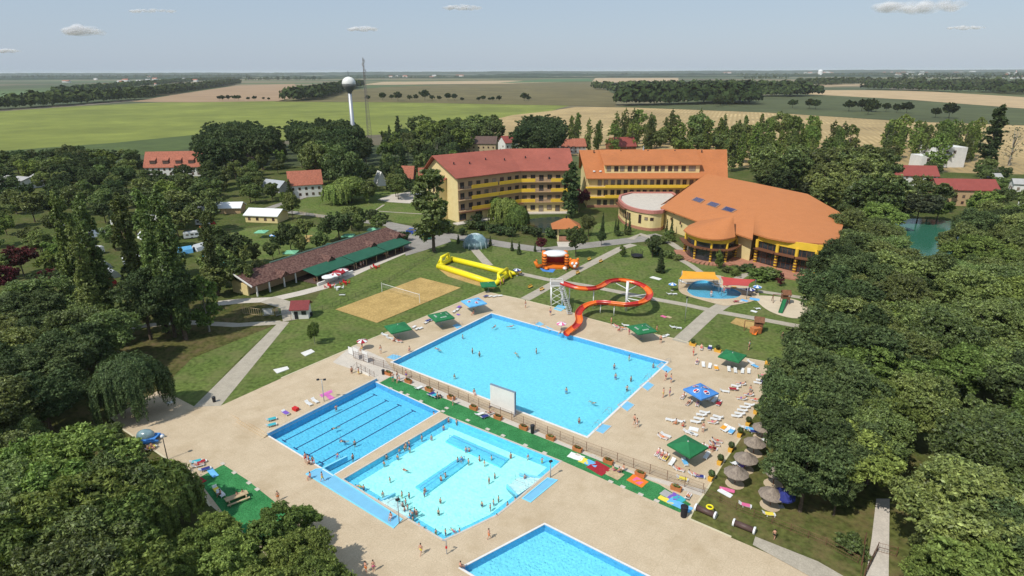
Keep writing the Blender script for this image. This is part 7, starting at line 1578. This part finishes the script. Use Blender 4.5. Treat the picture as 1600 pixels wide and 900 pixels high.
# blankets and towels on the carpet
TW=[((900,714),2.6,1.5,'white','pale white towel, leftmost on the green carpet'),((914,721),1.8,1.4,'yellowcloth','yellow towel between white and blue ones on the carpet'),((924,725),2.0,1.5,'lightblue','light blue towel left of the crimson blanket'),((936,732),3.2,2.6,'crimson','dark crimson blanket on the green carpet'),((960,741),2.6,2.0,'woodpale','beige blanket under the seated group on the carpet'),((996,752),2.8,2.0,'orange','orange patterned blanket on the green carpet'),((997,752),1.6,1.3,'pink','pink towel lying on the orange blanket'),
((1044,774),2.2,1.4,'grey','grey towel on the right part of the carpet'),((1041,782),2.4,.9,'yellowcloth','yellow towel edge below the grey towel'),((1053,777),1.3,1.8,'purple','purple towel beside the grey towel'),((1061,780),1.6,1.4,'teal','teal towel under the sunbather on the carpet'),((1062,790),3.6,1.4,'lightblue','bright blue towel at the right end of the carpet'),((332,739),3.0,.9,'lightblue','light blue towel on the lower left carpet'),((313,752),1.6,1.2,'crimson','red towel left of the lower left carpet'),
((1084,671),1.6,1.2,'white','white towel between loungers above the lower green parasol'),((1133,771),2.2,.9,'white','white towel on the dry grass beside the thatched parasol'),((1136,766),2.2,.8,'pink','pink patterned towel behind the white one on dry grass'),((1037,495),1.6,1.0,'pink','pink towel on the lawn right of the slide'),((1045,496),1.4,1.0,'woodpale','beige towel on the lawn beside the pink towel'),((462,641),1.2,.8,'red','red bag on the terrace above the lap pool'),((200,713),3.2,1.4,'terracotta','orange-brown mat in the shade at the left wood edge'),((175,705),2.6,1.2,'navy','blue patterned mat in the shade at the left wood edge'),((1178,487),1.6,1.0,'white','white towel beside the lounger below the kids pool'),((1163,470),2.0,1.2,'lightblue','light blue mat at the right rim of the kids pool'),((1179,468),2.6,1.8,'lightblue','blue paddling mat beside the round sand area'),((716,492),1.0,.6,'purple','purple towel at the far end of the lounger row')]
for i,(px,w_,d_,m,l) in enumerate(TW):
    if not l: continue
    zz=lz_(*px) if 'terrace' in l else 0; c=G(*px,zz); n=5; mb=MB(); vs=[]; r_=R(-37)+rng.uniform(-.25,.25); hgt=.5 if 'bag' in l else .035
    top=[]
    for a in range(n):
        for b in range(n):
            x=(a/(n-1)-.5)*w_+rng.uniform(-.04,.04); y=(b/(n-1)-.5)*d_+rng.uniform(-.04,.04); top.append(Vector((c.x+x*math.cos(r_)-y*math.sin(r_),c.y+x*math.sin(r_)+y*math.cos(r_),zz+.045+.002*i+hgt+rng.uniform(0,.03))))
    k=n*n; vs=top+[Vector((v.x,v.y,zz+.035+.0012*i)) for v in top]; fs=[(a*n+b,(a+1)*n+b,(a+1)*n+b+1,a*n+b+1) for a in range(n-1) for b in range(n-1)]
    ring=[b for b in range(n)]+[a*n+n-1 for a in range(1,n)]+[(n-1)*n+b for b in range(n-2,-1,-1)]+[a*n for a in range(n-2,0,-1)]
    mb.add(vs,fs+[tuple(x+k for x in f[::-1]) for f in fs]+[(ring[j],ring[(j+1)%len(ring)],ring[(j+1)%len(ring)]+k,ring[j]+k) for j in range(len(ring))])
    nm_='blanket' if 'blanket' in l else 'mat' if ' mat ' in l else 'bag' if 'bag' in l else 'towel'
    tag(build(nm_,mb,M[m]),l,nm_)
c=G(371,782); q=empty('wooden_frame',c,'pale wooden table frame at the edge of the lower left carpet','table'); build('tabletop',MB().box(Zv(c,.78),(3.2,.9,.1),R(38)),M['woodpale'],q)
for s in(-1,1): build('bench',MB().box(Zv(c+unit(142)*s*.95,.45),(3.2,.35,.07),R(38)),M['woodpale'],q); build('leg',MB().box(Zv(c+unit(52)*s*1.2,.38),(.12,1.8,.75),R(38)),M['woodpale'],q)
# ================================================================== people
W=-1.18
cl=['navy','red','black','pink','white','blue','purple','yellowcloth','teal','crimson']
MAINP=[('swim',772,510),('swim',798,509),('stand',723,521),('stand',738,544),('stand',749,549),('swim',684,545),('swim',807,553),('stand',838,544),('stand',710,583),('arms',983,555),('stand',960,568),('stand',1021,566),('stand',962,584),('stand',986,587),('arms',980,602),('stand',885,606),('swim',926,628),('stand',905,652)]
for i,(k,x,y) in enumerate(MAINP): person(k,x,y+(3 if k!='swim' else 0),cl[(i*3)%10],'in the big pool',z=-.14 if k=='swim' else -1.2*SZ(y)-.08*(i%3),group='bathers in the big pool',s=.88)
LAPP=[('arms',525,634),('swim',524,668),('swim',533,687),('stand',554,689),('stand',551,711),('swim',527,712),('stand',678,645),('swim',537,689)]
for i,(k,x,y) in enumerate(LAPP): person(k,x,y+(2 if k!='swim' else 0),cl[(i*7+1)%10],'in the lap pool',z=-.14 if k=='swim' else -1.2*SZ(y),group='bathers in the lap pool',s=.88)
MS=[(659,682),(674,681),(639,690),(634,694),(632,697),(624,701),(640,700),(604,711),(621,711),(600,722),(632,733),(609,746),(562,759),(568,759),(598,769),(628,770),(639,771),(664,763),(663,768),(688,779),(685,797),(728,700),(733,700),(715,716),(721,717),(732,719),(749,713),(757,721),(768,713),(798,709),(825,711),(847,716),(773,740),(764,748),(820,743),(753,784),(766,790),(771,782),(779,776),(793,787),(776,804),(623,778),(629,786),(632,794),(648,795),(651,799),(640,805),(645,807),(655,819),(664,826),(681,828),(696,829),(709,829),(718,827),(701,654),(713,657),(693,665),(689,746),(696,740),(641,797),(644,801),(592,781),(637,789),(634,782),(805,779)]
for i,(x,y) in enumerate(MS):
    k='swim' if (x,y) in((632,733),(562,759),(709,829),(721,717)) else ('arms' if i%9==4 else 'stand'); person(k,x,y+(2 if k!='swim' else 0),cl[(i*3+i//7)%10],'in the pale massage pool',z=-.14 if k=='swim' else -1.08*SZ(y)-.08*(i%3),group='bathers in the massage pool',s=.86)
for x,y in((701,650),(713,653)): pass
DK=[('stand',595,552,'white','on the deck behind the fence'),('sit',640,550,'navy','at the left edge of the big pool'),('sit',741,617,'white','at the near edge of the big pool'),('stand',1083,556,'red','on the deck right of the big pool corner'),('walk',991,663,'black','on the deck right of the big pool'),('walk',995,668,'white','on the deck right of the big pool'),('walk',1040,594,'crimson','by the foot baths of the big pool'),('stand',1048,598,'blue','by the foot baths of the big pool'),('stand',1036,621,'yellowcloth','on the deck between foot bath and blue parasol'),('stand',1046,619,'purple','on the deck between foot bath and blue parasol'),
('stand',1098,675,'white','near the lower green parasol'),('walk',764,842,'orange','on the deck below the massage pool'),('walk',658,866,'yellowcloth','on the lower deck left of the shower'),('stand',572,894,'orange','at the bottom edge of the photo'),('stand',584,892,'pink','at the bottom edge of the photo'),('sit',720,889,'black','on the corner of the bottom pool'),('stand',478,722,'red','at the lower corner of the lap pool'),('stand',483,725,'navy','at the lower corner of the lap pool'),('sit',489,723,'pink','at the lower corner of the lap pool'),('sit',484,727,'black','at the lower corner of the lap pool'),('walk',504,752,'yellowcloth','on the long foot bath'),('sit',485,748,'navy','at the end of the long foot bath'),('sit',611,811,'white','on the long foot bath'),
('stand',550,586,'black','at the head of the lap pool'),('stand',561,588,'yellowcloth','at the head of the lap pool'),('stand',614,596,'teal','on the green carpet near the fence end'),('stand',621,594,'white','on the green carpet near the fence end'),('stand',635,591,'purple','on the green carpet near the fence end'),('sit',624,597,'lightblue','on the green carpet near the fence end'),('sit',958,737,'pink','on the beige blanket'),('sit',974,736,'white','on the beige blanket'),('sit',967,740,'navy','on the beige blanket'),('sit',684,623,'black','on the green carpet above the lap pool corner'),('stand',708,633,'white','beside the planter on the green carpet'),
('stand',955,507,'orange','left of the green parasol below the slide'),('sit',968,518,'red','left of the green parasol below the slide'),('stand',983,523,'pink','left of the green parasol below the slide'),('stand',1026,520,'orange','right of the green parasol below the slide'),('stand',1032,536,'black','at the deck edge below the slide'),('stand',821,481,'white','on the far deck edge by the crossing path'),('stand',860,493,'navy','on the far deck edge left of the slide'),('sit',876,523,'black','under the small pink parasol'),('stand',435,782,'orange','half behind the leaves beside the lower left carpet'),('sit',238,702,'pink','by the globe lamp'),('sit',232,705,'crimson','by the globe lamp'),('stand',884,424,'white','in front of the bouncy castle'),('stand',787,444,'pink','at the right goal of the yellow inflatable'),('stand',782,446,'black','at the right goal of the yellow inflatable'),
('sit',1135,447,'pink','under the red shade sail'),('stand',1144,443,'blue','under the red shade sail'),('stand',1131,456,'pink','in the kids pool'),('stand',1111,462,'white','in the kids pool'),('walk',1222,531,'pink','on the lawn right of the play tower'),('sit',1093,609,'red','behind the blue emblem parasol'),('sit',1172,612,'teal','by the right edge planters'),('sit',740,492,'crimson','under the light blue parasol'),('sit',617,534,'crimson','in front of the far left green parasol'),('stand',513,434,'white','under the restaurant awning edge'),('stand',564,417,'white','under the restaurant awning edge'),('stand',568,415,'white','under the restaurant awning edge'),('sit',345,775,'black','at the wooden table frame'),('sit',371,779,'white','at the wooden table frame'),('sit',380,775,'purple','at the wooden table frame'),('sit',1213,668,'orange','between the thatched parasols'),('stand',1113,706,'crimson','right of the lower green parasol'),('sit',1056,664,'orange','above the lower green parasol'),('sit',1067,668,'red','above the lower green parasol'),('sit',566,547,'yellowcloth','under the red and white parasol'),('sit',1145,737,'black','under a thatched parasol')]
for k,x,y,c_,pl_c in DK:
    zz=.04
    if 'kids pool' in pl_c and 'in the' in pl_c: zz=-.6
    person(k,x,y,c_,pl_c,z=zz,group='people around the pools')
person('stand',1170,547,'black','on the lawn right of the green parasol',shirt=True,top='teal',s=1.1,rz=2.5); person('walk',1209,842,'black','on dry grass between the roller tubes',s=1.0)
# ================================================================== air
label_all(); drop_protos()
mb=MB(); mb.box((0,12400,44),(44000,27000,92.4)); hz=build('haze',mb,M['white'],origin=(0,0,0)); hz['kind']='stuff'
hm=bpy.data.materials.new('haze_air'); hm.use_nodes=True; hn=hm.node_tree; hn.nodes.remove(hn.nodes['Principled BSDF'])
pv=hn.nodes.new('ShaderNodeVolumePrincipled'); pv.inputs['Density'].default_value=3.6e-5; pv.inputs['Color'].default_value=(.9,.96,1,1); pv.inputs['Anisotropy'].default_value=0
hn.links.new(pv.outputs[0],hn.nodes['Material Output'].inputs['Volume']); hz.data.materials.clear(); hz.data.materials.append(hm)
